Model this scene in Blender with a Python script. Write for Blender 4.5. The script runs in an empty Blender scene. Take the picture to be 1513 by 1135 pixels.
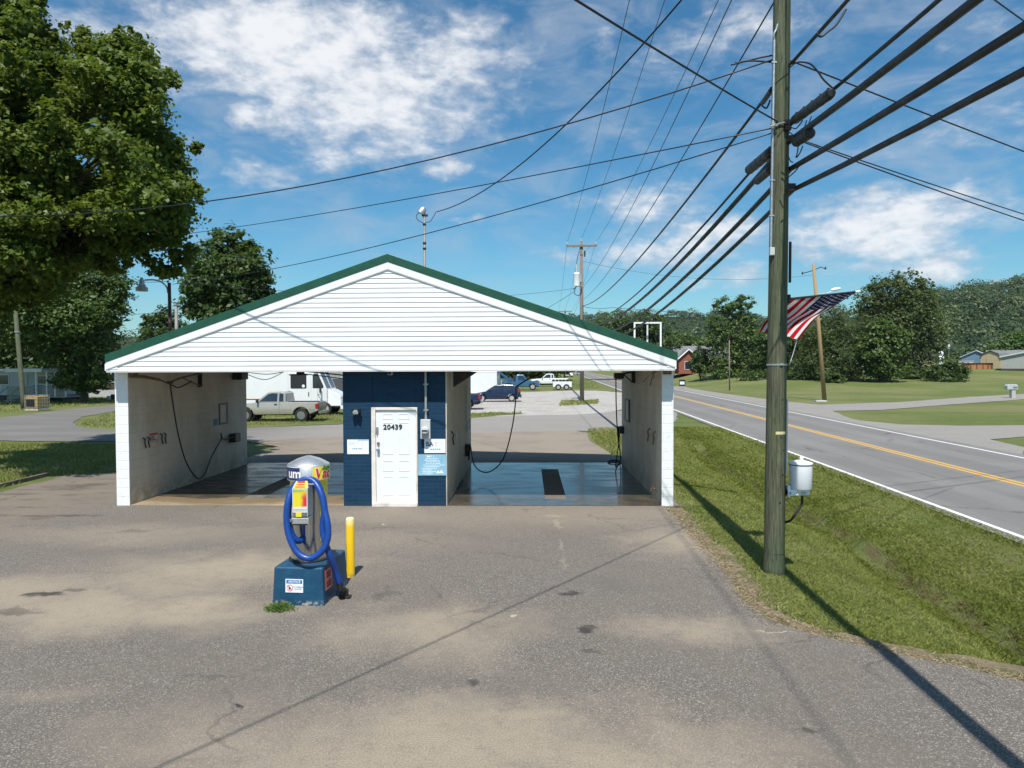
import bpy, bmesh, math, random
import numpy as np
from mathutils import Vector, Matrix, noise

R = math.radians
random.seed(7)
SC = bpy.context.scene
COL = SC.collection

# ------------------------------------------------------------------ camera
CAM_H, FPX, W0, H0 = 3.14, 1050.0, 1513.0, 1135.0
YAW, PITCH, ROLL = R(-1.28), math.atan(27.5 / 1050), R(0.2)
_F = Vector((math.sin(YAW) * math.cos(PITCH), math.cos(YAW) * math.cos(PITCH), -math.sin(PITCH)))
_R0 = Vector((math.cos(YAW), -math.sin(YAW), 0))
_U0 = _R0.cross(_F)
_Rt = _R0 * math.cos(ROLL) - _U0 * math.sin(ROLL)
_Up = _U0 * math.cos(ROLL) + _R0 * math.sin(ROLL)
EYE = Vector((0, 0, CAM_H))


def ray(px, py):
    return _F + _Rt * ((px - W0 / 2) / FPX) - _Up * ((py - H0 / 2) / FPX)


def at(px, py, z=0.0):
    d = ray(px, py)
    return EYE + d * ((z - CAM_H) / d.z)


def atY(px, py, Y):
    d = ray(px, py)
    return EYE + d * (Y / d.y)


def atD(px, py, D):
    return EYE + ray(px, py) * D


def atX(px, py, X):
    d = ray(px, py)
    return EYE + d * (X / d.x)


cam_d = bpy.data.cameras.new("camera")
cam = bpy.data.objects.new("camera", cam_d)
COL.objects.link(cam)
cam.matrix_world = Matrix(((_Rt.x, _Up.x, -_F.x, 0), (_Rt.y, _Up.y, -_F.y, 0), (_Rt.z, _Up.z, -_F.z, CAM_H), (0, 0, 0, 1)))
cam_d.sensor_fit = 'HORIZONTAL'
cam_d.sensor_width = 36
cam_d.lens = FPX / W0 * 36
cam_d.clip_start, cam_d.clip_end = 0.1, 9000
SC.camera = cam

# ------------------------------------------------------------------ node helpers


class NT:
    def __init__(s, tree):
        s.t = tree
        s.L = tree.links

    def n(s, typ, **kw):
        nd = s.t.nodes.new(typ)
        for k, v in kw.items():
            setattr(nd, k, v)
        return nd

    def put(s, sock, v):
        if v is None:
            return
        if isinstance(v, bpy.types.NodeSocket):
            s.L.new(v, sock)
        else:
            if sock.type == 'RGBA' and len(v) == 3:
                v = (*v, 1)
            sock.default_value = v

    def m(s, op, a, b=None, c=None, clamp=False):
        nd = s.n('ShaderNodeMath', operation=op, use_clamp=clamp)
        for i, v in enumerate((a, b, c)):
            s.put(nd.inputs[i], v)
        return nd.outputs[0]

    def vm(s, op, a, b=None):
        nd = s.n('ShaderNodeVectorMath', operation=op)
        s.put(nd.inputs[0], a)
        if b is not None:
            s.put(nd.inputs[1], b)
        return nd.outputs['Value'] if op in ('LENGTH', 'DOT_PRODUCT') else nd.outputs[0]

    def mix(s, f, a, b, mode='MIX'):
        nd = s.n('ShaderNodeMix', data_type='RGBA', blend_type=mode)
        s.put(nd.inputs[0], f)
        s.put(nd.inputs[6], a)
        s.put(nd.inputs[7], b)
        return nd.outputs[2]

    def noise(s, vec, scale, detail=4, rough=.55, dist=0.0, col=False):
        nd = s.n('ShaderNodeTexNoise')
        s.put(nd.inputs['Vector'], vec)
        nd.inputs['Scale'].default_value = scale
        nd.inputs['Detail'].default_value = detail
        nd.inputs['Roughness'].default_value = rough
        nd.inputs['Distortion'].default_value = dist
        return nd.outputs['Color' if col else 'Fac']

    def ramp(s, f, lo, hi, a=0.0, b=1.0, smooth=True):
        nd = s.n('ShaderNodeMapRange', interpolation_type='SMOOTHSTEP' if smooth else 'LINEAR')
        s.put(nd.inputs[0], f)
        for i, v in enumerate((lo, hi, a, b)):
            nd.inputs[i + 1].default_value = v
        return nd.outputs[0]

    def scale(s, vec, sx, sy, sz):
        return s.vm('MULTIPLY', vec, (sx, sy, sz))

    def obj(s):
        return s.n('ShaderNodeTexCoord').outputs['Object']

    def pos(s):
        return s.n('ShaderNodeNewGeometry').outputs['Position']

    def blob(s, vec, c, r, inner=0.0):
        v = s.vm('MULTIPLY', s.vm('SUBTRACT', vec, (c[0], c[1], 0)), (1 / r[0], 1 / r[1], 0))
        return s.ramp(s.vm('LENGTH', v), 1.0, inner, 0.0, 1.0)

    def bump(s, h, strength=.5, dist=.01):
        nd = s.n('ShaderNodeBump')
        s.put(nd.inputs['Strength'], strength)
        nd.inputs['Distance'].default_value = dist
        s.put(nd.inputs['Height'], h)
        return nd.outputs[0]

    def pbr(s, col, rough=.7, metal=0.0, normal=None, spec=.5, alpha=None, coat=None):
        nd = s.n('ShaderNodeBsdfPrincipled')
        s.put(nd.inputs['Base Color'], col)
        s.put(nd.inputs['Roughness'], rough)
        s.put(nd.inputs['Metallic'], metal)
        s.put(nd.inputs['Specular IOR Level'], spec)
        if normal is not None:
            s.put(nd.inputs['Normal'], normal)
        if coat:
            nd.inputs['Coat Weight'].default_value = coat
            nd.inputs['Coat Roughness'].default_value = .06
        return nd.outputs[0]

    def out(s, sh):
        o = s.n('ShaderNodeOutputMaterial')
        s.L.new(sh, o.inputs[0])


MATS = {}


def newmat(name):
    m = bpy.data.materials.new(name)
    m.use_nodes = True
    m.node_tree.nodes.clear()
    MATS[name] = m
    return m, NT(m.node_tree)


def paint(name, col, rough=.5, var=.12, scale=6.0, metal=0.0, coat=None, dirt=None, bumpy=0.0, spec=.5):
    """painted / plain surface with a little unevenness of its own"""
    m, t = newmat(name)
    o = t.obj()
    f = t.noise(o, scale, 5, .6)
    c = t.mix(t.ramp(f, .3, .7), tuple(x * (1 - var) for x in col), tuple(min(1, x * (1 + var)) for x in col))
    if dirt:
        g = t.ramp(t.noise(o, scale * .35, 6, .65, .3), .52, .75)
        c = t.mix(t.m('MULTIPLY', g, dirt[1]), c, dirt[0])
    r = t.ramp(t.noise(o, scale * 2.3, 3), .3, .7, max(.02, rough - .08), min(1, rough + .08))
    nrm = t.bump(t.noise(o, scale * 6, 4), bumpy, .01) if bumpy else None
    t.out(t.pbr(c, r, metal, nrm, spec, coat=coat))
    return m


# ------------------------------------------------------------------ mesh helpers


def props(o, label=None, cat=None, group=None, kind=None):
    if label:
        o['label'] = label
    if cat:
        o['category'] = cat
    if group:
        o['group'] = group
    if kind:
        o['kind'] = kind
    return o


def thing(name, loc, label, cat, group=None, rz=0.0):
    o = bpy.data.objects.new(name, None)
    o.empty_display_size = .2
    COL.objects.link(o)
    o.location = loc
    o.rotation_euler = (0, 0, rz)
    return props(o, label, cat, group)


class MB:
    def __init__(s):
        s.v, s.f, s.mi = [], [], []
        s.k = 0

    def add(s, vs, fs):
        b = len(s.v)
        s.v += [tuple(v) for v in vs]
        s.f += [tuple(i + b for i in f) for f in fs]
        s.mi += [s.k] * len(fs)
        return s

    def box(s, c, d, rz=0.0, rot=None):
        x, y, z = d[0] / 2, d[1] / 2, d[2] / 2
        M = rot if rot else Matrix.Rotation(rz, 3, 'Z')
        vs = [M @ Vector(p) + Vector(c) for p in ((-x, -y, -z), (x, -y, -z), (x, y, -z), (-x, y, -z), (-x, -y, z), (x, -y, z), (x, y, z), (-x, y, z))]
        return s.add(vs, ((0, 3, 2, 1), (4, 5, 6, 7), (0, 1, 5, 4), (1, 2, 6, 5), (2, 3, 7, 6), (3, 0, 4, 7)))

    def bb(s, x0, x1, y0, y1, z0, z1):
        return s.box(((x0 + x1) / 2, (y0 + y1) / 2, (z0 + z1) / 2), (abs(x1 - x0), abs(y1 - y0), abs(z1 - z0)))

    def tube(s, pts, r, n=8, cap=True):
        pts = [Vector(p) for p in pts]
        rs = r if hasattr(r, '__len__') else [r] * len(pts)
        vs, fs = [], []
        ref = None
        for i, p in enumerate(pts):
            a = pts[max(0, i - 1)]
            b = pts[min(len(pts) - 1, i + 1)]
            t = (b - a)
            if t.length < 1e-9:
                t = Vector((0, 0, 1))
            t.normalize()
            if ref is None:
                ref = Vector((0, 0, 1)) if abs(t.z) < .9 else Vector((1, 0, 0))
            u = (ref - t * ref.dot(t))
            if u.length < 1e-5:
                u = t.orthogonal()
            u.normalize()
            ref = u
            w = t.cross(u)
            for k in range(n):
                q = 2 * math.pi * k / n
                vs.append(p + (u * math.cos(q) + w * math.sin(q)) * rs[i])
        for i in range(len(pts) - 1):
            for k in range(n):
                k2 = (k + 1) % n
                fs.append((i * n + k, i * n + k2, (i + 1) * n + k2, (i + 1) * n + k))
        if cap:
            fs.append(tuple(range(n - 1, -1, -1)))
            e = (len(pts) - 1) * n
            fs.append(tuple(range(e, e + n)))
        return s.add(vs, fs)

    def lathe(s, prof, c=(0, 0, 0), n=28, rot=None):
        vs, fs = [], []
        c = Vector(c)
        for (r, z) in prof:
            for k in range(n):
                q = 2 * math.pi * k / n
                p = Vector((r * math.cos(q), r * math.sin(q), z))
                vs.append((rot @ p if rot else p) + c)
        for i in range(len(prof) - 1):
            for k in range(n):
                k2 = (k + 1) % n
                fs.append((i * n + k, i * n + k2, (i + 1) * n + k2, (i + 1) * n + k))
        if prof[0][0] > 1e-4:
            fs.append(tuple(range(n - 1, -1, -1)))
        if prof[-1][0] > 1e-4:
            e = (len(prof) - 1) * n
            fs.append(tuple(range(e, e + n)))
        return s.add(vs, fs)

    def prism(s, poly, fy):
        """(x,z) outline extruded in y to +-fy(z)"""
        n = len(poly)
        f = fy if callable(fy) else (lambda z: fy)
        vs = [(x, -f(z), z) for x, z in poly] + [(x, f(z), z) for x, z in poly]
        fs = [tuple(range(n)), tuple(range(2 * n - 1, n - 1, -1))]
        fs += [(i, i + n, (i + 1) % n + n, (i + 1) % n) for i in range(n)]
        return s.add(vs, fs)

    def slab(s, poly, y0, y1):
        """(x,z) outline between two y planes"""
        n = len(poly)
        vs = [(x, y0, z) for x, z in poly] + [(x, y1, z) for x, z in poly]
        fs = [tuple(range(n)), tuple(range(2 * n - 1, n - 1, -1))]
        fs += [(i, i + n, (i + 1) % n + n, (i + 1) % n) for i in range(n)]
        return s.add(vs, fs)

    def plan(s, poly, z0, z1):
        n = len(poly)
        vs = [(x, y, z0) for x, y in poly] + [(x, y, z1) for x, y in poly]
        fs = [tuple(range(n - 1, -1, -1)), tuple(range(n, 2 * n))]
        fs += [(i, (i + 1) % n, (i + 1) % n + n, i + n) for i in range(n)]
        return s.add(vs, fs)

    def build(s, name, mat, parent=None, world=False, smooth=False, bevel=0.0, seg=2, fix=True):
        me = bpy.data.meshes.new(name)
        vs = s.v
        if world and parent is not None:
            L = parent.location
            vs = [(v[0] - L.x, v[1] - L.y, v[2] - L.z) for v in vs]
        me.from_pydata(vs, [], s.f)
        for m in (mat if isinstance(mat, (list, tuple)) else [mat]):
            me.materials.append(MATS[m] if isinstance(m, str) else m)
        if any(s.mi):
            me.polygons.foreach_set('material_index', s.mi)
        if fix:
            b = bmesh.new()
            b.from_mesh(me)
            bmesh.ops.recalc_face_normals(b, faces=b.faces)
            b.to_mesh(me)
            b.free()
        if smooth:
            me.polygons.foreach_set('use_smooth', [True] * len(me.polygons))
            if smooth != 'all':
                me.set_sharp_from_angle(angle=R(40))
        o = bpy.data.objects.new(name, me)
        COL.objects.link(o)
        if parent is not None:
            o.parent = parent
        if bevel:
            md = o.modifiers.new('bevel', 'BEVEL')
            md.width = bevel
            md.segments = seg
            md.limit_method = 'ANGLE'
            md.angle_limit = R(35)
        return o


def copy_tree(o, loc=None, rz=None, label=None, parent=None):
    c = o.copy()
    COL.objects.link(c)
    if parent is not None:
        c.parent = parent
    if loc is not None:
        c.location = loc
    if rz is not None:
        c.rotation_euler.z = rz
    if label:
        c['label'] = label
    for ch in list(o.children):
        copy_tree(ch, parent=c)
    return c


def text_mesh(txt, size, bold=.0, shear=0.0, spacing=1.0, align='CENTER'):
    """letters as vertices/faces in the xy plane, centred"""
    cu = bpy.data.curves.new('letters', 'FONT')
    cu.body = txt
    cu.size = size
    cu.offset = bold
    cu.shear = shear
    cu.space_character = spacing
    cu.align_x = align
    cu.align_y = 'CENTER'
    cu.resolution_u = 3
    ob = bpy.data.objects.new('letters', cu)
    me = bpy.data.meshes.new_from_object(ob)
    vs = [tuple(v.co) for v in me.vertices]
    fs = [tuple(p.vertices) for p in me.polygons]
    bpy.data.objects.remove(ob)
    bpy.data.curves.remove(cu)
    bpy.data.meshes.remove(me)
    return vs, fs


def lettering(mb, txt, size, fn, **kw):
    vs, fs = text_mesh(txt, size, **kw)
    mb.add([fn(v[0], v[1]) for v in vs], fs)
    return mb


def bez(pts, n=10):
    """Catmull-Rom through points"""
    P = [Vector(p) for p in pts]
    out = []
    for i in range(len(P) - 1):
        p0, p1, p2, p3 = P[max(0, i - 1)], P[i], P[i + 1], P[min(len(P) - 1, i + 2)]
        for k in range(n):
            t = k / n
            out.append(.5 * ((2 * p1) + (p2 - p0) * t + (2 * p0 - 5 * p1 + 4 * p2 - p3) * t * t + (3 * p1 - p0 - 3 * p2 + p3) * t ** 3))
    out.append(P[-1])
    return out


def span(a, b, sag, n=18):
    a, b = Vector(a), Vector(b)
    return [a.lerp(b, i / n) - Vector((0, 0, 4 * sag * (i / n) * (1 - i / n))) for i in range(n + 1)]


# ------------------------------------------------------------------ world: sky with clouds, sun
SUN_EL, SUN_AZ = R(60.0), R(1.7)          # shadows fall along +y, a touch to the right
sdir = Vector((math.sin(SUN_AZ) * math.cos(SUN_EL), math.cos(SUN_AZ) * math.cos(SUN_EL), -math.sin(SUN_EL)))
sun_d = bpy.data.lights.new('sun', 'SUN')
sun_d.energy = 4.5
sun_d.angle = R(.53)
sun_d.color = (1, .955, .89)
sun = bpy.data.objects.new('sun', sun_d)
COL.objects.link(sun)
sun.rotation_euler = sdir.to_track_quat('-Z', 'Y').to_euler()
sun.location = (-5, -20, 40)

wd = bpy.data.worlds.new('World')
SC.world = wd
wd.use_nodes = True
wd.node_tree.nodes.clear()
t = NT(wd.node_tree)
sky = t.n('ShaderNodeTexSky', sky_type='NISHITA')
sky.sun_disc = False
sky.sun_elevation = SUN_EL
sky.sun_rotation = math.pi + SUN_AZ
sky.air_density = 1.0
sky.dust_density = .6
sky.ozone_density = 2.2
skyc = t.n('ShaderNodeHueSaturation')
skyc.inputs['Saturation'].default_value = 1.12
skyc.inputs['Value'].default_value = 1.06
t.L.new(t.mix(1.0, sky.outputs[0], (.68, 1.0, 1.06), 'MULTIPLY'), skyc.inputs['Color'])
g = t.n('ShaderNodeTexCoord').outputs['Generated']
sx = t.n('ShaderNodeSeparateXYZ')
t.L.new(g, sx.inputs[0])
az = t.m('ARCTAN2', sx.outputs[0], sx.outputs[1])
el = t.m('ARCSINE', sx.outputs[2])
cb = t.n('ShaderNodeCombineXYZ')
t.L.new(az, cb.inputs[0])
t.L.new(el, cb.inputs[1])
ae = cb.outputs[0]
stretch = t.scale(ae, 1.0, 1.9, 1)
wob = t.noise(stretch, 9, 5, .6, col=True)
aew = t.vm('ADD', ae, t.vm('MULTIPLY', t.vm('SUBTRACT', wob, (.5, .5, .5)), (.12, .06, 0)))


def dir_of(px, py):
    d = ray(px, py).normalized()
    return math.atan2(d.x, d.y), math.asin(d.z)


blobs = [(430, 70, 360, 140, .84), (530, 150, 300, 130, .80), (640, 90, 270, 110, .66), (200, 60, 160, 80, .6), (880, 60, 160, 60, .3), (1000, 90, 140, 60, .35), (640, 240, 85, 30, .62), (390, 255, 90, 36, .55),
         (250, 70, 190, 90, .55), (700, 90, 190, 80, .42), (370, 165, 90, 50, .6), (490, 240, 70, 40, .5),
         (950, 300, 150, 50, .62), (1050, 350, 140, 60, .72), (950, 370, 190, 50, .55), (860, 305, 80, 24, .4),
         (690, 320, 50, 12, .42), (1310, 335, 190, 75, .86), (1200, 380, 120, 40, .5), (1385, 290, 95, 34, .75), (1375, 385, 80, 38, .7),
         (1215, 355, 90, 50, .6), (1120, 25, 130, 60, .55), (1482, 420, 28, 14, .6), (1420, 190, 190, 60, .36),
         (840, 372, 90, 28, .45), (1080, 410, 110, 34, .5), (300, 30, 160, 60, .42), (1050, 60, 100, 50, .4), (1290, 395, 140, 30, .5), (1450, 60, 120, 60, .3)]
tot = None
for (px, py, rx, ry, sgt) in blobs:
    a, e = dir_of(px, py)
    b = t.m('MULTIPLY', t.blob(aew, (a, e), (rx * 1.15 / FPX, ry * 1.15 / FPX)), sgt * 1.12 + .05)
    tot = b if tot is None else t.m('MAXIMUM', tot, b)
n1 = t.noise(stretch, 16, 7, .6, .25)
n2 = t.noise(stretch, 42, 4, .6, .1)
dens = t.m('ADD', tot, t.m('ADD', t.m('MULTIPLY', t.m('SUBTRACT', n1, .5), 1.25), t.m('MULTIPLY', t.m('SUBTRACT', n2, .5), .45)))
cov = t.ramp(dens, .12, 1.0)
wisp = t.m('MULTIPLY', t.ramp(t.noise(t.scale(ae, 1, 2.6, 1), 7, 7, .6, .6), .40, .74), t.ramp(el, .02, .28, .1, .55))
cov = t.m('MAXIMUM', cov, wisp)
fade = t.ramp(el, -.01, .05)
cov = t.m('MULTIPLY', cov, fade)
ccol = t.mix(t.ramp(t.m('ADD', t.m('MULTIPLY', dens, .7), t.m('MULTIPLY', t.noise(stretch, 24, 5, .6, .2), .9)), .62, 1.22), (4.6, 5.2, 6.1), (8.8, 8.9, 9.1))
skymix = t.mix(t.m('MULTIPLY', cov, .92), skyc.outputs[0], ccol)
bg = t.n('ShaderNodeBackground')
t.L.new(skymix, bg.inputs[0])
bg.inputs[1].default_value = .080
wd.cycles.sampling_method = 'MANUAL'
wd.cycles.sample_map_resolution = 256
wo = t.n('ShaderNodeOutputWorld')
t.L.new(bg.outputs[0], wo.inputs[0])
SC.view_settings.view_transform = 'Standard'
SC.view_settings.look = 'None'
SC.view_settings.exposure = 0.45
SC.view_settings.gamma = 1.0
SC.view_settings.use_curve_mapping = False

# ------------------------------------------------------------------ terrain frame: road coordinates
RD_A = R(2.02)
RDV = Vector((math.sin(RD_A), math.cos(RD_A), 0))           # along the road
RDN = Vector((-math.cos(RD_A), math.sin(RD_A), 0))          # towards the car wash
RD0 = at(1513, 795)                                          # a point of the near white line


def ruv(x, y):
    d = Vector((x, y, 0)) - RD0
    return d.dot(RDN), d.dot(RDV)


def rxy(u, v, z=0.0):
    p = RD0 + RDN * u + RDV * v
    return Vector((p.x, p.y, z))


def sstep(a, b, x):
    t_ = max(0.0, min(1.0, (x - a) / (b - a)))
    return t_ * t_ * (3 - 2 * t_)


DITCH = [(.3, 0), (.5, -.04), (1.0, -.2), (1.9, -.42), (2.2, -.49), (2.36, -.72), (2.6, -.75), (3.0, -.52), (3.6, -.30), (4.6, -.10), (5.6, -.02), (6.4, 0)]


def ditch_z(u):
    if u <= DITCH[0][0] or u >= DITCH[-1][0]:
        return 0.0
    for (a, za), (b, zb) in zip(DITCH, DITCH[1:]):
        if a <= u <= b:
            return za + (zb - za) * (u - a) / (b - a)


def ground_z(x, y):
    u, v = ruv(x, y)
    z = -.03
    if -1 < u < 8:
        uu = u + .2 * noise.noise(Vector((v * .35, 0, 3))) + .12 * noise.noise(Vector((v * 1.3, u, 5)))
        z += ditch_z(uu) * (1 - sstep(15, 20, v)) * (.9 + .25 * noise.noise(Vector((v * .2, 9, 3)))) * sstep(.2, .6, u)
    if u < -12:                                               # the lawn beyond the road climbs
        z += 2.35 * sstep(76, 140, y) * sstep(-12, -26, u)
    if u > 30:
        z += .25 * sstep(60, 120, y)
    return z


def grid_lines(segs):
    out = []
    for a, b, st in segs:
        n = max(1, int(round((b - a) / st)))
        out += [a + (b - a) * i / n for i in range(n)]
    out.append(segs[-1][1])
    return out


us = grid_lines([(-2500, -300, 200), (-300, -60, 20), (-60, -12, 4), (-12, 0, 2), (0, 1, .25), (1, 3.6, .13), (3.6, 7, .4), (7, 16, 1.5), (16, 60, 6), (60, 300, 40), (300, 2500, 300)])
vs_ = grid_lines([(-60, -8, 8), (-8, 24, .3), (24, 60, 3), (60, 170, 5), (170, 400, 25), (400, 5000, 300)])
mb = MB()
for v in vs_:
    for u in us:
        p = rxy(u, v)
        mb.v.append((p.x, p.y, ground_z(p.x, p.y)))
nu = len(us)
for j in range(len(vs_) - 1):
    for i in range(nu - 1):
        mb.f.append((j * nu + i, j * nu + i + 1, (j + 1) * nu + i + 1, (j + 1) * nu + i))
        mb.mi.append(0)

m, t = newmat('lawn')
p = t.pos()
big = t.noise(p, .09, 4, .6)
med = t.noise(p, 1.4, 5, .65)
fine = t.noise(p, 38, 4, .7)
streak = t.noise(t.scale(p, .05, 1.3, 0), 1.0, 3, .5)
c = t.mix(t.ramp(med, .3, .72), (.088, .126, .026), (.142, .170, .052))
c = t.mix(t.ramp(t.noise(p, .45, 6, .7), .38, .64, 0, .5), c, (.10, .128, .034))
c = t.mix(t.m('MULTIPLY', t.ramp(big, .40, .66), .75), c, (.205, .198, .088))
c = t.mix(t.m('MULTIPLY', t.ramp(streak, .48, .66), .6), c, (.185, .185, .085))
c = t.mix(t.ramp(fine, .42, .78, 0, .55), c, (.045, .075, .012))
c = t.mix(t.ramp(t.noise(p, 3.1, 6, .7), .66, .8, 0, .7), c, (.16, .12, .065))
# bare earth where the ditch is steepest
nz = t.n('ShaderNodeSeparateXYZ')
gn = t.n('ShaderNodeNewGeometry')
t.L.new(gn.outputs['True Normal'], nz.inputs[0])
steep = t.m('MULTIPLY', t.ramp(nz.outputs[2], .88, .70), t.ramp(t.noise(p, 2.3, 5), .42, .60, 0, .8))
c = t.mix(steep, c, (.115, .088, .045))
t.out(t.pbr(c, .95, 0, t.bump(t.m('ADD', fine, t.noise(p, 9, 4)), .9, .04), .2))
ground = mb.build('ground', 'lawn', smooth='all', fix=False)
props(ground, kind='structure')


def wiggle(poly, step, amp, seed=0):
    out = []
    n = len(poly)
    for i in range(n):
        a, b = Vector(poly[i][:2]), Vector(poly[(i + 1) % n][:2])
        k = max(1, int((b - a).length / step))
        d = (b - a)
        nn = Vector((-d.y, d.x)).normalized() if d.length > 0 else Vector((0, 0))
        for j in range(k):
            q = a + d * (j / k)
            w = amp * (noise.noise(Vector((q.x * .9, q.y * .9, seed))) + .6 * noise.noise(Vector((q.x * 3.7, q.y * 3.7, seed + 4))))
            out.append((q.x + nn.x * w, q.y + nn.y * w))
    return out


def sheet(name, poly, z, mat, step=.4, amp=.0, seed=0):
    pl = wiggle(poly, step, amp, seed) if amp else [tuple(q[:2]) for q in poly]
    b = MB()
    b.add([(x, y, z) for x, y in pl], [tuple(range(len(pl)))])
    o = b.build(name, mat, fix=False)
    if o.data.polygons[0].normal.z < 0:
        o.data.flip_normals()
    return props(o, kind='structure')


# ------------------------------------------------------------------ paved surfaces: materials
YF = 15.79                      # building front
Y_BACK = YF + 6.75


def aggregate(t, p, base, dark, light, sc=1.0):
    """tarmac with visible stones"""
    vor = t.n('ShaderNodeTexVoronoi')
    t.put(vor.inputs['Vector'], p)
    vor.inputs['Scale'].default_value = 95 * sc
    spk = t.n('ShaderNodeSeparateXYZ')
    t.L.new(vor.outputs['Color'], spk.inputs[0])
    f = t.noise(p, 130 * sc, 3, .7)
    c = t.mix(t.ramp(f, .35, .68), dark, base)
    c = t.mix(t.ramp(spk.outputs[0], .72, .98, 0, .62), c, light)
    c = t.mix(t.ramp(spk.outputs[1], .86, .99, 0, .8), c, tuple(x * .45 for x in dark))
    return c, t.m('ADD', f, t.m('MULTIPLY', spk.outputs[0], .5))


m, t = newmat('old_tarmac')
p = t.pos()
c, hgt = aggregate(t, p, (.182, .160, .138), (.100, .089, .078), (.46, .42, .37))
lw = t.noise(p, .55, 5, .6)
c = t.mix(t.ramp(lw, .35, .68, 0, .5), c, (.165, .143, .12))
c = t.mix(t.ramp(t.noise(p, .28, 4, .55), .52, .72, 0, .5), c, (.095, .092, .092))
pw = t.vm('ADD', p, t.vm('MULTIPLY', t.vm('SUBTRACT', t.noise(p, .8, 5, .65, col=True), (.5, .5, .5)), (3.0, 2.3, 0)))
dust = None
for (px, py, rx, ry, s) in [(120, 900, 1.9, .8, .95), (270, 905, 1.3, .75, .95), (-60, 880, 2.2, 1.0, .85), (340, 838, 1.9, .8, .85), (230, 860, 1.4, .7, .7), (640, 930, 1.15, .8, .75),
                            (560, 800, 1.4, .9, .35), (640, 1110, 2.1, .8, 1), (880, 1120, 1.6, .6, .85), (350, 1105, 1.2, .45, .6), (756, 1060, .9, .35, .8), (1020, 930, .9, .4, .75), (1010, 800, 1.0, 1.1, .75),
                            (640, 1050, 1.3, .35, .6), (860, 760, 4.2, 1.3, .45), (560, 760, 3, .8, .4), (200, 790, 2.5, .8, .45), (60, 1030, .6, .3, .3)]:
    q = at(px, py)
    b = t.m('MULTIPLY', t.blob(pw, (q.x, q.y), (rx * 1.7, ry * 1.7), .05), min(1, s * 1.12))
    dust = b if dust is None else t.m('MAXIMUM', dust, b)
dust = t.m('MULTIPLY', dust, t.ramp(t.noise(p, 5.5, 6, .7), .05, .55))
c = t.mix(dust, c, t.mix(t.ramp(t.noise(p, 60, 3), .3, .7), (.235, .197, .148), (.37, .312, .235)))
# dust behind and left of the building, streaks of dirt and painted shade, oil spots, a cement streak
back = t.m('MULTIPLY', t.ramp(p_y := t.vm('DOT_PRODUCT', p, (0, 1, 0)), YF + 6, YF + 9), t.ramp(t.noise(p, .5, 5), .25, .6, .35, .8))
c = t.mix(back, c, (.29, .245, .195))
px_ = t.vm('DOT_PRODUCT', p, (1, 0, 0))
side = t.m('MULTIPLY', t.ramp(px_, -8.6, -11.0), t.ramp(t.noise(p, .9, 6, .65), .3, .6, .2, .75))
c = t.mix(side, c, (.21, .172, .132))
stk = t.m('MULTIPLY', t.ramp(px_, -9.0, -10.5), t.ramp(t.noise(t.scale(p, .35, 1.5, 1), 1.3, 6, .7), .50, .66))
c = t.mix(t.m('MULTIPLY', stk, .8), c, (.072, .062, .048))  # dark streaks: dirt, and shadow streaks put into the colour
stg = t.m('MULTIPLY', t.ramp(px_, -9.6, -11.0), t.ramp(t.noise(p, 1.9, 6, .7, .5), .60, .70))
c = t.mix(t.m('MULTIPLY', stg, .8), c, (.075, .098, .030))
pw2 = t.vm('ADD', p, t.vm('MULTIPLY', t.vm('SUBTRACT', t.noise(p, 5, 4, col=True), (.5, .5, .5)), (.35, .35, 0)))
for (px, py, rx, ry, s) in [(841, 877, .17, .1, .8), (866, 931, .12, .1, .85), (868, 925, .1, .06, .6), (875, 963, .12, .06, .5), (64, 878, .3, .1, .85), (110, 872, .16, .08, .5), (10, 905, .5, .08, .5), (350, 1046, .05, .05, .9),
                            (30, 900, .25, .07, .5), (120, 762, .5, .1, .5), (200, 785, .3, .12, .3), (700, 1010, .06, .05, .7), (1190, 1080, .1, .05, .6)]:
    q = at(px, py)
    c = t.mix(t.m('MULTIPLY', t.blob(pw2, (q.x, q.y), (rx * 1.3, ry * 1.3), .4), s), c, (.035, .032, .03))
for (px, py, rx, ry, s) in [(824, 775, .05, .5, .3), (829, 805, .04, .45, .25), (833, 832, .05, .4, .2), (818, 762, .25, .1, .3), (757, 908, .03, .04, .9), (1145, 934, .3, .02, .7), (565, 775, .05, .05, .9)]:
    q = at(px, py)
    c = t.mix(t.m('MULTIPLY', t.blob(pw2, (q.x, q.y), (rx * 1.3, ry * 1.3), .3), s), c, (.42, .37, .27))
# hairline cracks
vor = t.n('ShaderNodeTexVoronoi', feature='DISTANCE_TO_EDGE')
t.put(vor.inputs['Vector'], t.vm('ADD', p, t.vm('MULTIPLY', t.noise(p, 1.2, 5, col=True), (1.3, 1.3, 0))))
vor.inputs['Scale'].default_value = .32
crk = t.m('MULTIPLY', t.ramp(vor.outputs['Distance'], .010, .002), t.ramp(t.noise(p, .4, 3), .5, .6))
c = t.mix(t.m('MULTIPLY', crk, .35), c, (.05, .046, .042))
t.out(t.pbr(c, .92, 0, t.bump(hgt, .55, .012), .25))

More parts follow.
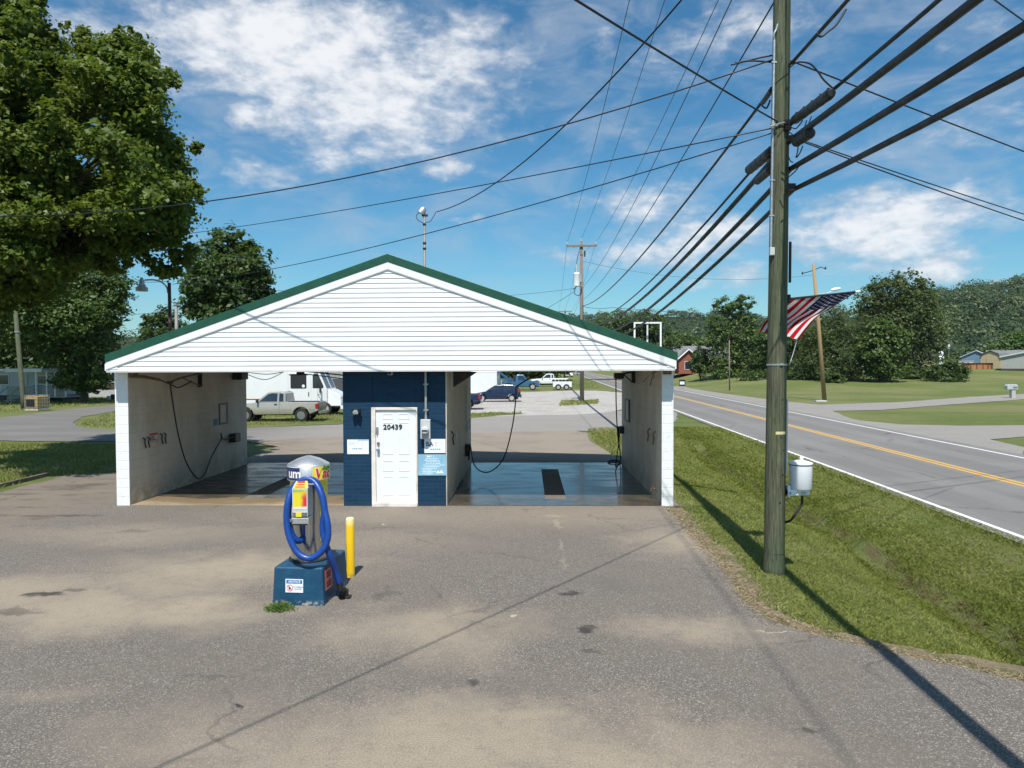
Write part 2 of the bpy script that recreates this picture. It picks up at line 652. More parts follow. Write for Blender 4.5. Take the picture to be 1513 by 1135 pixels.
m, t = newmat('road_tarmac')
p = t.pos()
c, hgt = aggregate(t, p, (.222, .213, .200), (.168, .160, .150), (.32, .31, .295), 1.2)
ru = t.vm('DOT_PRODUCT', t.vm('SUBTRACT', p, tuple(RD0)), tuple(RDN))
c = t.mix(t.ramp(t.noise(t.scale(p, 1, .08, 1), .9, 5), .4, .7, 0, .45), c, (.158, .152, .143))
wt = t.m('ABSOLUTE', t.m('SUBTRACT', t.m('FRACT', t.m('MULTIPLY', t.m('ADD', ru, .92), .5464)), .5))
c = t.mix(t.m('MULTIPLY', t.ramp(wt, .16, .30), t.ramp(t.noise(t.scale(p, .8, .06, 1), 1.2, 4), .3, .6, .15, .5)), c, (.140, .135, .127))
vor = t.n('ShaderNodeTexVoronoi', feature='DISTANCE_TO_EDGE')
t.put(vor.inputs['Vector'], t.vm('ADD', t.scale(p, 1, .45, 1), t.vm('MULTIPLY', t.noise(p, .9, 5, col=True), (1.1, 1.1, 0))))
vor.inputs['Scale'].default_value = .22
crk = t.m('MULTIPLY', t.ramp(vor.outputs['Distance'], .008, .002), t.ramp(t.noise(p, .3, 3), .42, .55))
c = t.mix(t.m('MULTIPLY', crk, .6), c, (.06, .058, .055))
c = t.mix(t.ramp(t.noise(p, .25, 4), .5, .7, 0, .35), c, (.25, .24, .222))
t.out(t.pbr(c, .85, 0, t.bump(hgt, .3, .008), .3))

m, t = newmat('gravel')
p = t.pos()
vor = t.n('ShaderNodeTexVoronoi')
t.put(vor.inputs['Vector'], p)
vor.inputs['Scale'].default_value = 14
sp = t.n('ShaderNodeSeparateXYZ')
t.L.new(vor.outputs['Color'], sp.inputs[0])
c = t.mix(sp.outputs[0], (.27, .255, .23), (.50, .48, .45))
c = t.mix(t.ramp(t.noise(p, .35, 6, .65), .45, .65, 0, .6), c, (.30, .265, .22))
c = t.mix(t.ramp(t.noise(t.scale(p, .35, 1, 1), .8, 6, .7, .4), .62, .72, 0, .7), c, (.075, .11, .03))
t.out(t.pbr(c, .95, 0, t.bump(sp.outputs[1], .6, .02), .2))

m, t = newmat('lane_tarmac')
p = t.pos()
c, hgt = aggregate(t, p, (.29, .275, .25), (.22, .205, .185), (.42, .40, .37))
c = t.mix(t.ramp(t.noise(t.scale(p, .3, 1, 1), .6, 6, .65), .42, .68, 0, .5), c, (.21, .198, .18))
c = t.mix(t.ramp(t.noise(p, 1.2, 6, .7), .58, .7, 0, .6), c, (.30, .265, .22))
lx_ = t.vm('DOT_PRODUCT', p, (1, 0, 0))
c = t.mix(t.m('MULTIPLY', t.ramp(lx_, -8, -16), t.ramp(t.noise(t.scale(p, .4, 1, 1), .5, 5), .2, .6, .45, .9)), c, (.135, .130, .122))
t.out(t.pbr(c, .92, 0, t.bump(hgt, .4, .01), .25))

m, t = newmat('dry_dirt')
p = t.pos()
c = t.mix(t.noise(p, 22, 6, .75), (.10, .078, .05), (.30, .235, .155))
c = t.mix(t.ramp(t.noise(p, 3.5, 5), .45, .62, 0, .8), c, (.09, .10, .035))
t.out(t.pbr(c, .95, 0, t.bump(t.noise(p, 40, 5, .7), .8, .02), .2))

m, t = newmat('road_paint_white')
p = t.pos()
c = t.mix(t.ramp(t.noise(p, 9, 6, .7), .55, .75, 0, .6), (.72, .72, .70), (.24, .24, .235))
t.out(t.pbr(c, .7))
m, t = newmat('road_paint_yellow')
p = t.pos()
c = t.mix(t.ramp(t.noise(p, 9, 6, .7), .5, .78, 0, .5), (.66, .37, .055), (.27, .22, .16))
t.out(t.pbr(c, .7))

# ------------------------------------------------------------------ paved surfaces: shapes
lot_edge = [at(*q) for q in ((985, 749), (1008, 775), (1050, 822), (1085, 862), (1105, 892), (1135, 917), (1200, 937), (1300, 962), (1420, 988), (1513, 1008), (1680, 1040))]
grass_front = [tuple(q[:2]) for q in lot_edge]
lx = 3.05
lot = grass_front + [(9.0, 4.5), (12, -6), (-16, -6), (-30, 2)] + [tuple(at(*q)[:2]) for q in ((-250, 765), (-60, 735), (0, 728), (62, 712), (100, 702), (172, 698))]
lot += [(-9.6, Y_BACK), (-9.8, 27.5), tuple(at(362, 652)[:2]), tuple(at(500, 645)[:2]), tuple(at(692, 640)[:2]), tuple(at(850, 636)[:2]), tuple(at(868, 640)[:2]), tuple(at(872, 652)[:2]), tuple(at(905, 672)[:2]), (3.1, 24.2), (3.3, Y_BACK), (3.42, YF)]
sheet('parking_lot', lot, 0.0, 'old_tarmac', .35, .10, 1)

# thin worn strip of dirt and dead grass between tarmac and lawn
inner = [Vector((q[0], q[1])) for q in grass_front]
strip_out, strip_in = [], []
for i, q in enumerate(inner):
    a = inner[max(0, i - 1)]
    b = inner[min(len(inner) - 1, i + 1)]
    d = (b - a).normalized()
    nn = Vector((-d.y, d.x))
    w = .28 + .22 * noise.noise(Vector((q.x, q.y, 8)))
    if 6 < i < 10:
        w += .12
    strip_out.append((q.x + nn.x * w, q.y + nn.y * w))
    strip_in.append((q.x - nn.x * .25, q.y - nn.y * .25))
sheet('dirt_strip', strip_in + strip_out[::-1], -.012, 'dry_dirt', .2, .12, 5)

# lane across the back, joining the road on the right and running out on the left
lane_n = [at(*q) for q in ((-420, 665), (0, 651), (170, 652), (362, 652), (500, 645), (692, 640), (850, 636), (930, 640), (1000, 622))]
lane_f = [at(*q) for q in ((1000, 598), (930, 606), (860, 612), (692, 616), (500, 627), (362, 632), (180, 636), (120, 632), (108, 625), (120, 616), (172, 607), (172, 598), (90, 606), (0, 617), (-420, 630))]
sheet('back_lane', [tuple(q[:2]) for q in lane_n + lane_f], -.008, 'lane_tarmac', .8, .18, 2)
lot2 = [at(*q) for q in ((694, 618), (800, 616), (880, 612), (960, 598), (918, 580), (880, 577), (840, 577), (790, 579), (720, 580), (650, 586), (640, 600))]
sheet('gravel_lot', [tuple(q[:2]) for q in lot2], -.016, 'gravel', .8, .35, 3)

road = [rxy(.32, -60), rxy(.32, 900), rxy(-7.75, 900), rxy(-7.75, -60)]
sheet('road', [tuple(q[:2]) for q in road], .004, 'road_tarmac')
V0, V1 = -40, 700
for (u0, u1, mt, nm) in ((.06, -.06, 'road_paint_white', 'road_edge_line'), (-7.08, -7.20, 'road_paint_white', 'road_edge_line'), (-3.5, -3.62, 'road_paint_yellow', 'road_centre_line'), (-3.74, -3.86, 'road_paint_yellow', 'road_centre_line')):
    sheet(nm, [tuple(rxy(u, v)[:2]) for u, v in ((u0, V0), (u0, V1), (u1, V1), (u1, V0))], .008, mt)
# side street on the far side: two arms round a lawn wedge
arm1 = [at(*q) for q in ((1230, 607), (1300, 606), (1400, 598), (1513, 590), (1750, 576), (1750, 566), (1513, 582), (1440, 586), (1330, 594), (1210, 598), (1150, 592), (1080, 583), (1020, 574), (1012, 571))]
sheet('side_street', [tuple(q[:2]) for q in arm1] + [tuple(rxy(-7.5, 92)[:2]), tuple(rxy(-7.5, 24)[:2])], -.002, 'lane_tarmac', 1.2, .15, 4)
arm2 = [at(*q) for q in ((1270, 622), (1330, 627), (1420, 629), (1513, 628), (1800, 627), (1800, 664), (1513, 656), (1470, 648), (1513, 660))]
arm2 = [tuple(at(*q)[:2]) for q in ((1215, 609), (1270, 621), (1330, 627), (1420, 629), (1513, 628), (1900, 626), (1900, 650), (1513, 645), (1462, 649), (1513, 661))]
sheet('side_street', arm2 + [tuple(rxy(-7.6, 12)[:2]), tuple(rxy(-7.6, 27)[:2])], -.005, 'lane_tarmac', 1.2, .12, 6)
# gravel drive right of the gravel lot is grass with the pole; a far pale kerb

# ------------------------------------------------------------------ the car wash


def bx(px, Y=YF):
    return atY(px, 650, Y).x


def bz(py, Y=YF, px=580):
    return atY(px, py, Y).z


xL0, xL1, xC0, xC1, xR0, xR1 = bx(171), bx(190), bx(507), bx(660), bx(978), bx(995)
YG = YF - .38                    # plane of the gable
YGB = Y_BACK + .38
ZB = 3.05                        # underside of the gable
XA = atY(573, 376, YG).x
ZA = bz(376, YG)
XE0, XE1 = atY(158, 524, YG).x, atY(999, 522, YG).x
ZE = .5 * (bz(525, YG, 158) + bz(520, YG, 999))
wash = thing('car_wash', ((xL0 + xR1) / 2, YF, 0), 'white and blue two bay car wash with green trimmed gable roof', 'car wash')

# block wall, cream paint on concrete block, grimy
m, t = newmat('block_wall')
o = t.pos()
sx_ = t.n('ShaderNodeSeparateXYZ')
t.L.new(o, sx_.inputs[0])
cbn = t.n('ShaderNodeCombineXYZ')
t.L.new(t.m('ADD', sx_.outputs[0], sx_.outputs[1]), cbn.inputs[0])
t.L.new(sx_.outputs[2], cbn.inputs[1])
br = t.n('ShaderNodeTexBrick')
t.put(br.inputs['Vector'], cbn.outputs[0])
br.inputs['Scale'].default_value = 1.0
br.inputs['Brick Width'].default_value = .40
br.inputs['Row Height'].default_value = .203
br.inputs['Mortar Size'].default_value = .007
br.inputs['Mortar Smooth'].default_value = .6
br.inputs['Color1'].default_value = (1, 1, 1, 1)
br.inputs['Color2'].default_value = (.93, .93, .93, 1)
br.inputs['Mortar'].default_value = (.86, .85, .83, 1)
st = t.noise(t.scale(o, 1, 1, .35), 1.3, 7, .68, .4)
c = t.mix(t.ramp(st, .38, .70, 0, .75), (.68, .62, .52), (.49, .425, .33))
c = t.mix(t.ramp(t.noise(o, 2.2, 6, .7), .60, .78, 0, .45), c, (.42, .36, .29))
c = t.mix(t.ramp(t.noise(o, 14, 5, .6), .66, .72, 0, .6), c, (.20, .17, .14))
low = t.m('MULTIPLY', t.ramp(sx_.outputs[2], .75, .02), t.ramp(t.noise(o, 2.6, 6, .7), .34, .62))
c = t.mix(t.m('MULTIPLY', low, .6), c, (.27, .20, .125))
c = t.mix(.55, c, t.mix(1.0, c, br.outputs['Color'], 'MULTIPLY'))
t.out(t.pbr(c, .6, 0, t.bump(t.m('ADD', t.m('MULTIPLY', br.outputs['Fac'], -1.2), t.m('MULTIPLY', t.noise(o, 45, 4), .35)), .55, .008), .35))

m, t = newmat('white_block_paint')
o = t.pos()
sx_ = t.n('ShaderNodeSeparateXYZ')
t.L.new(o, sx_.inputs[0])
cbn = t.n('ShaderNodeCombineXYZ')
t.L.new(t.m('ADD', sx_.outputs[0], sx_.outputs[1]), cbn.inputs[0])
t.L.new(sx_.outputs[2], cbn.inputs[1])
br = t.n('ShaderNodeTexBrick')
t.put(br.inputs['Vector'], cbn.outputs[0])
br.inputs['Scale'].default_value = 1.0
br.inputs['Brick Width'].default_value = .40
br.inputs['Row Height'].default_value = .203
br.inputs['Mortar Size'].default_value = .007
br.inputs['Mortar Smooth'].default_value = .5
c = t.mix(t.ramp(t.noise(o, 5, 6, .7), .6, .74, 0, .7), (.78, .785, .78), (.48, .44, .38))
c = t.mix(t.ramp(t.noise(o, 16, 5, .6), .66, .72, 0, .8), c, (.12, .10, .09))
t.out(t.pbr(c, .6, 0, t.bump(t.m('ADD', t.m('MULTIPLY', br.outputs['Fac'], -1.0), t.m('MULTIPLY', t.noise(o, 50, 4), .5)), .6, .008), .35))

m, t = newmat('blue_brick')
o = t.pos()
sx_ = t.n('ShaderNodeSeparateXYZ')
t.L.new(o, sx_.inputs[0])
cbn = t.n('ShaderNodeCombineXYZ')
t.L.new(t.m('ADD', sx_.outputs[0], sx_.outputs[1]), cbn.inputs[0])
t.L.new(sx_.outputs[2], cbn.inputs[1])
br = t.n('ShaderNodeTexBrick')
t.put(br.inputs['Vector'], cbn.outputs[0])
br.inputs['Scale'].default_value = 1.0
br.inputs['Brick Width'].default_value = .30
br.inputs['Row Height'].default_value = .085
br.inputs['Mortar Size'].default_value = .006
br.inputs['Mortar Smooth'].default_value = .3
br.inputs['Bias'].default_value = 0
br.inputs['Color1'].default_value = (.0065, .032, .071, 1)
br.inputs['Color2'].default_value = (.0090, .041, .087, 1)
br.inputs['Mortar'].default_value = (.020, .066, .116, 1)
c = t.mix(t.ramp(t.noise(o, 2.5, 6, .65), .4, .7, 0, .5), br.outputs['Color'], (.009, .036, .070))
c = t.mix(t.ramp(t.noise(t.scale(o, 1, 1, 14), 3.0, 6, .75), .70, .76, 0, .5), c, (.07, .125, .18))
c = t.mix(t.ramp(sx_.outputs[2], .16, .0, 0, .4), c, (.035, .05, .062))
t.out(t.pbr(c, .65, 0, t.bump(t.m('ADD', t.m('MULTIPLY', br.outputs['Fac'], -1.2), t.m('MULTIPLY', t.noise(o, 40, 4), .4)), .8, .008), .2))

paint('white_siding', (.78, .79, .80), .42, .05, 1.2, dirt=((.62, .62, .60), .35))
paint('white_trim', (.80, .81, .82), .45, .03, 3, dirt=((.55, .53, .5), .3))
paint('cream_trim', (.72, .68, .62), .55, .06, 7, dirt=((.35, .30, .24), .6))
paint('door_white', (.76, .78, .80), .4, .03, 3, dirt=((.55, .55, .53), .35))
paint('green_metal', (.012, .072, .042), .38, .12, 5)
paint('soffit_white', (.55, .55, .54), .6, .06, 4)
paint('black_plastic', (.012, .012, .013), .45, .2, 20)
paint('black_rubber', (.010, .010, .011), .6, .2, 20)
paint('dark_steel', (.045, .043, .042), .5, .25, 14, .6, dirt=((.12, .06, .03), .6))
paint('grey_conduit', (.36, .38, .39), .45, .1, 14, .35)
paint('galvanised', (.46, .48, .49), .42, .12, 18, .7)
paint('box_grey', (.50, .52, .52), .5, .06, 10)
paint('black_letters', (.012, .012, .016), .5, .05, 10)
paint('brass', (.38, .30, .18), .35, .2, 20, .9)
paint('chrome', (.62, .63, .65), .18, .06, 10, 1.0)

for (a, b) in ((xL0, xL1), (xR0, xR1)):
    w = MB().bb(a, b, YF + .02, Y_BACK, -.06, 3.2)
    side = w.build('side_wall', 'block_wall', wash, True, bevel=.012)
    e = MB().bb(a - .003, b + .003, YF, YF + .025, -.06, 3.2)
    e.build('wall_end', 'white_block_paint', side if False else wash, True, bevel=.008)
MB().bb(xC0 + .004, xC0 + .2, YF + .06, Y_BACK - .2, -.05, 3.2).build('room_wall', 'block_wall', wash, True)
MB().bb(xC1 - .2, xC1 + .003, YF + .012, Y_BACK - .2, -.05, 3.2).build('room_wall', 'block_wall', wash, True, bevel=.01)
MB().bb(xC0 + .006, xC1, Y_BACK - .2, Y_BACK, -.05, 3.2).build('room_wall', 'block_wall', wash, True)
dx0, dx1, dzt = bx(549), bx(617), bz(602)
fw = MB()
fw.bb(xC0, dx0 + .03, YF, YF + .06, -.05, 3.2)
fw.bb(dx1 - .03, xC1 - .02, YF, YF + .06, -.05, 3.2)
fw.bb(dx0 + .03, dx1 - .03, YF, YF + .06, dzt - .03, 3.2)
fw.build('front_wall', 'blue_brick', wash, True, bevel=.01)

# door: jambs, slab with six raised panels, knob, deadbolt, numbers
door = MB()
sx0, sx1, sz0, sz1 = bx(555.5), bx(614.5), bz(742), bz(606.5)
door.bb(sx0, sx1, YF + .005, YF + .05, sz0, sz1)
dr = door.build('door', 'door_white', wash, True, bevel=.006)
panel = MB()
W = sx1 - sx0
for cxr in (.30, .70):
    for (za, zb) in ((.07, .285), (.335, .455), (.52, .87), (.905, .965)):
        pa, pb = sx0 + W * (cxr - .135), sx0 + W * (cxr + .135)
        z0, z1 = sz0 + (sz1 - sz0) * za, sz0 + (sz1 - sz0) * zb
        fr = .022
        panel.bb(pa, pb, YF - .001, YF + .004, z1 - fr, z1)
        panel.bb(pa, pb, YF - .001, YF + .004, z0, z0 + fr)
        panel.bb(pa, pa + fr, YF - .0008, YF + .004, z0 + fr, z1 - fr)
        panel.bb(pb - fr, pb, YF - .0008, YF + .004, z0 + fr, z1 - fr)
pn = panel.build('panel_moulding', 'door_white', None, bevel=.006)
pn.parent = dr
L = wash.location


def reparent(o, p):
    """o was built in world space; p is a part whose own origin sits at the car wash base"""
    o.parent = p
    o.location = -L
    return o


reparent(pn, dr)
fr = MB()
fr.bb(dx0, sx0 - .004, YF - .03, YF + .055, .0, dzt)
fr.bb(sx1 + .004, dx1, YF - .03, YF + .055, .0, dzt)
fr.bb(sx0 - .004, sx1 + .004, YF - .03, YF + .055, sz1 + .006, dzt)
fr.bb(dx0 + .01, dx1 - .01, YF - .07, YF + .05, -.02, sz0 - .006)
reparent(fr.build('door_frame', 'cream_trim', None, bevel=.008), dr)
hb = MB()
for zz, rr in ((bz(655), .034), ):
    hb.lathe([(rr, 0), (rr, .02), (rr * .7, .045), (0, .05)], (sx0 + .055, YF + .004, zz), 16, Matrix.Rotation(R(90), 3, 'X'))
reparent(hb.build('deadbolt', 'brass', None, smooth=True), dr)
hb = MB()
hb.lathe([(.034, 0), (.034, .015), (.014, .02), (.014, .05), (.03, .06), (.032, .08), (0, .095)], (sx0 + .055, YF + .004, bz(664.5)), 16, Matrix.Rotation(R(90), 3, 'X'))
hb.lathe([(.028, 0), (.028, .015), (.012, .02), (.012, .04), (.025, .05), (0, .07)], (sx0 + .06, YF + .004, bz(668.5)), 16, Matrix.Rotation(R(90), 3, 'X'))
reparent(hb.build('handle', 'chrome', None, smooth=True), dr)
hb = MB()
hb.tube(bez([(sx0 + .03, YF - .002, bz(632)), (sx0 + .03, YF - .05, bz(634)), (sx0 + .03, YF - .05, bz(639)), (sx0 + .03, YF - .002, bz(641))], 5), .011, 8)
hb.bb(sx0 + .005, sx0 + .06, YF - .003, YF + .004, bz(642), bz(631))
reparent(hb.build('pull_handle', 'chrome', None, smooth=True), dr)
lt = MB()
lettering(lt, '20439', .155, lambda x, y: (bx(580.5) + x, YF - .0035, bz(631.5) + y), bold=.006, spacing=1.12)
reparent(lt.build('house_number', 'black_letters', None, fix=False), dr)

# floor slab of the bays
m, t = newmat('wet_concrete')
p = t.pos()
pyy = t.vm('DOT_PRODUCT', p, (0, 1, 0))
n_ = t.noise(p, 2.2, 6, .65)
base = t.mix(t.noise(p, 7, 6, .7), (.33, .265, .175), (.46, .385, .27))
wetedge = t.m('ADD', pyy, t.m('MULTIPLY', t.m('SUBTRACT', t.noise(t.scale(p, .55, 1, 1), 1.1, 6, .62), .5), 1.9))
pxx = t.vm('DOT_PRODUCT', p, (1, 0, 0))
wetR = t.ramp(wetedge, YF - .75, YF - .45)
wetL = t.ramp(wetedge, YF + .75, YF + .95)
wet = t.mix(t.ramp(pxx, -3.6, -1.6), wetL, wetR)
damp = t.ramp(wetedge, YF - .25, YF + .6)
c = t.mix(damp, base, (.17, .125, .07))
c = t.mix(wet, c, t.mix(t.ramp(n_, .35, .65), (.048, .042, .034), (.10, .078, .050)))
film = t.ramp(t.noise(t.scale(p, .55, 1.6, 1), 1.5, 5, .6, .4), .36, .60)
rg = t.mix(wet, (.75, .75, .75), t.mix(film, t.mix(t.ramp(pxx, -3.6, -1.6), (.38, .38, .38), (.24, .24, .24)), t.mix(t.ramp(pxx, -3.6, -1.6), (.2, .2, .2), (.10, .10, .10))))
t.out(t.pbr(c, rg, 0, t.bump(t.m('ADD', t.m('MULTIPLY', t.noise(t.scale(p, 1.5, .5, 1), 3.5, 4), .9), t.m('MULTIPLY', t.noise(p, 30, 5), .06)), t.m('MULTIPLY', t.m('SUBTRACT', 1.0, t.m('MULTIPLY', film, .8)), .30), .012), t.mix(wet, (.4, .4, .4), t.mix(t.ramp(pxx, -3.6, -1.6), (.14, .14, .14), (.26, .26, .26)))))
TR = .25


def slab_with_pit(xa, xb, xc):
    b = MB()
    y0, y1, ya, yb_ = YF + .03, Y_BACK + .25, bz_y0, bz_y1
    b.bb(xa, xc - TR, y0, y1, -.2, .012)
    b.bb(xc + TR, xb, y0, y1, -.2, .012)
    b.bb(xc - TR, xc + TR, y0, ya, -.2, .012)
    b.bb(xc - TR, xc + TR, yb_, y1, -.2, .012)
    b.bb(xc - TR, xc + TR, ya, yb_, -.2, -.13)
    return b


bz_y0, bz_y1 = at(816, 738).y, at(816, 694).y
cR = (at(816, 738).x + at(816, 694).x) / 2
cL = (xL1 + xC0) / 2
props(slab_with_pit(xL1, xC0, cL).build('bay_floor', 'wet_concrete'), kind='structure')
props(slab_with_pit(xC1, xR0, cR).build('bay_floor', 'wet_concrete'), kind='structure')
m, t = newmat('grate_steel')
o = t.obj()
t.out(t.pbr(t.mix(t.noise(o, 9, 5), (.012, .011, .010), (.04, .034, .028)), .5, .5))
for cx_, lb in ((cL, 'black steel drain grate in the floor of the left bay'), (cR, 'black steel drain grate in the floor of the right bay')):
    g_ = MB()
    n = 62
    for i in range(n):
        y = bz_y0 + .03 + (bz_y1 - bz_y0 - .06) * i / (n - 1)
        g_.bb(cx_ - TR + .02, cx_ + TR - .02, y - .012, y + .012, -.03, -.006)
    for k in range(7):
        x = cx_ - TR + .03 + (2 * TR - .06) * k / 6
        g_.bb(x - .008, x + .008, bz_y0 + .02, bz_y1 - .02, -.045, -.031)
    props(g_.build('drain_grate', 'grate_steel'), lb, 'drain grate', 'drain grates of the two bays')

# ---- roof and gable
slopeL = (ZA - ZE) / (XA - XE0)
slopeR = (ZA - ZE) / (XE1 - XA)


def ztop(x):
    return ZA - slopeL * (XA - x) if x < XA else ZA - slopeR * (x - XA)


GT, FT = .165, .145               # green edge, white rake board (vertical heights)
rf = MB()
for (a, b) in ((XE0, XA), (XA, XE1)):
    rf.slab([(a, ztop(a) - .03), (b, ztop(b) - .03), (b, ztop(b)), (a, ztop(a))], YG - .015, YGB + .015)
# standing ribs
for k in range(-14, 15):
    pass
roof = rf.build('roof', 'green_metal', wash, True)
for Y0, Y1 in ((YG - .035, YG - .016), (YGB + .016, YGB + .035)):
    gt = MB()
    for (a, b) in ((XE0 - .03, XA), (XA, XE1 + .03)):
        gt.slab([(a, ztop(a) - GT), (b, ztop(b) - GT), (b, ztop(b) + .012), (a, ztop(a) + .012)], Y0, Y1)
    gt.build('rake_trim', 'green_metal', wash, True, bevel=.005)
for (Y0, Y1), (Y2, Y3) in (((YG - .026, YG + .02), (YG - .022, YG + .5)), ((YGB - .02, YGB + .026), (YGB - .5, YGB + .022))):
    ft = MB()
    for (a, b) in ((XE0, XA), (XA, XE1)):
        ft.slab([(a, ztop(a) - GT - FT), (b, ztop(b) - GT - FT), (b, ztop(b) - GT + .05), (a, ztop(a) - GT + .05)], Y0, Y1)
    ft.build('fascia', 'white_trim', wash, True, bevel=.004)
    for eb in (([(XE0 + .035, ZB), (xL0 + .02, ZB), (xL0 + .02, ztop(xL0) - GT - .02), (XE0 + .24, ztop(XE0 + .24) - GT - .02), (XE0 + .24, ZB + .03), (XE0 + .035, ZB + .03)], XE0, XE0 + .035),
               ([(xR1 - .02, ZB), (XE1 - .035, ZB), (XE1 - .035, ZB + .03), (XE1 - .2, ZB + .03), (XE1 - .2, ztop(XE1 - .2) - GT - .02), (xR1 - .02, ztop(xR1) - GT - .02)], XE1 - .035, XE1)):
        ft = MB().slab(eb[0], Y2, Y3)
        ft.bb(eb[1], eb[2], Y2, Y3, ZB + .17, ZE - .02)
        ft.build('eave_return', 'white_trim', wash, True, bevel=.004)
for xa_ in (XE0, XE1 - .03):
    MB().bb(xa_, xa_ + .03, YG + .5, YGB - .5, ZE - .2, ZE - .02).build('eave_board', 'white_trim', wash, True)


def siding(Yp, sgn, name):
    sd = MB()
    n = 21
    x0s, x1s = xL0 + .06, xR1 - .06
    ztip = ZA - GT - FT + .01
    step = (ztip - ZB) / n

    def xl(z):
        return max(x0s, XA - (ztip - z) / slopeL)

    def xr(z):
        return min(x1s, XA + (ztip - z) / slopeR)
    for i in range(n):
        za, zb = ZB + i * step, ZB + (i + 1) * step
        zs = [za, zb]
        for zc in (ztip - (XA - x0s) * slopeL, ztip - (x1s - XA) * slopeR):
            if za < zc < zb:
                zs.append(zc)
        zs.sort()
        for a, b in zip(zs, zs[1:]):
            da = .014 * (1 - (a - za) / step)
            db = .014 * (1 - (b - za) / step)
            ya, yb_ = Yp - sgn * da, Yp - sgn * db
            sd.add([(xl(a), ya, a), (xr(a), ya, a), (xr(b), yb_, b), (xl(b), yb_, b)], [(0, 1, 2, 3)])
        sd.add([(xl(za), Yp - sgn * .014, za), (xr(za), Yp - sgn * .014, za), (xr(za), Yp, za), (xl(za), Yp, za)], [(3, 2, 1, 0)])
    # staggered joints between lengths
    return sd.build(name, 'white_siding', wash, True, fix=False)


siding(YG, 1, 'gable_siding')
siding(YGB, -1, 'gable_siding')
jc = MB()
for (a, b, sgn) in ((xL0 + .05, XA, 1), (XA, xR1 - .05, -1)):
    za, zb = ztop(a) - GT - FT, ztop(b) - GT - FT
    jc.slab([(a, za - .022), (b, zb - .022), (b, zb + .002), (a, za + .002)], YG - .034, YG - .0262)
jc.bb(xL0 + .05, xR1 - .05, YG - .02, YG + .02, ZB - .035, ZB - .001)
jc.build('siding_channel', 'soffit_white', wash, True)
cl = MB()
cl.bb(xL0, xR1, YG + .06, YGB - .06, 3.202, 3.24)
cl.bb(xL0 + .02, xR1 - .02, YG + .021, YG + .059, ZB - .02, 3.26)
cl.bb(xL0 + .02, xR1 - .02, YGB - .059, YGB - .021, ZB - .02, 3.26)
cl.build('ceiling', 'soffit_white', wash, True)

# ------------------------------------------------------------------ fittings on the building
yw = YF - .001
# electric meter box with its conduit
mx0, mx1 = bx(622.5), bx(637)
mz0, mz1 = bz(648), bz(619.5)
meter = thing('meter_box', ((mx0 + mx1) / 2, YF, mz0), 'grey electric meter box on the blue wall right of the white door', 'meter box')
MB().bb(mx0, mx1, YF - .13, YF - .002, mz0, mz1).build('body', 'box_grey', meter, True, bevel=.012)
mc, mz = (mx0 + mx1) / 2, bz(635)
gl = MB().lathe([(.085, 0), (.085, .02), (.078, .08), (.06, .1), (0, .105)], (mc, YF - .131, mz), 24, Matrix.Rotation(R(90), 3, 'X'))
paint('meter_glass', (.55, .60, .63), .08, .05, 10, coat=1)
gl.build('meter_dome', 'meter_glass', meter, True, smooth=True)
MB().bb(mc - .06, mc + .06, YF - .242, YF - .238, mz - .018, mz + .012).build('meter_dial', 'black_letters', meter, True)
paint('label_blue', (.06, .22, .50), .5)
MB().bb(mc - .085, mc + .085, YF - .139, YF - .131, bz(641), bz(646.5)).build('meter_flap', 'grey_conduit', meter, True, bevel=.004)
cdx = bx(630)
MB().tube([(cdx, YF - .05, mz1 - .02), (cdx, YF - .05, 3.2)], .028, 12).build('conduit', 'grey_conduit', meter, True, smooth=True)
for z in (bz(606), bz(568)):
    MB().bb(cdx - .05, cdx + .055, YF - .07, YF - .002, z - .014, z + .014).build('conduit_clamp', 'galvanised', meter, True)

# twin head flood lamp
fx, fz = bx(528.5), bz(607.5)
fl = thing('flood_lamp', (fx, YF, fz), 'black twin head flood lamp on the blue wall left of the white door', 'flood lamp')
fb = MB().box((fx, YF - .04, fz), (.15, .08, .11))
fb.box((fx, YF - .1, fz + .0), (.09, .08, .08))
fb.build('body', 'black_plastic', fl, True, bevel=.01)
paint('lamp_lens', (.55, .57, .58), .15, .05, 10)
for s in (-1, 1):
    h = MB().lathe([(.02, 0), (.045, .03), (.058, .1), (.058, .12)], (fx + s * .085, YF - .07, fz + .02), 16, Matrix.Rotation(R(-s * 35), 3, 'Z') @ Matrix.Rotation(R(105), 3, 'X'))
    ho = h.build('lamp_head', 'black_plastic', fl, True, smooth=True)
    le = MB().lathe([(.052, .121), (0, .124)], (fx + s * .085, YF - .07, fz + .02), 16, Matrix.Rotation(R(-s * 35), 3, 'Z') @ Matrix.Rotation(R(105), 3, 'X'))
    lo = le.build('lens', 'lamp_lens', fl, True, smooth=True)
    lo.parent = ho
    lo.location = (0, 0, 0)

# small camera under the gable
kx, kz = bx(579), bz(549.5)
ck = thing('security_camera', (kx, YF, kz), 'small white security camera under the gable above the door', 'camera')
MB().box((kx, YF - .1, kz - .03), (.09, .17, .08)).build('body', 'soffit_white', ck, True, bevel=.015)
MB().lathe([(.035, 0), (.035, .02), (0, .022)], (kx, YF - .186, kz - .03), 14, Matrix.Rotation(R(90), 3, 'X')).build('lens', 'black_plastic', ck, True, smooth=True)
MB().tube([(kx, YF - .09, kz + .0), (kx, YF - .06, kz + .08), (kx, YF - .004, kz + .09)], .014, 8).build('bracket', 'soffit_white', ck, True)

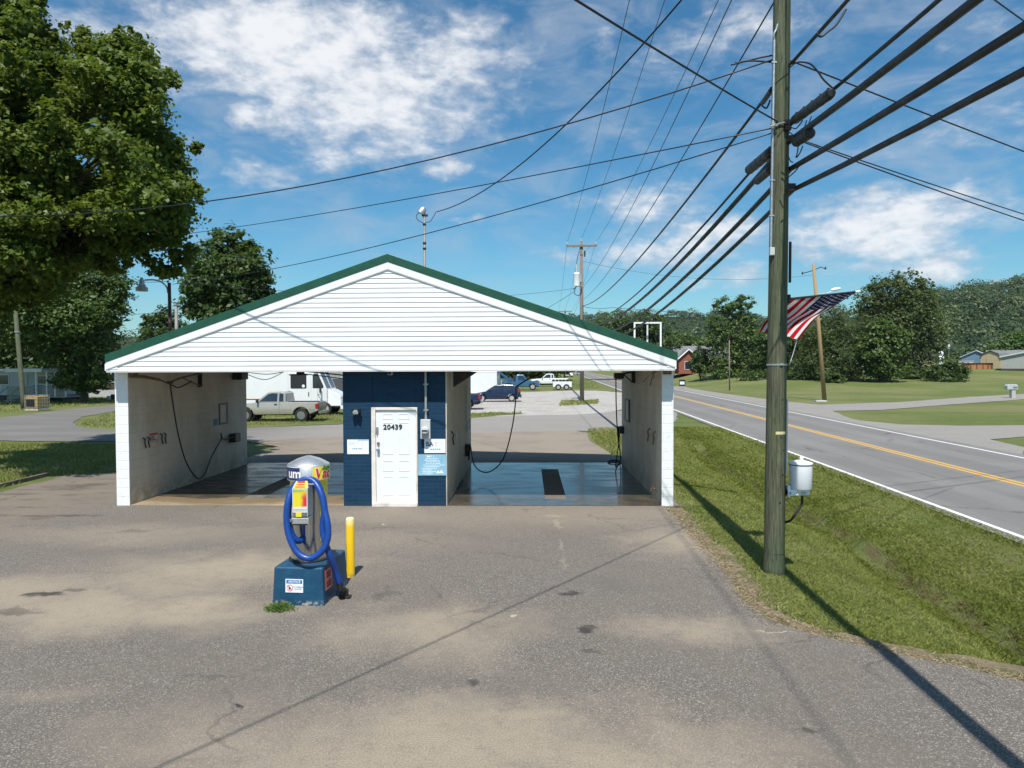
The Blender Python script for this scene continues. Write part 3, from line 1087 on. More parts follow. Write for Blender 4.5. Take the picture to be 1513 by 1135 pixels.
# ---- signs beside the door
paint('sign_white', (.78, .81, .84), .45, .03, 4)
paint('sign_pale_blue', (.24, .46, .60), .5, .12, 3, dirt=((.50, .64, .71), .8))
paint('faded_grey', (.50, .54, .56), .6, .2, 9)
paint('faded_pale', (.66, .69, .68), .6, .1, 9)
paint('ink_blue', (.05, .10, .26), .5, .2, 9)
paint('ink_teal', (.18, .33, .38), .6, .2, 9)
paint('sign_red', (.55, .05, .05), .5, .12, 6)
paint('sign_blue', (.02, .17, .46), .45, .08, 6)
paint('faint_white', (.70, .80, .86), .5, .08, 9)


def wall_sign(name, px0, py0, px1, py1, label, mat, cat='sign', z=0):
    x0, x1, z0, z1 = bx(px0), bx(px1), bz(py1), bz(py0)
    tt = thing(name, ((x0 + x1) / 2, YF - .004, (z0 + z1) / 2), label, cat)
    MB().bb(x0, x1, YF - .012, YF - .003, z0, z1).build('panel', mat, tt, True, bevel=.002)
    return tt, x0, x1, z0, z1


def word_bars(mb, x0, x1, z, h, y, rng, seg=(.015, .05), gap=.01):
    x = x0
    while x < x1 - .01:
        w = min(rng.uniform(*seg), x1 - x)
        mb.bb(x, x + w, y - .0015, y, z - h / 2 + rng.uniform(0, h * .25), z + h / 2)
        x += w + gap


rg_ = random.Random(3)
b2, x0, x1, z0, z1 = wall_sign('bay_sign', 513, 649.5, 545, 671, 'white sign with faded BAY 2 lettering left of the door', 'sign_white')
lb = MB()
lettering(lb, 'BAY 2', .13, lambda x, y: (x0 + .20 + x, YF - .0135, z1 - .085 + y), bold=.002)
lb.build('lettering', 'faded_pale', b2, True, fix=False)
lb = MB()
word_bars(lb, x0 + .12, x0 + .33, z0 + .12, .03, YF - .012, rg_)
lb.build('small_lettering', 'ink_teal', b2, True)
lb = MB().bb(x0 + .24, x1 - .01, YF - .0135, YF - .012, z1 - .022, z1 - .004)
lb.build('blue_edge', 'sign_pale_blue', b2, True)
b1, x0, x1, z0, z1 = wall_sign('bay_sign', 627, 648.8, 658.3, 669.5, 'white sign with BAY 1 lettering under the meter box', 'sign_white')
lb = MB()
lettering(lb, 'BA', .135, lambda x, y: (x0 + .115 + x, YF - .0135, z1 - .115 + y), bold=.004)
lb.build('lettering', 'ink_blue', b1, True, fix=False)
lb = MB()
for ch_, dx_ in (('Y', .262), ('1', .395)):
    lb = MB()
    lettering(lb, ch_, .135, lambda x, y: (x0 + dx_ + x, YF - .0135, z1 - .115 + y), bold=.001)
    lb.build('faded_letter', 'faded_grey', b1, True, fix=False)
lb = MB()
word_bars(lb, x0 + .13, x0 + .36, z0 + .085, .028, YF - .012, rg_)
lb.build('small_lettering', 'ink_teal', b1, True)
b3, x0, x1, z0, z1 = wall_sign('instruction_sign', 617.5, 671.5, 659.3, 702.5, 'pale blue BAY 1 instruction sign with lines of white lettering', 'sign_pale_blue')
lb = MB()
lettering(lb, 'BAY 1', .062, lambda x, y: (x0 + .28 + x, YF - .0135, z1 - .045 + y), bold=.003)
lb.build('heading', 'sign_white', b3, True, fix=False)
lb = MB()
for i, (a, b) in enumerate(((.17, .44), (.13, .50), (.17, .49), (.17, .50), (.12, .60), (.15, .50), (.09, .42), (.10, .30), (.10, .40), (.10, .36))):
    word_bars(lb, x0 + a, x0 + b, z1 - .095 - i * .036, .017, YF - .012, rg_, (.012, .055), .009)
lb.build('small_lettering', 'faint_white', b3, True)
lb = MB()
lb.add([(x0 + a, YF - .0134, z0 + b) for a, b in ((.40, .05), (.45, .12), (.48, .07), (.52, .13), (.58, .05))], [(0, 1, 2, 3, 4)])
lb.build('white_emblem', 'sign_white', b3, True)

# ---- left bay wall fittings: sign, mat clips, frame, wand holder, boom, hose
xi = xL1 + .001


def wx(px, py):                                               # a point on the inner face of the left wall
    return atX(px, py, xL1)


paint('poster_paper', (.62, .60, .56), .6, .08, 8)
q0, q1 = wx(220, 654), wx(233, 638)
ws = thing('warning_sign', (xL1, (q0.y + q1.y) / 2, (q0.z + q1.z) / 2), 'white warning sign with red heading between clips on the left bay wall', 'sign')
MB().bb(xL1 + .001, xL1 + .008, q0.y, q1.y, q0.z, q1.z).build('panel', 'poster_paper', ws, True)
hh = q1.z - q0.z
a_ = MB().bb(xL1 + .0081, xL1 + .010, q0.y + .01, q1.y - .01, q1.z - hh * .3, q1.z - .01)
a_.bb(xL1 + .0081, xL1 + .010, q0.y, q0.y + .012, q0.z, q1.z - hh * .31)
a_.bb(xL1 + .0081, xL1 + .010, q1.y - .012, q1.y, q0.z, q1.z - hh * .31)
a_.bb(xL1 + .0081, xL1 + .010, q0.y + .013, q1.y - .013, q0.z, q0.z + .012)
a_.build('red_heading', 'sign_red', ws, True)
a_ = MB()
for i in range(5):
    z = q1.z - hh * (.4 + .1 * i)
    y = q0.y + .04
    while y < q1.y - .05 - (.12 if i < 4 else 0):
        w = rg_.uniform(.02, .06)
        a_.bb(xL1 + .0081, xL1 + .0095, y, y + w, z - .008, z + .008)
        y += w + .015
a_.build('small_lettering', 'dark_steel', ws, True)
for n_, (px, py0, py1) in enumerate(((214.5, 646, 662), (239.5, 640, 656))):
    tt = thing('mat_clip', wx(px, (py0 + py1) / 2), ('dark steel mat clip left of the warning sign', 'dark steel mat clip right of the warning sign')[n_], 'mat clip', 'mat clips on the left bay wall')
    for k, s in enumerate((-.1, .1)):
        a, b = wx(px, py0), wx(px, py1)
        MB().tube([(xL1 + .004, a.y + s, a.z), (xL1 + .05, a.y + s * .95, a.z - .05), (xL1 + .035, a.y + s * .8, (a.z + b.z) / 2), (xL1 + .06, a.y + s * .75, b.z)], .016, 8).build('prong', 'dark_steel', tt, True, smooth=True)
    MB().bb(xL1 + .001, xL1 + .008, wx(px, py0).y - .14, wx(px, py0).y + .14, wx(px, py0).z - .07, wx(px, py0).z - .02).build('plate', 'galvanised', tt, True)
q0, q1 = wx(323.5, 628), wx(335, 595)
tt = thing('framed_notice', (xL1, (q0.y + q1.y) / 2, q0.z), 'tall brown framed notice at the back of the left bay wall', 'notice')
MB().bb(xL1 + .001, xL1 + .012, q0.y + .04, q1.y - .04, q0.z + .04, q1.z - .04).build('paper', 'poster_paper', tt, True)
paint('frame_brown', (.12, .10, .08), .5, .2, 9)
f_ = MB()
f_.bb(xL1 + .001, xL1 + .03, q0.y, q0.y + .05, q0.z, q1.z)
f_.bb(xL1 + .001, xL1 + .03, q1.y - .05, q1.y, q0.z, q1.z)
f_.bb(xL1 + .001, xL1 + .029, q0.y + .05, q1.y - .05, q0.z, q0.z + .045)
f_.bb(xL1 + .001, xL1 + .029, q0.y + .05, q1.y - .05, q1.z - .045, q1.z)
f_.build('frame', 'frame_brown', tt, True)
q0, q1 = wx(314.5, 633), wx(321.5, 617)
tt = thing('bay_notice', (xL1, (q0.y + q1.y) / 2, q0.z), 'small blue and white notice beside the brown frame in left bay', 'notice')
MB().bb(xL1 + .001, xL1 + .007, q0.y, q1.y, q0.z, q1.z).build('panel', 'poster_paper', tt, True)
MB().bb(xL1 + .0071, xL1 + .009, q0.y + .03, q1.y - .03, q1.z - .22, q1.z - .03).build('blue_heading', 'sign_blue', tt, True)
a_ = MB()
for i in range(4):
    a_.bb(xL1 + .0071, xL1 + .009, q0.y + .05, q1.y - rg_.uniform(.05, .15), q0.z + .05 + .05 * i, q0.z + .07 + .05 * i)
a_.build('small_lettering', 'ink_teal', tt, True)
# wand holder
q = wx(344, 645)
hose_end = wx(322, 648)
tt = thing('wand_holder', q, 'black spray wand holder at the back of the left bay wall', 'wand holder')
MB().bb(xL1 + .001, xL1 + .20, q.y - .28, q.y + .12, q.z - .16, q.z + .1).build('box', 'black_plastic', tt, True, bevel=.02)
MB().tube([(xL1 + .15, q.y - .2, q.z + .02), (xL1 + .13, q.y - .8, q.z - .02), (xL1 + .11, hose_end.y, hose_end.z), (xL1 + .1, hose_end.y - .03, hose_end.z + .16)], .022, 8).build('spray_wand', 'dark_steel', tt, True, smooth=True)
# boom
q = wx(294, 560)


def boom(name, label, wallp, tip, up=.26):
    tt = thing(name, wallp, label, 'hose boom', 'hose booms of the bays')
    wp, tp = Vector(wallp), Vector(tip)
    d = (tp - wp)
    s = 1 if d.x > 0 else -1
    MB().bb(wp.x + s * .001, wp.x + s * .05, wp.y - .07, wp.y + .07, wp.z - up * 1.1, wp.z + up * .5).build('wall_plate', 'dark_steel', tt, True)
    MB().tube([wp + Vector((s * .06, 0, up * .35)), wp.lerp(tp, .6) + Vector((0, 0, .06)), tp], .024, 8).build('arm', 'dark_steel', tt, True, smooth=True)
    MB().tube([wp + Vector((s * .06, 0, -up)), wp.lerp(tp, .62) + Vector((0, 0, .05))], .017, 8).build('brace', 'dark_steel', tt, True, smooth=True)
    MB().tube([wp + Vector((s * .06, 0, -up * 1.05)), wp + Vector((s * .06, 0, up * .45))], .03, 10).build('pivot', 'dark_steel', tt, True, smooth=True)
    MB().box(tp, (.09, .14, .06)).build('swivel', 'black_rubber', tt, True, bevel=.01)
    return tt


tipL = atX(251, 565, xL1 + .95)
boom('hose_boom', 'rusty hose boom bracketed high on the left bay wall', (xL1, q.y, 2.86), tipL)
hp = [tipL, atX(256, 600, xL1 + .88), atX(264, 645, xL1 + .72), atX(276, 685, xL1 + .55), atX(292, 707, xL1 + .42), atX(303, 699, xL1 + .3), atX(312, 676, xL1 + .2), (xL1 + .11, hose_end.y, hose_end.z)]
props(MB().tube(bez(hp, 10), .017, 8).build('wash_hose', 'black_rubber', smooth=True), 'black wash hose hanging in a long loop in left bay', 'hose')
# pump light box at the back top corner
q = atX(350, 556, xL1)
tt = thing('bay_lamp', (xL1, q.y, q.z), 'dark box lamp high at the back of the left bay wall', 'lamp')
MB().bb(xL1 + .001, xL1 + .3, q.y - .35, q.y + .15, q.z - .1, q.z + .12).build('housing', 'dark_steel', tt, True, bevel=.02)
MB().bb(xL1 + .05, xL1 + .25, q.y - .3, q.y + .1, q.z - .112, q.z - .1005).build('lens', 'lamp_lens', tt, True)
# bent pipe and nozzle at the front top corner
q = wx(187, 556)
tt = thing('pipe_bracket', (xL1, q.y, q.z), 'rusty pipe bracket at the front top of the left bay wall', 'bracket')
paint('rusty', (.19, .13, .08), .7, .35, 12, .2)
MB().tube([(xL1 + .02, YF + .03, q.z), (xL1 + .12, YF + .5, q.z - .02), (xL1 + .2, YF + 1.0, q.z - .1)], .035, 8).build('pipe', 'rusty', tt, True, smooth=True)
MB().tube(bez([(xL1 + .2, YF + 1.0, q.z - .1), (xL1 + .35, YF + 1.35, q.z - .25), (xL1 + .42, YF + 1.5, q.z - .3), (xL1 + .55, YF + 1.9, q.z - .16)], 6), .016, 8).build('nozzle_hose', 'black_rubber', tt, True, smooth=True)
MB().bb(xL0 + .05, xL1 + .12, YF + .05, YF + .24, q.z + .02, q.z + .1).build('plate', 'rusty', tt, True)
# cables hanging under the ceiling at the back of the left bay
for (a, m_, b, lb_) in (((355, 549), (395, 553), (425, 548), 'slack black cable under the ceiling at the back of left bay'), ((360, 551), (392, 561), (422, 548), 'grey slack cable hanging lowest at the back of left bay')):
    props(MB().tube(bez([atY(a[0], a[1], Y_BACK - .3), atY(m_[0], m_[1], Y_BACK - .3), atY(b[0], b[1], Y_BACK - .3)], 10), .011, 6).build('slack_cable', 'black_rubber' if 'black' in lb_ else 'grey_conduit'), lb_, 'cable')
tt = thing('ceiling_boom', atY(441, 550, Y_BACK - .8), 'black hose boom pivot under the ceiling beside the blue room', 'hose boom')
q = atY(444, 549, Y_BACK - .8)
MB().box(q, (.2, .2, .22)).build('pivot', 'dark_steel', tt, True, bevel=.02)
a1, a2 = q, (xC0 + .02, Y_BACK - .3, atY(507, 565, Y_BACK - .3).z)
MB().tube(bez([q + Vector((0, 0, .02)), q.lerp(Vector(a2), .5) + Vector((0, 0, .03)), a2], 8), .02, 8).build('arm', 'black_rubber', tt, True)
MB().tube(bez([q - Vector((0, 0, .06)), q.lerp(Vector(a2), .45) - Vector((0, 0, .08)), Vector(a2) - Vector((0, 0, .12))], 8), .014, 8).build('cable', 'black_rubber', tt, True)

# ---- right bay


def cx1(px, py):
    return atX(px, py, xC1)


def rx0(px, py):
    return atX(px, py, xR0)


# boom bracket on the room wall
q = cx1(667, 556)
tt = thing('wall_bracket', q, 'dark triangular bracket at the top of the right bay inner wall', 'bracket')
MB().slab([(xC1 + .004, q.z + .14), (xC1 + .62, q.z + .10), (xC1 + .05, q.z - .26), (xC1 + .004, q.z - .26)], q.y - .04, q.y + .04).build('gusset', 'dark_steel', tt, True)
MB().bb(xC1 + .004, xC1 + .05, q.y - .13, q.y - .045, q.z - .32, q.z + .2).build('plate', 'galvanised', tt, True)
# ceiling boom with hanging hose
piv = atY(800, 551, YF + 3.4)
tip = atY(762, 572, YF + 2.7)
tt = thing('hose_boom', piv, 'black hose boom hanging from the ceiling of the right bay', 'hose boom', 'hose booms of the bays')
MB().tube([(piv.x, piv.y, 3.2), piv], .03, 8).build('pivot', 'dark_steel', tt, True)
MB().tube(bez([piv, piv.lerp(tip, .55) + Vector((0, 0, .03)), tip], 6), .02, 8).build('arm', 'black_rubber', tt, True, smooth=True)
hold = cx1(687.5, 660)
hp = [tip, atY(762, 590, YF + 2.75), atY(757, 630, YF + 2.9), atY(745, 675, YF + 3.1), atY(728, 695, YF + 3.3), atY(712, 697, YF + 3.5), atY(700, 685, YF + 3.9), (xC1 + .16, hold.y, hold.z)]
props(MB().tube(bez(hp, 10), .016, 8).build('wash_hose', 'black_rubber', smooth=True), 'black wash hose drooping across the right bay from ceiling boom', 'hose')
tt = thing('wand_holder', hold, 'black spray wand holder on the inner wall of right bay', 'wand holder')
MB().box((xC1 + .06, hold.y, hold.z - .1), (.11, .3, .34)).build('box', 'black_plastic', tt, True, bevel=.02)
MB().tube([(xC1 + .14, hold.y - .05, hold.z + .08), (xC1 + .12, hold.y - .25, hold.z - .35)], .025, 8).build('spray_wand', 'dark_steel', tt, True)
# tall framed boards on the room wall
for (pa, pb, lb_, mt) in (((688.2, 617), (690.5, 571), 'tall white framed board at the back of right bay inner wall', 'poster_paper'), ((689.5, 637), (692.2, 616), 'dark narrow coin box below the framed board in right bay', 'black_plastic')):
    a, b = cx1(*pa), cx1(*pb)
    y0_, y1_ = min(a.y, b.y), min(max(a.y, b.y), Y_BACK - .3)
    tt = thing('framed_board' if 'framed board at' in lb_ else 'coin_box', (xC1, (y0_ + y1_) / 2, a.z), lb_, 'board' if 'framed board at' in lb_ else 'coin box')
    MB().bb(xC1 + .004, xC1 + .05, y0_, y1_, a.z, b.z).build('panel', mt, tt, True, bevel=.006)
    f_ = MB()
    f_.bb(xC1 + .004, xC1 + .065, y0_ - .03, y0_ - .001, a.z, b.z)
    f_.bb(xC1 + .004, xC1 + .065, y1_ + .001, y1_ + .03, a.z, b.z)
    f_.bb(xC1 + .004, xC1 + .066, y0_ - .03, y1_ + .03, max(a.z, b.z) + .0, max(a.z, b.z) + .03)
    f_.bb(xC1 + .004, xC1 + .066, y0_ - .03, y1_ + .03, min(a.z, b.z) - .03, min(a.z, b.z))
    f_.build('frame', 'galvanised', tt, True)
for i, (px, py) in enumerate(((671.5, 643), (666.5, 648))):
    q = cx1(px, py)
    tt = thing('mat_clip', q, ('pale steel mat clip on the right bay inner wall, higher one', 'dark steel mat clip on the right bay inner wall, lower one')[i], 'mat clip', 'mat clips on the right bay inner wall')
    MB().tube([(xC1 + .004, q.y, q.z + .17), (xC1 + .06, q.y, q.z + .1), (xC1 + .04, q.y, q.z), (xC1 + .06, q.y, q.z - .15)], .018, 8).build('prong', ('galvanised', 'dark_steel')[i], tt, True, smooth=True)
    MB().bb(xC1 + .004, xC1 + .012, q.y - .05, q.y + .05, q.z + .06, q.z + .14).build('plate', 'galvanised', tt, True)
q = cx1(684, 714)
tt = thing('wall_outlet', q, 'small black outlet box low on right bay inner wall', 'outlet')
MB().box((xC1 + .05, q.y, q.z), (.09, .18, .16)).build('box', 'black_plastic', tt, True, bevel=.01)
MB().tube([(xC1 + .04, q.y, q.z - .05), (xC1 + .03, q.y - .5, .05), (xC1 + .03, q.y - 1.8, .03)], .012, 6).build('cable', 'black_rubber', tt, True)
# right wall
q = rx0(938, 556)
tipR = atX(910, 557, xR0 - .55)
boom('hose_boom', 'dark hose boom bracketed high on the right bay outer wall', (xR0, q.y, 2.88), tipR, .22)
mo = MB().box(tipR + Vector((.08, 0, .03)), (.26, .3, .16))
props(mo.build('hose_reel_motor', 'dark_steel', bevel=.03), 'dark swivel housing on the boom tip in the right bay', 'swivel')
q = rx0(921, 635)
hp = [tipR - Vector((0, 0, .03)), atX(910.5, 600, xR0 - .52), atX(912.5, 640, xR0 - .5), atX(916, 668, xR0 - .42), (at(918, 684).x - .05, at(918, 684).y, .06)]
e_ = Vector(hp[-1])
for k in range(15):
    an = k * .75
    hp.append(e_ + Vector((-.16 - .2 * math.cos(an), .25 * math.sin(an), -.025 + .002 * k)))
hp += [(xR0 - .35, q.y - .9, .1), (xR0 - .2, q.y - .4, .7), (xR0 - .12, q.y - .05, q.z - .1)]
props(MB().tube(bez(hp, 8), .016, 8).build('wash_hose', 'black_rubber', smooth=True), 'black wash hose hanging to a coil by the right bay outer wall', 'hose')
tt = thing('wand_holder', q, 'black spray wand holder on the outer wall of right bay', 'wand holder')
MB().box((xR0 - .07, q.y, q.z), (.13, .3, .22)).build('box', 'black_plastic', tt, True, bevel=.02)
MB().tube([(xR0 - .16, q.y - .03, q.z + .1), (xR0 - .14, q.y + .1, q.z - .3)], .022, 8).build('spray_wand', 'dark_steel', tt, True)
a, b = rx0(930.5, 622), rx0(925.5, 591)
y0_, y1_ = min(a.y, b.y), max(a.y, b.y)
tt = thing('framed_board', (xR0, (y0_ + y1_) / 2, a.z), 'white framed board on the outer wall of right bay', 'board')
MB().bb(xR0 - .03, xR0 - .002, y0_, y1_, a.z, b.z).build('panel', 'poster_paper', tt, True)
f_ = MB()
f_.bb(xR0 - .045, xR0 - .002, y0_ - .04, y0_ - .001, a.z, b.z)
f_.bb(xR0 - .045, xR0 - .002, y1_ + .001, y1_ + .04, a.z, b.z)
f_.bb(xR0 - .046, xR0 - .002, y0_ - .04, y1_ + .04, max(a.z, b.z), max(a.z, b.z) + .04)
f_.bb(xR0 - .046, xR0 - .002, y0_ - .04, y1_ + .04, min(a.z, b.z) - .04, min(a.z, b.z))
f_.build('frame', 'frame_brown', tt, True)
for i, (px, py) in enumerate(((960.5, 643), (968.5, 648))):
    q = rx0(px, py)
    tt = thing('mat_clip', q, ('rusty mat clip on the right bay outer wall, farther one', 'rusty mat clip on the right bay outer wall, nearer one')[i], 'mat clip', 'mat clips on the right bay outer wall')
    MB().tube([(xR0 - .004, q.y, q.z + .17), (xR0 - .06, q.y, q.z + .1), (xR0 - .04, q.y, q.z), (xR0 - .06, q.y, q.z - .15)], .018, 8).build('prong', 'rusty', tt, True, smooth=True)
    MB().bb(xR0 - .012, xR0 - .002, q.y - .05, q.y + .05, q.z + .06, q.z + .14).build('plate', 'galvanised', tt, True)
q = rx0(968, 722)
tt = thing('hose_tap', q, 'brass hose tap low at the front of the right bay wall', 'tap')
MB().tube([(xR0 - .002, q.y, q.z), (xR0 - .09, q.y, q.z), (xR0 - .1, q.y, q.z - .06)], .018, 8).build('spout', 'rusty', tt, True)
MB().box((xR0 - .06, q.y, q.z + .04), (.02, .08, .02)).build('handle', 'sign_red', tt, True)
q = atY(985, 552, YF)
tt = thing('wire_bundle', (q.x, YF + .1, q.z), 'rusty wires hanging at the top of the right bay wall', 'wires')
for k, (dx, dz) in enumerate(((-.16, -.28), (-.30, -.2), (-.05, -.12))):
    MB().tube(bez([(xR0 - .002 - .02, YF + .3, q.z + .1), (xR0 - .1 + dx * .3, YF + .25, q.z), (xR0 - .05 + dx, YF + .3 + .1 * k, q.z + dz)], 6), .009, 6).build('wire', 'rusty' if k else 'black_rubber', tt, True)
MB().bb(xR0 + .02, xR1 - .05, YF - .04, YF - .001, q.z - .02, q.z + .07).build('plate', 'rusty', tt, True)

# ------------------------------------------------------------------ vacuum station
m, t = newmat('plinth_paint')
o = t.obj()
zz = t.vm('DOT_PRODUCT', o, (0, 0, 1))
c = t.mix(t.ramp(t.noise(o, 5, 6, .65), .35, .7), (.008, .055, .115), (.013, .078, .150))
chip = t.m('MULTIPLY', t.ramp(zz, .085, .02), t.ramp(t.noise(o, 13, 5, .7), .50, .56))
c = t.mix(chip, c, (.38, .34, .27))
c = t.mix(t.ramp(t.noise(o, 7, 6, .7), .62, .8, 0, .5), c, (.05, .13, .18))
t.out(t.pbr(c, .5, 0, t.bump(t.m('ADD', t.noise(o, 30, 6, .7), t.m('MULTIPLY', chip, -.5)), .6, .01), .4))
m, t = newmat('brushed_steel')
o = t.obj()
bn = t.noise(t.scale(o, 40, 40, 1.2), 1.5, 3, .5)
t.out(t.pbr(t.mix(bn, (.68, .67, .655), (.76, .75, .735)), t.ramp(bn, .3, .7, .38, .46), .88))
m, t = newmat('polished_steel')
o = t.obj()
bn = t.noise(t.scale(o, 40, 40, 1.2), 1.5, 3, .5)
t.out(t.pbr(t.mix(bn, (.50, .49, .475), (.60, .59, .575)), t.ramp(bn, .3, .7, .18, .26), 1.0))
paint('hose_blue', (.006, .050, .25), .40, .08, 14)
paint('decal_yellow', (.80, .66, .02), .35, .05, 8)
paint('decal_navy', (.03, .03, .13), .4, .1, 8)
paint('decal_red', (.62, .03, .02), .35, .1, 8)
paint('decal_green', (.05, .25, .05), .4, .1, 8)
paint('decal_white', (.78, .78, .76), .4, .05, 8)
m, t = newmat('decal_rainbow')
o = t.obj()
oo = t.vm('ADD', o, t.vm('MULTIPLY', t.vm('SUBTRACT', t.noise(o, 8, 3, col=True), (.5, .5, .5)), (.1, .0, .1)))
zz = t.vm('DOT_PRODUCT', oo, (0, 0, 1))
xx = t.vm('DOT_PRODUCT', oo, (1, 0, 0))
c = t.mix(t.ramp(zz, .95, 1.04), (.75, .62, .03), (.04, .30, .05))
c = t.mix(t.m('MULTIPLY', t.ramp(xx, .0, .07), t.ramp(zz, 1.0, .9)), c, (.62, .04, .05))
c = t.mix(t.m('MULTIPLY', t.ramp(xx, .0, .06), t.ramp(zz, 1.02, 1.08)), c, (.07, .02, .12))
c = t.mix(t.ramp(zz, .80, .77), c, (.72, .72, .66))
t.out(t.pbr(c, .35))

pc = (at(402, 893) + at(475, 898)) / 2
pA, pB = at(402.5, 893), at(476, 898)
wP = (pB - pA).length
dirx = (pB - pA).normalized()
rzP = math.atan2(dirx.y, dirx.x) * .45
dP, hP = .98, .50
plinth = thing('concrete_plinth', ((pA.x + pB.x) / 2, (pA.y + pB.y) / 2 + .02, 0), 'dark blue painted concrete plinth carrying the vacuum machine', 'plinth', rz=rzP)
b = MB()
x = wP / 2
vs = [(-x, 0, -.03), (x, 0, -.03), (x, dP, -.03), (-x, dP, -.03), (-x + .025, .02, hP), (x - .02, .02, hP), (x - .03, dP - .02, hP), (-x + .03, dP - .02, hP)]
b.add(vs, ((0, 3, 2, 1), (4, 5, 6, 7), (0, 1, 5, 4), (1, 2, 6, 5), (2, 3, 7, 6), (3, 0, 4, 7)))
b.build('block', 'plinth_paint', plinth, bevel=.03, seg=4)

ns = thing('notice_sign', plinth.matrix_basis @ Vector((0, 0, 0)), 'white NOTICE sign with blue heading on the front of the plinth', 'sign', rz=rzP)
ns.location = plinth.location
nx0, nx1, nz0, nz1 = -x + .19, -x + .43, .17, .345


def nzy(z):
    return .02 * (z / .5) - .004


def pl_front(xx_, zz_, off=0.0):
    return (xx_, nzy(zz_) - .004 - off, zz_)


def front_rect(mb, a, b_, c_, d, off=0.0, th=.004):
    vs = [pl_front(a, c_, off), pl_front(b_, c_, off), pl_front(b_, d, off), pl_front(a, d, off)]
    vs += [(v[0], v[1] + th, v[2]) for v in vs]
    return mb.add(vs, ((0, 1, 2, 3), (7, 6, 5, 4), (0, 4, 5, 1), (1, 5, 6, 2), (2, 6, 7, 3), (3, 7, 4, 0)))


front_rect(MB(), nx0, nx1, nz0, nz1).build('panel', 'sign_white', ns)
front_rect(MB(), nx0 + .012, nx1 - .012, nz1 - .058, nz1 - .01, .002, .002).build('blue_heading', 'sign_blue', ns)
lb = MB()
lettering(lb, 'NOTICE', .044, lambda a, b_: pl_front((nx0 + nx1) / 2 + a, nz1 - .034 + b_, .0035), bold=.0008, shear=.2)
lb.build('heading_lettering', 'sign_white', ns, fix=False)
lb = MB()
for i, wd_ in enumerate(('NO DUMPING', 'ALLOWED')):
    lettering(lb, wd_, .021, lambda a, b_: pl_front(nx0 + .172 + a, nz0 + .072 - i * .026 + b_, .0015), bold=.0004)
lb.build('small_lettering', 'decal_navy', ns, fix=False)
ring = MB()
cx_, cz_ = nx0 + .06, nz0 + .06
vs, fs = [], []
for k in range(32):
    q = 2 * math.pi * k / 32
    for r_ in (.036, .043):
        vs.append(pl_front(cx_ + r_ * math.cos(q), cz_ + r_ * math.sin(q), .0032))
for k in range(32):
    a = 2 * k
    fs.append((a, a + 1, (a + 3) % 64, (a + 2) % 64))
ring.add(vs, fs)
ring.add([pl_front(cx_ + a, cz_ + b_, .0034) for a, b_ in ((-.030, .024), (-.025, .029), (.030, -.024), (.025, -.029))], [(0, 1, 2, 3)])
ring.build('prohibition_ring', 'decal_red', ns, fix=False)
fg = MB()
fg.add([pl_front(cx_ + a, cz_ + b_, .002) for a, b_ in ((-.014, -.024), (.002, -.024), (.004, -.008), (.018, -.018), (.024, -.012), (.008, .006), (.0, .018), (-.012, .016), (-.016, .0))], [tuple(range(9))])
fg.build('pictogram', 'black_letters', ns, fix=False)
rs = thing('red_sign', plinth.location, 'small red sign with two panels on the right side of plinth', 'sign', rz=rzP)


def pl_side(y, z, off=0.0):
    return (x - .02 * (z / .5) + .004 + off, y, z)


ry0, ry1, rz0, rz1 = .10, .34, .17, .44
q4 = lambda a, b_, c_, d, off: [pl_side(a, c_, off), pl_side(b_, c_, off), pl_side(b_, d, off), pl_side(a, d, off)]
MB().add(q4(ry0, ry1, rz0, rz1, 0) + [(v[0] - .006, v[1], v[2]) for v in q4(ry0, ry1, rz0, rz1, 0)], ((0, 1, 2, 3), (7, 6, 5, 4), (0, 4, 5, 1), (1, 5, 6, 2), (2, 6, 7, 3), (3, 7, 4, 0))).build('panel', 'sign_red', rs)
fr_ = MB()
for (a, b_, c_, d) in ((ry0 + .012, ry1 - .012, rz1 - .02, rz1 - .012), (ry0 + .012, ry1 - .012, rz0 + .012, rz0 + .02), (ry0 + .012, ry1 - .012, (rz0 + rz1) / 2 - .004, (rz0 + rz1) / 2 + .004),
                       (ry0 + .012, ry0 + .02, rz0 + .02, rz1 - .02), (ry1 - .02, ry1 - .012, rz0 + .02, rz1 - .02)):
    fr_.add(q4(a, b_, c_, d, .002), [(0, 1, 2, 3)])
fr_.build('border', 'faded_grey', rs, fix=False)
lb = MB()
rgl = random.Random(8)
for c_ in (.205, .245, .335, .375):
    yy = ry0 + .05
    while yy < ry1 - .06:
        w_ = rgl.uniform(.012, .03)
        lb.add(q4(yy, yy + w_, c_, c_ + .022, .002), [(0, 1, 2, 3)])
        yy += w_ + .01
lb.build('small_lettering', 'black_letters', rs, fix=False)

# vacuum machine, built round its own axis; base on the plinth
vq = atD(457.5, 832, 9.78)
vac = thing('vacuum_machine', (vq.x, vq.y, hP), 'stainless steel self service vacuum with domed lid and blue hose', 'vacuum')
RB, RL = .245, .282
zr0, zr1, zr2 = 1.10, 1.30, 1.415
MB().lathe([(RB, 0), (RB, zr0 + .02)], n=48).build('body', 'polished_steel', vac, smooth=True)
MB().lathe([(RB + .03, 0), (RB + .03, .02), (RB + .012, .03), (RB + .002, .032)], n=48).build('base_ring', 'dark_steel', vac, smooth=True)
MB().lathe([(RB + .004, zr0), (RL, zr0), (RL, zr1), (RL - .01, zr1 + .012), (RL * .55, zr1 + .075), (.03, zr2), (0, zr2 + .002)], n=48).build('lid', 'brushed_steel', vac, smooth=True)


def cyl_pt(r_, ang, z):
    """ang measured from the camera-facing side, + to the right"""
    return (r_ * math.sin(ang), -r_ * math.cos(ang), z)


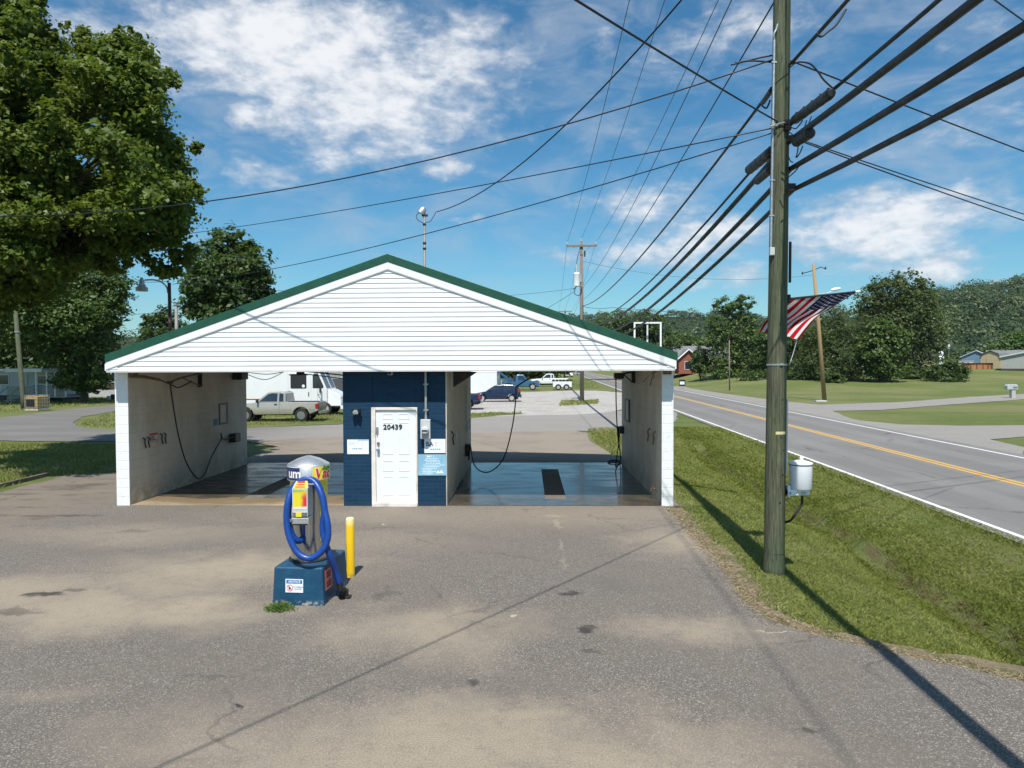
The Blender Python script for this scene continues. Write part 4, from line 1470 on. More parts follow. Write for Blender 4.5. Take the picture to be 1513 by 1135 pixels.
def cyl_patch(mb, r_, a0, a1, z0, z1, n=14):
    vs, fs = [], []
    for i in range(n + 1):
        a = a0 + (a1 - a0) * i / n
        vs += [cyl_pt(r_, a, z0), cyl_pt(r_, a, z1)]
    for i in range(n):
        fs.append((2 * i, 2 * i + 2, 2 * i + 3, 2 * i + 1))
    return mb.add(vs, fs)


VF = math.atan2(-vq.x, vq.y) * -1           # direction from which the camera sees it
CA = -math.atan2(vq.x, vq.y) * -1


def A(deg):
    return R(deg) - math.atan2(-vq.x, vq.y) * -1 * 0 + math.atan2(-vq.x, vq.y)


cyl_patch(MB(), RL + .0015, A(10), A(80), zr0 + .012, zr1 - .01).build('yellow_decal', 'decal_yellow', vac, fix=False)
cyl_patch(MB(), RL + .0015, A(-85), A(-22), zr0 + .012, zr1 - .01).build('navy_decal', 'decal_navy', vac, fix=False)


def on_lid(a_c, z_c, off):
    return lambda a, b_: cyl_pt(RL + off, a_c + a / RL, z_c + b_)


lb = MB()
lettering(lb, 'Vac', .19, on_lid(A(42), zr0 + .088, .004), bold=.006, shear=.25)
lb.build('red_lettering', 'decal_red', vac, fix=False)
lb = MB()
lettering(lb, 'Vac', .19, on_lid(A(42), zr0 + .088, .003), bold=.012, shear=.25)
lb.build('white_outline', 'decal_white', vac, fix=False)
lb = MB()
lettering(lb, 'Super', .075, on_lid(A(58), zr0 + .165, .0045), bold=.005, shear=.25)
lb.build('green_lettering', 'decal_green', vac, fix=False)
lb = MB()
lettering(lb, 'um', .17, on_lid(A(-42), zr0 + .10, .004), bold=.005)
lb.build('cream_lettering', 'decal_white', vac, fix=False)
lb = MB()
cyl_patch(lb, RL + .0028, A(-23.5), A(-22), zr0 + .012, zr1 - .01, 2)
cyl_patch(lb, RL + .0028, A(-80), A(-23.6), zr1 - .018, zr1 - .01, 8)
lb.build('decal_border', 'decal_white', vac, fix=False)
cyl_patch(MB(), RB + .0015, A(36), A(96), .28, zr0 - .005).build('yellow_stripe', 'decal_yellow', vac, fix=False)
cyl_patch(MB(), RB + .0015, A(-96), A(-58), .28, zr0 - .005).build('yellow_stripe', 'decal_yellow', vac, fix=False)
lb = MB()
vs, fs = text_mesh('VACUUM', .12, bold=.004)
lb.add([cyl_pt(RB + .004, A(66) - b_ / RB, .42 + a * .75) for a, b_, _ in vs], fs)
lb.build('side_lettering', 'decal_navy', vac, fix=False)
sm = MB()
for ang in (4, -14):
    cyl_patch(sm, RB + .001, A(ang), A(ang + .8), .04, .62, 1)
sm.build('seam', 'dark_steel', vac, fix=False)

# coin box: a metal box on the front
fwd = Vector((math.sin(A(-16)), -math.cos(A(-16)), 0))
rgt = Vector((math.cos(A(-16)), math.sin(A(-16)), 0))
Mb = Matrix((rgt, -fwd, Vector((0, 0, 1)))).transposed()
cb_ = thing  # (alias not used)


def cpt(a, d, z):
    p_ = rgt * a + fwd * d
    return (p_.x, p_.y, z)


bc = MB()
bc.box(cpt(0, RB + .07, .845), (.205, .20, .37), rot=Mb)
bc.add([cpt(-.1025, RB + .17, 1.03), cpt(.1025, RB + .17, 1.03), cpt(.07, RB + .055, 1.13), cpt(-.07, RB + .055, 1.13), cpt(-.1025, RB - .03, 1.03), cpt(.1025, RB - .03, 1.03)],
       ((0, 1, 2, 3), (0, 3, 4), (1, 5, 2), (4, 3, 2, 5)))
coin = bc.build('coin_box', 'box_grey', vac, bevel=.004)
rb_ = MB().box(cpt(0, RB + 0.1712, .885), (.175, .003, .25), rot=Mb).build('face_decal', 'decal_rainbow', coin)
tp = MB().add([cpt(-.092, RB + 0.1718, 1.036), cpt(.092, RB + 0.1718, 1.036), cpt(.066, RB + .064, 1.122), cpt(-.066, RB + .064, 1.122)], [(0, 1, 2, 3)])
tp.build('top_decal', 'decal_yellow', coin, fix=False)
tr_ = MB()
for (f0, f1, a) in ((.08, .24, .065), (.36, .52, .056), (.64, .9, .05)):
    q0 = [Vector(cpt(s * a, RB + .174 - .108 * f, 1.037 + .088 * f)) for f in (f0, f1) for s in (-1, 1)]
    tr_.add([q0[0], q0[1], q0[3], q0[2]], [(0, 1, 2, 3)])
tr_.build('red_lettering', 'decal_red', coin, fix=False)
sl_ = MB().box(cpt(.0, RB + 0.1740, .69), (.19, .012, .055), rot=Mb)
sl_.build('coin_slot_panel', 'chrome', coin, bevel=.003)
MB().box(cpt(-.015, RB + 0.1810, .69), (.075, .003, .06), rot=Mb).build('yellow_sticker', 'decal_yellow', coin)
vl = MB().box(cpt(0, RB + .065, .60), (.225, .22, .09), rot=Mb)
vl.build('vault', 'brushed_steel', coin, bevel=.006)
vk = MB().lathe([(.022, 0), (.022, .02), (0, .022)], cpt(-.115, RB + .17, .615), 12, Matrix.Rotation(R(90), 3, 'X')).build('vault_lock', 'chrome', coin, smooth=True)
MB().box(cpt(0, RB + 0.1780, .56), (.2, .01, .016), rot=Mb).build('vault_gap', 'black_plastic', coin)
cyl_patch(MB(), RB + .004, A(-19), A(-12), .25, .56, 3).build('conduit_strip', 'hose_blue', vac, fix=False)

# hose: points are on the camera-facing side; one continuous length


def hp_(px, py, D):
    w = atD(px, py, D)
    return Vector(w) - vac.location


inlet = hp_(449, 795, 9.55)
hpts = [inlet + Vector((.02, .05, .02)), inlet, hp_(440, 799, 9.44), hp_(431, 789, 9.40), hp_(426, 765, 9.40), hp_(428, 740, 9.42), hp_(438, 716, 9.48), hp_(455, 708, 9.50),
        hp_(468, 714, 9.47), hp_(476, 732, 9.40), hp_(480, 755, 9.36), hp_(484, 775, 9.32), hp_(484, 796, 9.30), hp_(476, 814, 9.28), hp_(459, 825, 9.27), hp_(442, 819, 9.28), hp_(430, 800, 9.30),
        hp_(424, 775, 9.33), hp_(425, 745, 9.36), hp_(433, 721, 9.44), hp_(449, 709, 9.47), hp_(463, 711, 9.46), hp_(474, 728, 9.40), hp_(479, 752, 9.36), hp_(477, 780, 9.36),
        hp_(481, 803, 9.34), hp_(488, 822, 9.36), hp_(496, 843, 9.45), hp_(502, 862, 9.50)]
hv = bez(hpts, 16)
hr = []
b = MB()
rr = [.0455 if i % 2 else .0405 for i in range(len(hv))]
b.tube(hv, rr, 12)
hose = b.build('hose', 'hose_blue', vac, smooth='all')
e = hpts[-1]
nz_ = MB()
nz_.tube([e - Vector((.004, 0, -.02)), e + Vector((.012, -.01, -.10))], [.046, .038], 12)
eg = Vector((at(508, 883).x, at(508, 883).y, -hP + .01)) - Vector((vac.location.x, vac.location.y, 0))
nz_.tube([e + Vector((.012, -.01, -.10)), (eg.x - .005, eg.y, eg.z + .10)], [.036, .05], 10)
nz_.box((eg.x, eg.y, eg.z + .05), (.12, .07, .11))
nz_.box((eg.x + .02, eg.y - .01, eg.z + .008), (.16, .1, .03))
nz_.build('nozzle', 'black_plastic', hose, bevel=.008)
MB().tube([inlet + Vector((.03, .16, .02)), inlet + Vector((.02, .02, .0))], .05, 14).build('inlet_collar', 'black_plastic', vac, smooth=True)
hk = MB()
hk.box(cpt(.05, RB + .04, 1.075), (.3, .12, .02), rot=Mb)
hk.build('hose_hook', 'galvanised', vac, bevel=.004)

# weeds at the corner of the plinth
m, t = newmat('weed_leaf')
at_ = t.n('ShaderNodeAttribute', attribute_name='tint')
c = t.mix(at_.outputs['Fac'], (.045, .10, .018), (.13, .21, .045))
t.out(t.pbr(c, .6, 0, None, .3))


def set_attr(me, vals):
    a = me.attributes.new('tint', 'FLOAT', 'POINT')
    a.data.foreach_set('value', np.asarray(vals, dtype=np.float32))


def quads_object(name, V, F, mat, tint, parent=None, loc=None):
    """V (n,3) verts, F (m,k) faces"""
    me = bpy.data.meshes.new(name)
    n, k = len(V), F.shape[1]
    me.vertices.add(n)
    me.vertices.foreach_set('co', np.asarray(V, dtype=np.float32).ravel())
    me.loops.add(len(F) * k)
    me.loops.foreach_set('vertex_index', F.astype(np.int32).ravel())
    me.polygons.add(len(F))
    me.polygons.foreach_set('loop_start', np.arange(0, len(F) * k, k, dtype=np.int32))
    me.polygons.foreach_set('loop_total', np.full(len(F), k, dtype=np.int32))
    me.update(calc_edges=True)
    me.materials.append(MATS[mat] if isinstance(mat, str) else mat)
    set_attr(me, tint)
    o = bpy.data.objects.new(name, me)
    COL.objects.link(o)
    if parent is not None:
        o.parent = parent
    if loc is not None:
        o.location = loc
    return o


def blades(P, h, w, lean, rng, bend=.35):
    """grass blades: bent triangles pairs. P (n,3), h,w arrays"""
    n = len(P)
    a = rng.uniform(0, 2 * np.pi, n)
    s = np.stack([np.cos(a), np.sin(a), np.zeros(n)], 1)
    d = rng.uniform(0, 2 * np.pi, n)
    L_ = np.stack([np.cos(d), np.sin(d), np.zeros(n)], 1) * (lean * h * rng.uniform(.2, 1, n))[:, None]
    up = np.zeros((n, 3))
    up[:, 2] = h
    v0 = P - s * w[:, None] / 2
    v1 = P + s * w[:, None] / 2
    v2 = P + up * .6 + L_ * bend + s * w[:, None] * .35
    v3 = P + up + L_
    V = np.stack([v0, v1, v2, v3], 1).reshape(-1, 3)
    i = np.arange(n) * 4
    F = np.stack([i, i + 1, i + 2, i + 3], 1)
    return V, F


rngn = np.random.default_rng(5)
wq = at(412, 901)
n = 900
ang = rngn.uniform(0, 2 * np.pi, n)
rad = np.abs(rngn.normal(0, .07, n))
P = np.stack([wq.x + np.cos(ang) * rad * 1.25, wq.y + np.sin(ang) * rad * .8, np.zeros(n)], 1)
V, F = blades(P, rngn.uniform(.02, .085, n), rngn.uniform(.006, .014, n), 1.6, rngn)
props(quads_object('weed_clump', V, F, 'weed_leaf', np.repeat(rngn.uniform(0, 1, n), 4)), 'green weed clump growing at the corner of the blue plinth', 'weeds')

# bollard
bq = at(518, 851.5)
bo = thing('bollard', bq, 'yellow steel bollard beside the blue vacuum plinth', 'bollard')
m, t = newmat('bollard_paint')
o = t.obj()
zz = t.vm('DOT_PRODUCT', o, (0, 0, 1))
c = t.mix(t.noise(o, 9, 5), (.74, .46, .006), (.82, .53, .012))
c = t.mix(t.m('MULTIPLY', t.ramp(zz, .74, .84), t.ramp(t.noise(o, 12, 5, .6), .2, .6, .45, .95)), c, (.78, .70, .38))
c = t.mix(t.m('MULTIPLY', t.ramp(zz, .09, .0), t.ramp(t.noise(o, 20, 5, .7), .4, .6)), c, (.35, .24, .08))
c = t.mix(t.ramp(t.noise(o, 28, 4, .6), .68, .74, 0, .7), c, (.30, .18, .05))
t.out(t.pbr(c, .42, 0, t.bump(t.noise(o, 40, 4), .15, .01)))
MB().lathe([(.063, -.05), (.063, .855), (.057, .873), (.04, .884), (0, .888)], n=28).build('post', 'bollard_paint', bo, smooth=True)

# ------------------------------------------------------------------ foreground utility pole
m, t = newmat('pole_wood')
o = t.obj()
gr = t.noise(t.scale(o, 16, 16, .32), 3.2, 7, .68)
gr2 = t.noise(t.scale(o, 45, 45, .9), 3.0, 4, .6)
c = t.mix(t.ramp(gr, .32, .70), (.052, .055, .034), (.155, .165, .105))
c = t.mix(t.ramp(t.noise(t.scale(o, 1.2, 1.2, .35), 1.3, 5, .6), .4, .7, 0, .7), c, (.072, .105, .058))
c = t.mix(t.ramp(gr2, .57, .68, 0, .85), c, (.022, .021, .015))
c = t.mix(t.ramp(t.noise(t.scale(o, 30, 30, .22), 2.2, 5, .6), .62, .70, 0, .9), c, (.015, .014, .010))
c = t.mix(t.ramp(t.noise(t.scale(o, 3, 3, 1.6), 1.7, 5, .6), .63, .74, 0, .55), c, (.20, .15, .085))
t.out(t.pbr(c, .85, 0, t.bump(t.m('ADD', gr, t.m('MULTIPLY', gr2, .6)), .9, .012), .2))
DP = 10.98
pb = at(1143.5, 838)
PB = Vector((pb.x, pb.y, -.03))
ptop_img = atD(1155.5, 0, DP)
lean = Vector(((ptop_img.x - PB.x) / (ptop_img.z), (ptop_img.y - PB.y) / ptop_img.z, 1.0))
PH = 14.6


def pole_at(z):
    return PB + Vector((lean.x * z, lean.y * z, z + .03))


def pole_r(z):
    return .155 - .0032 * z * 1.0


pole = thing('utility_pole', PB, 'tallest nearest wooden utility pole, carrying the flag and the white canister', 'utility pole')
pv = [pole_at(z) for z in (-.3, 0, .3, 1, 2, 3, 4.5, 6, 8, 10, 12, PH)]
MB().tube(pv, [pole_r(z) + (.012 if z < .2 else 0) for z in (-.3, 0, .3, 1, 2, 3, 4.5, 6, 8, 10, 12, PH)], 32).build('shaft', 'pole_wood', pole, True, smooth='all')


def on_pole(px, py, off=.0, face=0.0):
    """point on the pole surface at image height py; face = offset sideways (-1..1)"""
    z = atD(px, py, DP).z
    r_ = pole_r(z) + off
    c_ = pole_at(z)
    return c_ + Vector((face * r_, -math.sqrt(max(0, 1 - face * face)) * r_, 0))


cd = MB()
cz0, cz1 = atD(1140, 365, DP).z, atD(1143, 62, DP).z
cd.tube([on_pole(1140, 368, .016, -.90), on_pole(1141, 200, .016, -.90), on_pole(1143, 62, .016, -.90)], .021, 10)
cd.build('conduit', 'galvanised', pole, True, smooth=True)
MB().box(on_pole(1139, 373, .03, -.80), (.075, .06, .12)).build('junction_box', 'box_grey', pole, True, bevel=.008)
MB().tube(bez([on_pole(1143, 62, .02, -.90), on_pole(1143, 54, .04, -.86), on_pole(1144, 48, .02, -.78), on_pole(1145, 40, .01, -.7)], 4), .016, 8).build('weatherhead', 'galvanised', pole, True)
for py in (95, 185, 268, 320):
    MB().box(on_pole(1141, py, .016, -.90), (.075, .05, .022)).build('conduit_strap', 'galvanised', pole, True)
bd = MB()
for py in (539,):
    z = atD(1140, py, DP).z
    r_ = pole_r(z)
    bd.lathe([(r_ + .004, -.012), (r_ + .007, -.012), (r_ + .007, .012), (r_ + .004, .012)], pole_at(z), 32)
bd.build('steel_band', 'galvanised', pole, True)
MB().box(on_pole(1146, 538.5, .012, .1), (.05, .02, .03)).build('band_buckle', 'chrome', pole, True)
# pole tag: pale yellow strip with characters
tg = MB()
zt = atD(1150, 639, DP).z


def pole_wrap(a, z, off=.004):
    r_ = pole_r(z) + off
    return pole_at(z) + Vector((math.sin(a) * r_, -math.cos(a) * r_, 0))


vs, fs = [], []
for i in range(9):
    a = R(-20 + 66 * i / 8) - .34
    vs += [pole_wrap(a + .34, zt - .022), pole_wrap(a + .34, zt + .022)]
for i in range(8):
    fs.append((2 * i, 2 * i + 2, 2 * i + 3, 2 * i + 1))
paint('tag_yellow', (.62, .56, .22), .5, .12, 30)
tg.add(vs, fs).build('number_tag', 'tag_yellow', pole, True, fix=False)
lb = MB()
rgl = random.Random(4)
for i in range(6):
    a = R(-8 + i * 7.5)
    w_ = .05 + .03 * rgl.random()
    lb.add([pole_wrap(a, zt - .012, .0055), pole_wrap(a + w_, zt - .012, .0055), pole_wrap(a + w_, zt + .012, .0055), pole_wrap(a, zt + .012, .0055)], [(0, 1, 2, 3)])
lb.build('tag_characters', 'faded_grey', pole, True, fix=False)
nl = MB()
for (px, py) in ((1152, 664), (1148, 645), (1147, 741), (1149, 590), (1151, 700), (1144, 480), (1156, 470), (1150, 420)):
    f_ = (px - 1144.5) / 15
    nl.lathe([(.012, -.004), (.012, .006), (0, .008)], on_pole(px, py, .0, f_), 8, Matrix.Rotation(R(90), 3, 'X'))
nl.build('nail_head', 'black_plastic', pole, True)
sp_ = MB()
sp_.tube([on_pole(1165, 358, .03, .96), on_pole(1164, 418, .03, .96)], .022, 8)
sp_.tube([on_pole(1164, 436, .02, .96), on_pole(1163, 448, .02, .96)], .028, 8)
sp_.build('riser_guard', 'black_plastic', pole, True)
MB().tube([on_pole(1160, 700, .012, .93), on_pole(1163, 590, .012, .93)], .016, 6).build('ground_moulding', 'cream_trim', pole, True)
sc = MB()
zc = atD(1143, 817, DP).z
for i in range(5):
    a = R(-25 + 14 * i)
    sc.tube([pole_wrap(a, zc, .001), pole_wrap(a + R(12), zc + .004 * (i % 2), .001)], .006, 5)
sc.build('brand_scar', 'black_plastic', pole, True)
# crossarm and insulators at the top (above the frame, they cast shadows)
ca = pole_at(13.6)
MB().bb(ca.x - 1.35, ca.x + 1.35, ca.y - .24, ca.y - .13, 13.53, 13.65).build('crossarm', 'pole_wood', pole, True)
ins = [ca + Vector((dx, -.18, .06)) for dx in (-1.25, 0.0, 1.25)]
ins[1] = pole_at(PH) + Vector((0, 0, 0))
for q in ins:
    MB().lathe([(.02, 0), (.05, .04), (.03, .09), (.06, .12), (.03, .2), (0, .21)], q, 12).build('insulator', 'box_grey', pole, True)

# white cylinder housing on the pole
cq = atD(1183, 712, DP)
can = thing('meter_canister', (PB.x, PB.y, 0), 'white cylindrical equipment housing bracketed to the flag carrying utility pole', 'equipment housing')
paint('can_white', (.76, .78, .80), .35, .04, 4, dirt=((.52, .50, .46), .4))
zt_, zb_ = atD(1183, 684, DP).z, atD(1183, 722, DP).z
MB().lathe([(.158, zb_), (.165, zb_ + .01), (.168, zt_ - .03)], (cq.x, cq.y, 0), 36).build('cylinder', 'can_white', can, True, smooth=True)
MB().lathe([(.160, zt_ - .032), (.172, zt_ - .03), (.172, zt_ - .018), (.160, zt_ - .016)], (cq.x, cq.y, 0), 36).build('gasket', 'dark_steel', can, True, smooth=True)
MB().lathe([(.174, zt_ - .016), (.176, zt_), (.165, zt_ + .012), (.05, zt_ + .045), (0, zt_ + .046)], (cq.x, cq.y, 0), 36).build('lid', 'can_white', can, True, smooth=True)
MB().lathe([(.03, zt_ + .04), (.03, zt_ + .085), (.02, zt_ + .095), (0, zt_ + .096)], (cq.x + .01, cq.y, 0), 14).build('lid_knob', 'can_white', can, True, smooth=True)
bz_ = atD(1175, 732, DP).z
pr_ = pole_at(bz_) + Vector((pole_r(bz_) + .003, 0, 0))
bs = MB()
bs.plan([(pr_.x, cq.y - .11), (pr_.x + .05, cq.y - .12), (cq.x + .11, cq.y - .06), (cq.x + .15, cq.y + .02), (cq.x + .11, cq.y + .10), (pr_.x, cq.y + .11)], zb_ - .095, zb_ + .0)
bs.bb(pr_.x, pr_.x + .045, cq.y - .105, cq.y + .105, zb_ - .12, zb_ + .06)
bs.build('bracket', 'can_white', can, True, bevel=.012)
bt = MB()
for dx in (.03, .13):
    bt.lathe([(.012, 0), (.012, .012), (0, .013)], (pr_.x + dx, cq.y - .119 + dx * .2, zb_ - .05), 8, Matrix.Rotation(R(90), 3, 'X'))
bt.build('bolt', 'dark_steel', can, True)
MB().bb(cq.x - .02, cq.x + .04, cq.y - .112, cq.y - .085, zb_ - .075, zb_ - .04).build('rating_plate', 'box_grey', can, True)
MB().tube(bez([(cq.x + .02, cq.y, zb_ - .09), (cq.x + .02, cq.y, zb_ - .24), atD(1177, 757, DP), atD(1168, 769, DP), atD(1157, 772, DP + .1)], 8), .018, 10).build('cable', 'black_rubber', can, True, smooth=True)

# ------------------------------------------------------------------ flag on the pole
ft_ = atD(1270.5, 430.5, 11.5)
fb_ = atD(1163.5, 442, 11.12)
flag = thing('flag', fb_, 'american flag hanging from an angled staff on the tall utility pole', 'flag')
MB().tube([fb_, ft_], [.017, .014], 10).build('flagstaff', 'dark_steel', flag, True, smooth=True)
MB().tube([Vector(fb_).lerp(ft_, .93), ft_], .0185, 10).build('staff_tip', 'decal_white', flag, True, smooth=True)
MB().box(Vector(fb_) + Vector((.0, 0, 0)), (.07, .07, .14)).build('bracket', 'black_plastic', flag, True, bevel=.01)
HT, HBm = Vector(fb_).lerp(ft_, .955), Vector(fb_).lerp(ft_, .06)
# control rows along the fly: (top edge, bottom edge); image points with depth
topc = [(1264, 432.5, 11.45), (1248, 443, 11.43), (1230, 455, 11.45), (1206, 471, 11.42), (1181, 501, 11.3)]
botc = [(1170, 441.6, 11.14), (1157, 451, 11.3), (1143, 463, 11.42), (1130, 476, 11.5), (1121, 490, 11.42)]
tp_ = bez([atD(*q) for q in topc], 12)
bp_ = bez([atD(*q) for q in botc], 12)
NU, NV = 48, 52


def flag_pt(u, v):
    """u along the fly 0..1, v from the canton edge 0 .. 1"""
    i = min(NU - 1, int(u * NU))
    f = u * NU - i
    a, b_ = tp_[i].lerp(tp_[i + 1], f), bp_[i].lerp(bp_[i + 1], f)
    p_ = a.lerp(b_, v)
    k = u ** .8
    sagz = -.10 * math.sin(math.pi * v) * math.sin(math.pi * min(1, u * 1.1)) * .6
    rip = .05 * k * math.sin(v * 13 + u * 3.5) + .015 * k * math.sin(v * 27 - u * 5)
    return p_ + Vector((.15 * rip, rip, sagz + .25 * rip))


verts = [flag_pt(i / NU, j / NV) for i in range(NU + 1) for j in range(NV + 1)]
fc, mi = [], []
for i in range(NU):
    for j in range(NV):
        a = i * (NV + 1) + j
        fc.append((a, a + 1, a + NV + 2, a + NV + 1))
        s = int((j + .5) / NV * 13)
        if (i + .5) / NU < .40 and s < 7:
            mi.append(2)
        else:
            mi.append(s % 2)
for nm, cl_ in (('flag_red', (.42, .012, .022)), ('flag_white', (.66, .65, .64)), ('flag_navy', (.022, .026, .085))):
    m, t = newmat(nm)
    df = t.n('ShaderNodeBsdfDiffuse')
    wv = t.noise(t.obj(), 30, 3)
    t.put(df.inputs[0], t.mix(wv, tuple(x_ * .9 for x_ in cl_), tuple(min(1, x_ * 1.1) for x_ in cl_)))
    tl = t.n('ShaderNodeBsdfTranslucent')
    t.put(tl.inputs[0], cl_)
    ms = t.n('ShaderNodeMixShader')
    ms.inputs[0].default_value = .32
    t.L.new(df.outputs[0], ms.inputs[1])
    t.L.new(tl.outputs[0], ms.inputs[2])
    t.out(ms.outputs[0])
b = MB()
b.v = [tuple(q) for q in verts]
b.f = fc
b.mi = mi
cloth = b.build('cloth', ['flag_red', 'flag_white', 'flag_navy'], flag, True, smooth='all', fix=False)
stars = MB()
for r_ in range(9):
    for k in range(6 if r_ % 2 == 0 else 5):
        cu_ = .40 * ((k + .5) / 6 if r_ % 2 == 0 else (k + 1) / 6)
        cv = (7 / 13) * (r_ + 1) / 10
        for off in (-.004, .004):
            pts = []
            for q in range(10):
                rr = 1 if q % 2 == 0 else .42
                an = math.pi * q / 5
                w_ = flag_pt(min(.999, max(0, cu_ + .021 * rr * math.cos(an))), max(0, cv + .026 * rr * math.sin(an)))
                pts.append(w_ + Vector((0, off, 0)))
            stars.add(pts, [tuple(range(10))])
st2 = stars.build('stars', 'flag_white', None, False, fix=False)
st2.parent = cloth
st2.location = -Vector(flag.location)
lo_ = Vector(atD(1178, 500, 11.3))
MB().tube(bez([lo_, atD(1172, 522, 11.25), atD(1166, 540, 11.15)], 6), .007, 6).build('tether', 'galvanised', flag, True)

# ------------------------------------------------------------------ the far roadside pole on the near side of the road
D2 = 62.0


def bare_pole(name, px, pyb, pyt, pxt, rad, label, mat='far_wood', cat='utility pole', z=0.0, D=None):
    q = at(px, pyb, z) if D is None else atD(px, pyb, D)
    d_ = (Vector((q.x, q.y, CAM_H)) - EYE).dot(_F)
    tq = atD(pxt, pyt, d_)
    tt = thing(name, q, label, cat)
    a, b_ = Vector(q), Vector(tq)
    MB().tube([a - Vector((0, 0, .2)), a.lerp(b_, .5), b_], [rad, rad * .86, rad * .7], 14).build('shaft', mat, tt, True, smooth='all')
    return tt, a, b_, d_


m, t = newmat('far_wood')
o = t.obj()
gr = t.noise(t.scale(o, 8, 8, .3), 2.5, 5, .6)
t.out(t.pbr(t.mix(gr, (.15, .125, .10), (.27, .235, .195)), .85, 0, None, .2))
m, t = newmat('fresh_wood')
o = t.obj()
gr = t.noise(t.scale(o, 8, 8, .3), 2.5, 5, .6)
t.out(t.pbr(t.mix(gr, (.26, .175, .085), (.36, .26, .14)), .8, 0, None, .2))
p2, P2b, P2t, _d2 = bare_pole('utility_pole', 860, 593, 357, 859, .19, 'grey utility pole with crossarm and white transformer rising behind the gable roof')
ra = Vector((math.cos(RD_A), -math.sin(RD_A), 0))
zA = atD(860, 364, _d2).z
ctr = Vector((P2t.x, P2t.y, zA))
xa_ = MB().box(ctr + Vector((0, -.2, 0)), (2.65, .12, .16), -RD_A)
xa_.build('crossarm', 'far_wood', p2, True)
br_ = MB()
for s in (-1, 1):
    br_.tube([ctr + ra * (s * .75) + Vector((0, -.2, -.05)), Vector((P2t.x, P2t.y - .18, zA - .75))], .025, 6)
br_.build('crossarm_brace', 'galvanised', p2, True)
ins2 = [ctr + ra * -1.25 + Vector((0, -.2, .08)), Vector((P2t.x, P2t.y, P2t.z)), ctr + ra * 1.25 + Vector((0, -.2, .08))]
for q in ins2:
    MB().lathe([(.03, 0), (.09, .06), (.05, .12), (.09, .18), (.04, .26), (0, .28)], q, 10).build('insulator', 'box_grey', p2, True)
    q.z += .25
tq = atD(852, 413, _d2 - .1)
MB().lathe([(.0, -.6), (.27, -.58), (.28, -.5), (.28, .45), (.29, .47), (.22, .58), (0, .6)], tq, 24).build('transformer', 'can_white', p2, True, smooth=True)
MB().tube([tq + Vector((0, 0, .55)), tq + Vector((-.02, 0, 1.3))], .05, 8).build('bushing', 'box_grey', p2, True)
MB().box(tq + Vector((.32, 0, .1)), (.2, .12, .7)).build('transformer_hanger', 'galvanised', p2, True)
MB().tube(bez([tq + Vector((-.02, 0, 1.3)), tq + Vector((.15, -.1, 2.2)), ctr + Vector((-.05, -.2, -.5))], 6), .02, 6).build('jumper', 'black_rubber', p2, True)
lp_ = atD(852, 428, _d2 - .2)
MB().tube(bez([tq + Vector((-.05, 0, -.6)), lp_ + Vector((-.2, 0, -.3)), lp_ + Vector((.2, 0, -.5)), lp_ + Vector((.45, 0, .1)), lp_ + Vector((.1, 0, .3)), lp_ + Vector((-.3, 0, 0))], 6), .03, 6).build('drip_loop', 'black_rubber', p2, True)
MB().box(atD(864, 375, _d2 - .2), (.12, .2, .5)).build('cutout', 'dark_steel', p2, True)

D6 = 132.0
q6 = atD(834, 560, D6)
p6 = thing('utility_pole', (q6.x, q6.y, 0), 'far utility pole seen beyond the white pickup through the right bay', 'utility pole')
t6 = atD(835, 458, D6)
MB().tube([(q6.x, q6.y, -.2), t6], [.19, .13], 12).build('shaft', 'far_wood', p6, True, smooth='all')
MB().box(t6 - Vector((0, .2, .3)), (2.5, .12, .16), -RD_A).build('crossarm', 'far_wood', p6, True)
ins6 = [t6 + ra * d_ + Vector((0, 0, -.1 + (.4 if d_ == 0 else 0))) for d_ in (-1.2, 0, 1.2)]

# leaning yellow pole over the road
p3, P3b, P3t, d3 = bare_pole('utility_pole', 1218.5, 591.5, 391, 1202, .19, 'leaning yellow brown utility pole across the road with street light arm', 'fresh_wood')
MB().tube(bez([P3b.lerp(P3t, .78), atD(1222, 433, d3), atD(1232, 428.5, d3)], 6), .035, 8).build('lamp_arm', 'galvanised', p3, True, smooth=True)
MB().lathe([(0, -.45), (.1, -.4), (.16, -.1), (.15, .2), (.08, .4), (0, .42)], atD(1235, 427.5, d3), 14, Matrix.Rotation(R(80), 3, 'Y')).build('lamp_head', 'can_white', p3, True, smooth=True)
q = P3t - Vector((0, 0, .5))
MB().tube([q, q + Vector((.55, -.2, .25)), q + Vector((.95, -.2, .1))], .035, 6).build('bracket', 'dark_steel', p3, True)
MB().tube([q, q + Vector((-.5, 0, -.15)), q + Vector((-.9, 0, -.25))], .035, 6).build('bracket', 'dark_steel', p3, True)
MB().lathe([(.04, -.12), (.09, 0), (.04, .14)], q + Vector((.95, -.2, .15)), 8).build('insulator', 'dark_steel', p3, True)
MB().lathe([(.04, -.12), (.09, 0), (.04, .14)], q + Vector((-.95, 0, -.25)), 8).build('insulator', 'dark_steel', p3, True)
q = at(1212, 593)
MB().bb(q.x - .45, q.x + .45, q.y - .3, q.y + .3, -.02, .08).build('base_cover', 'soffit_white', p3, True)
tt, a, b_, _ = bare_pole('signpost', 1078, 577, 503, 1077.5, .085, 'thin bare grey post standing in the lawn across the road', 'far_wood', 'post')
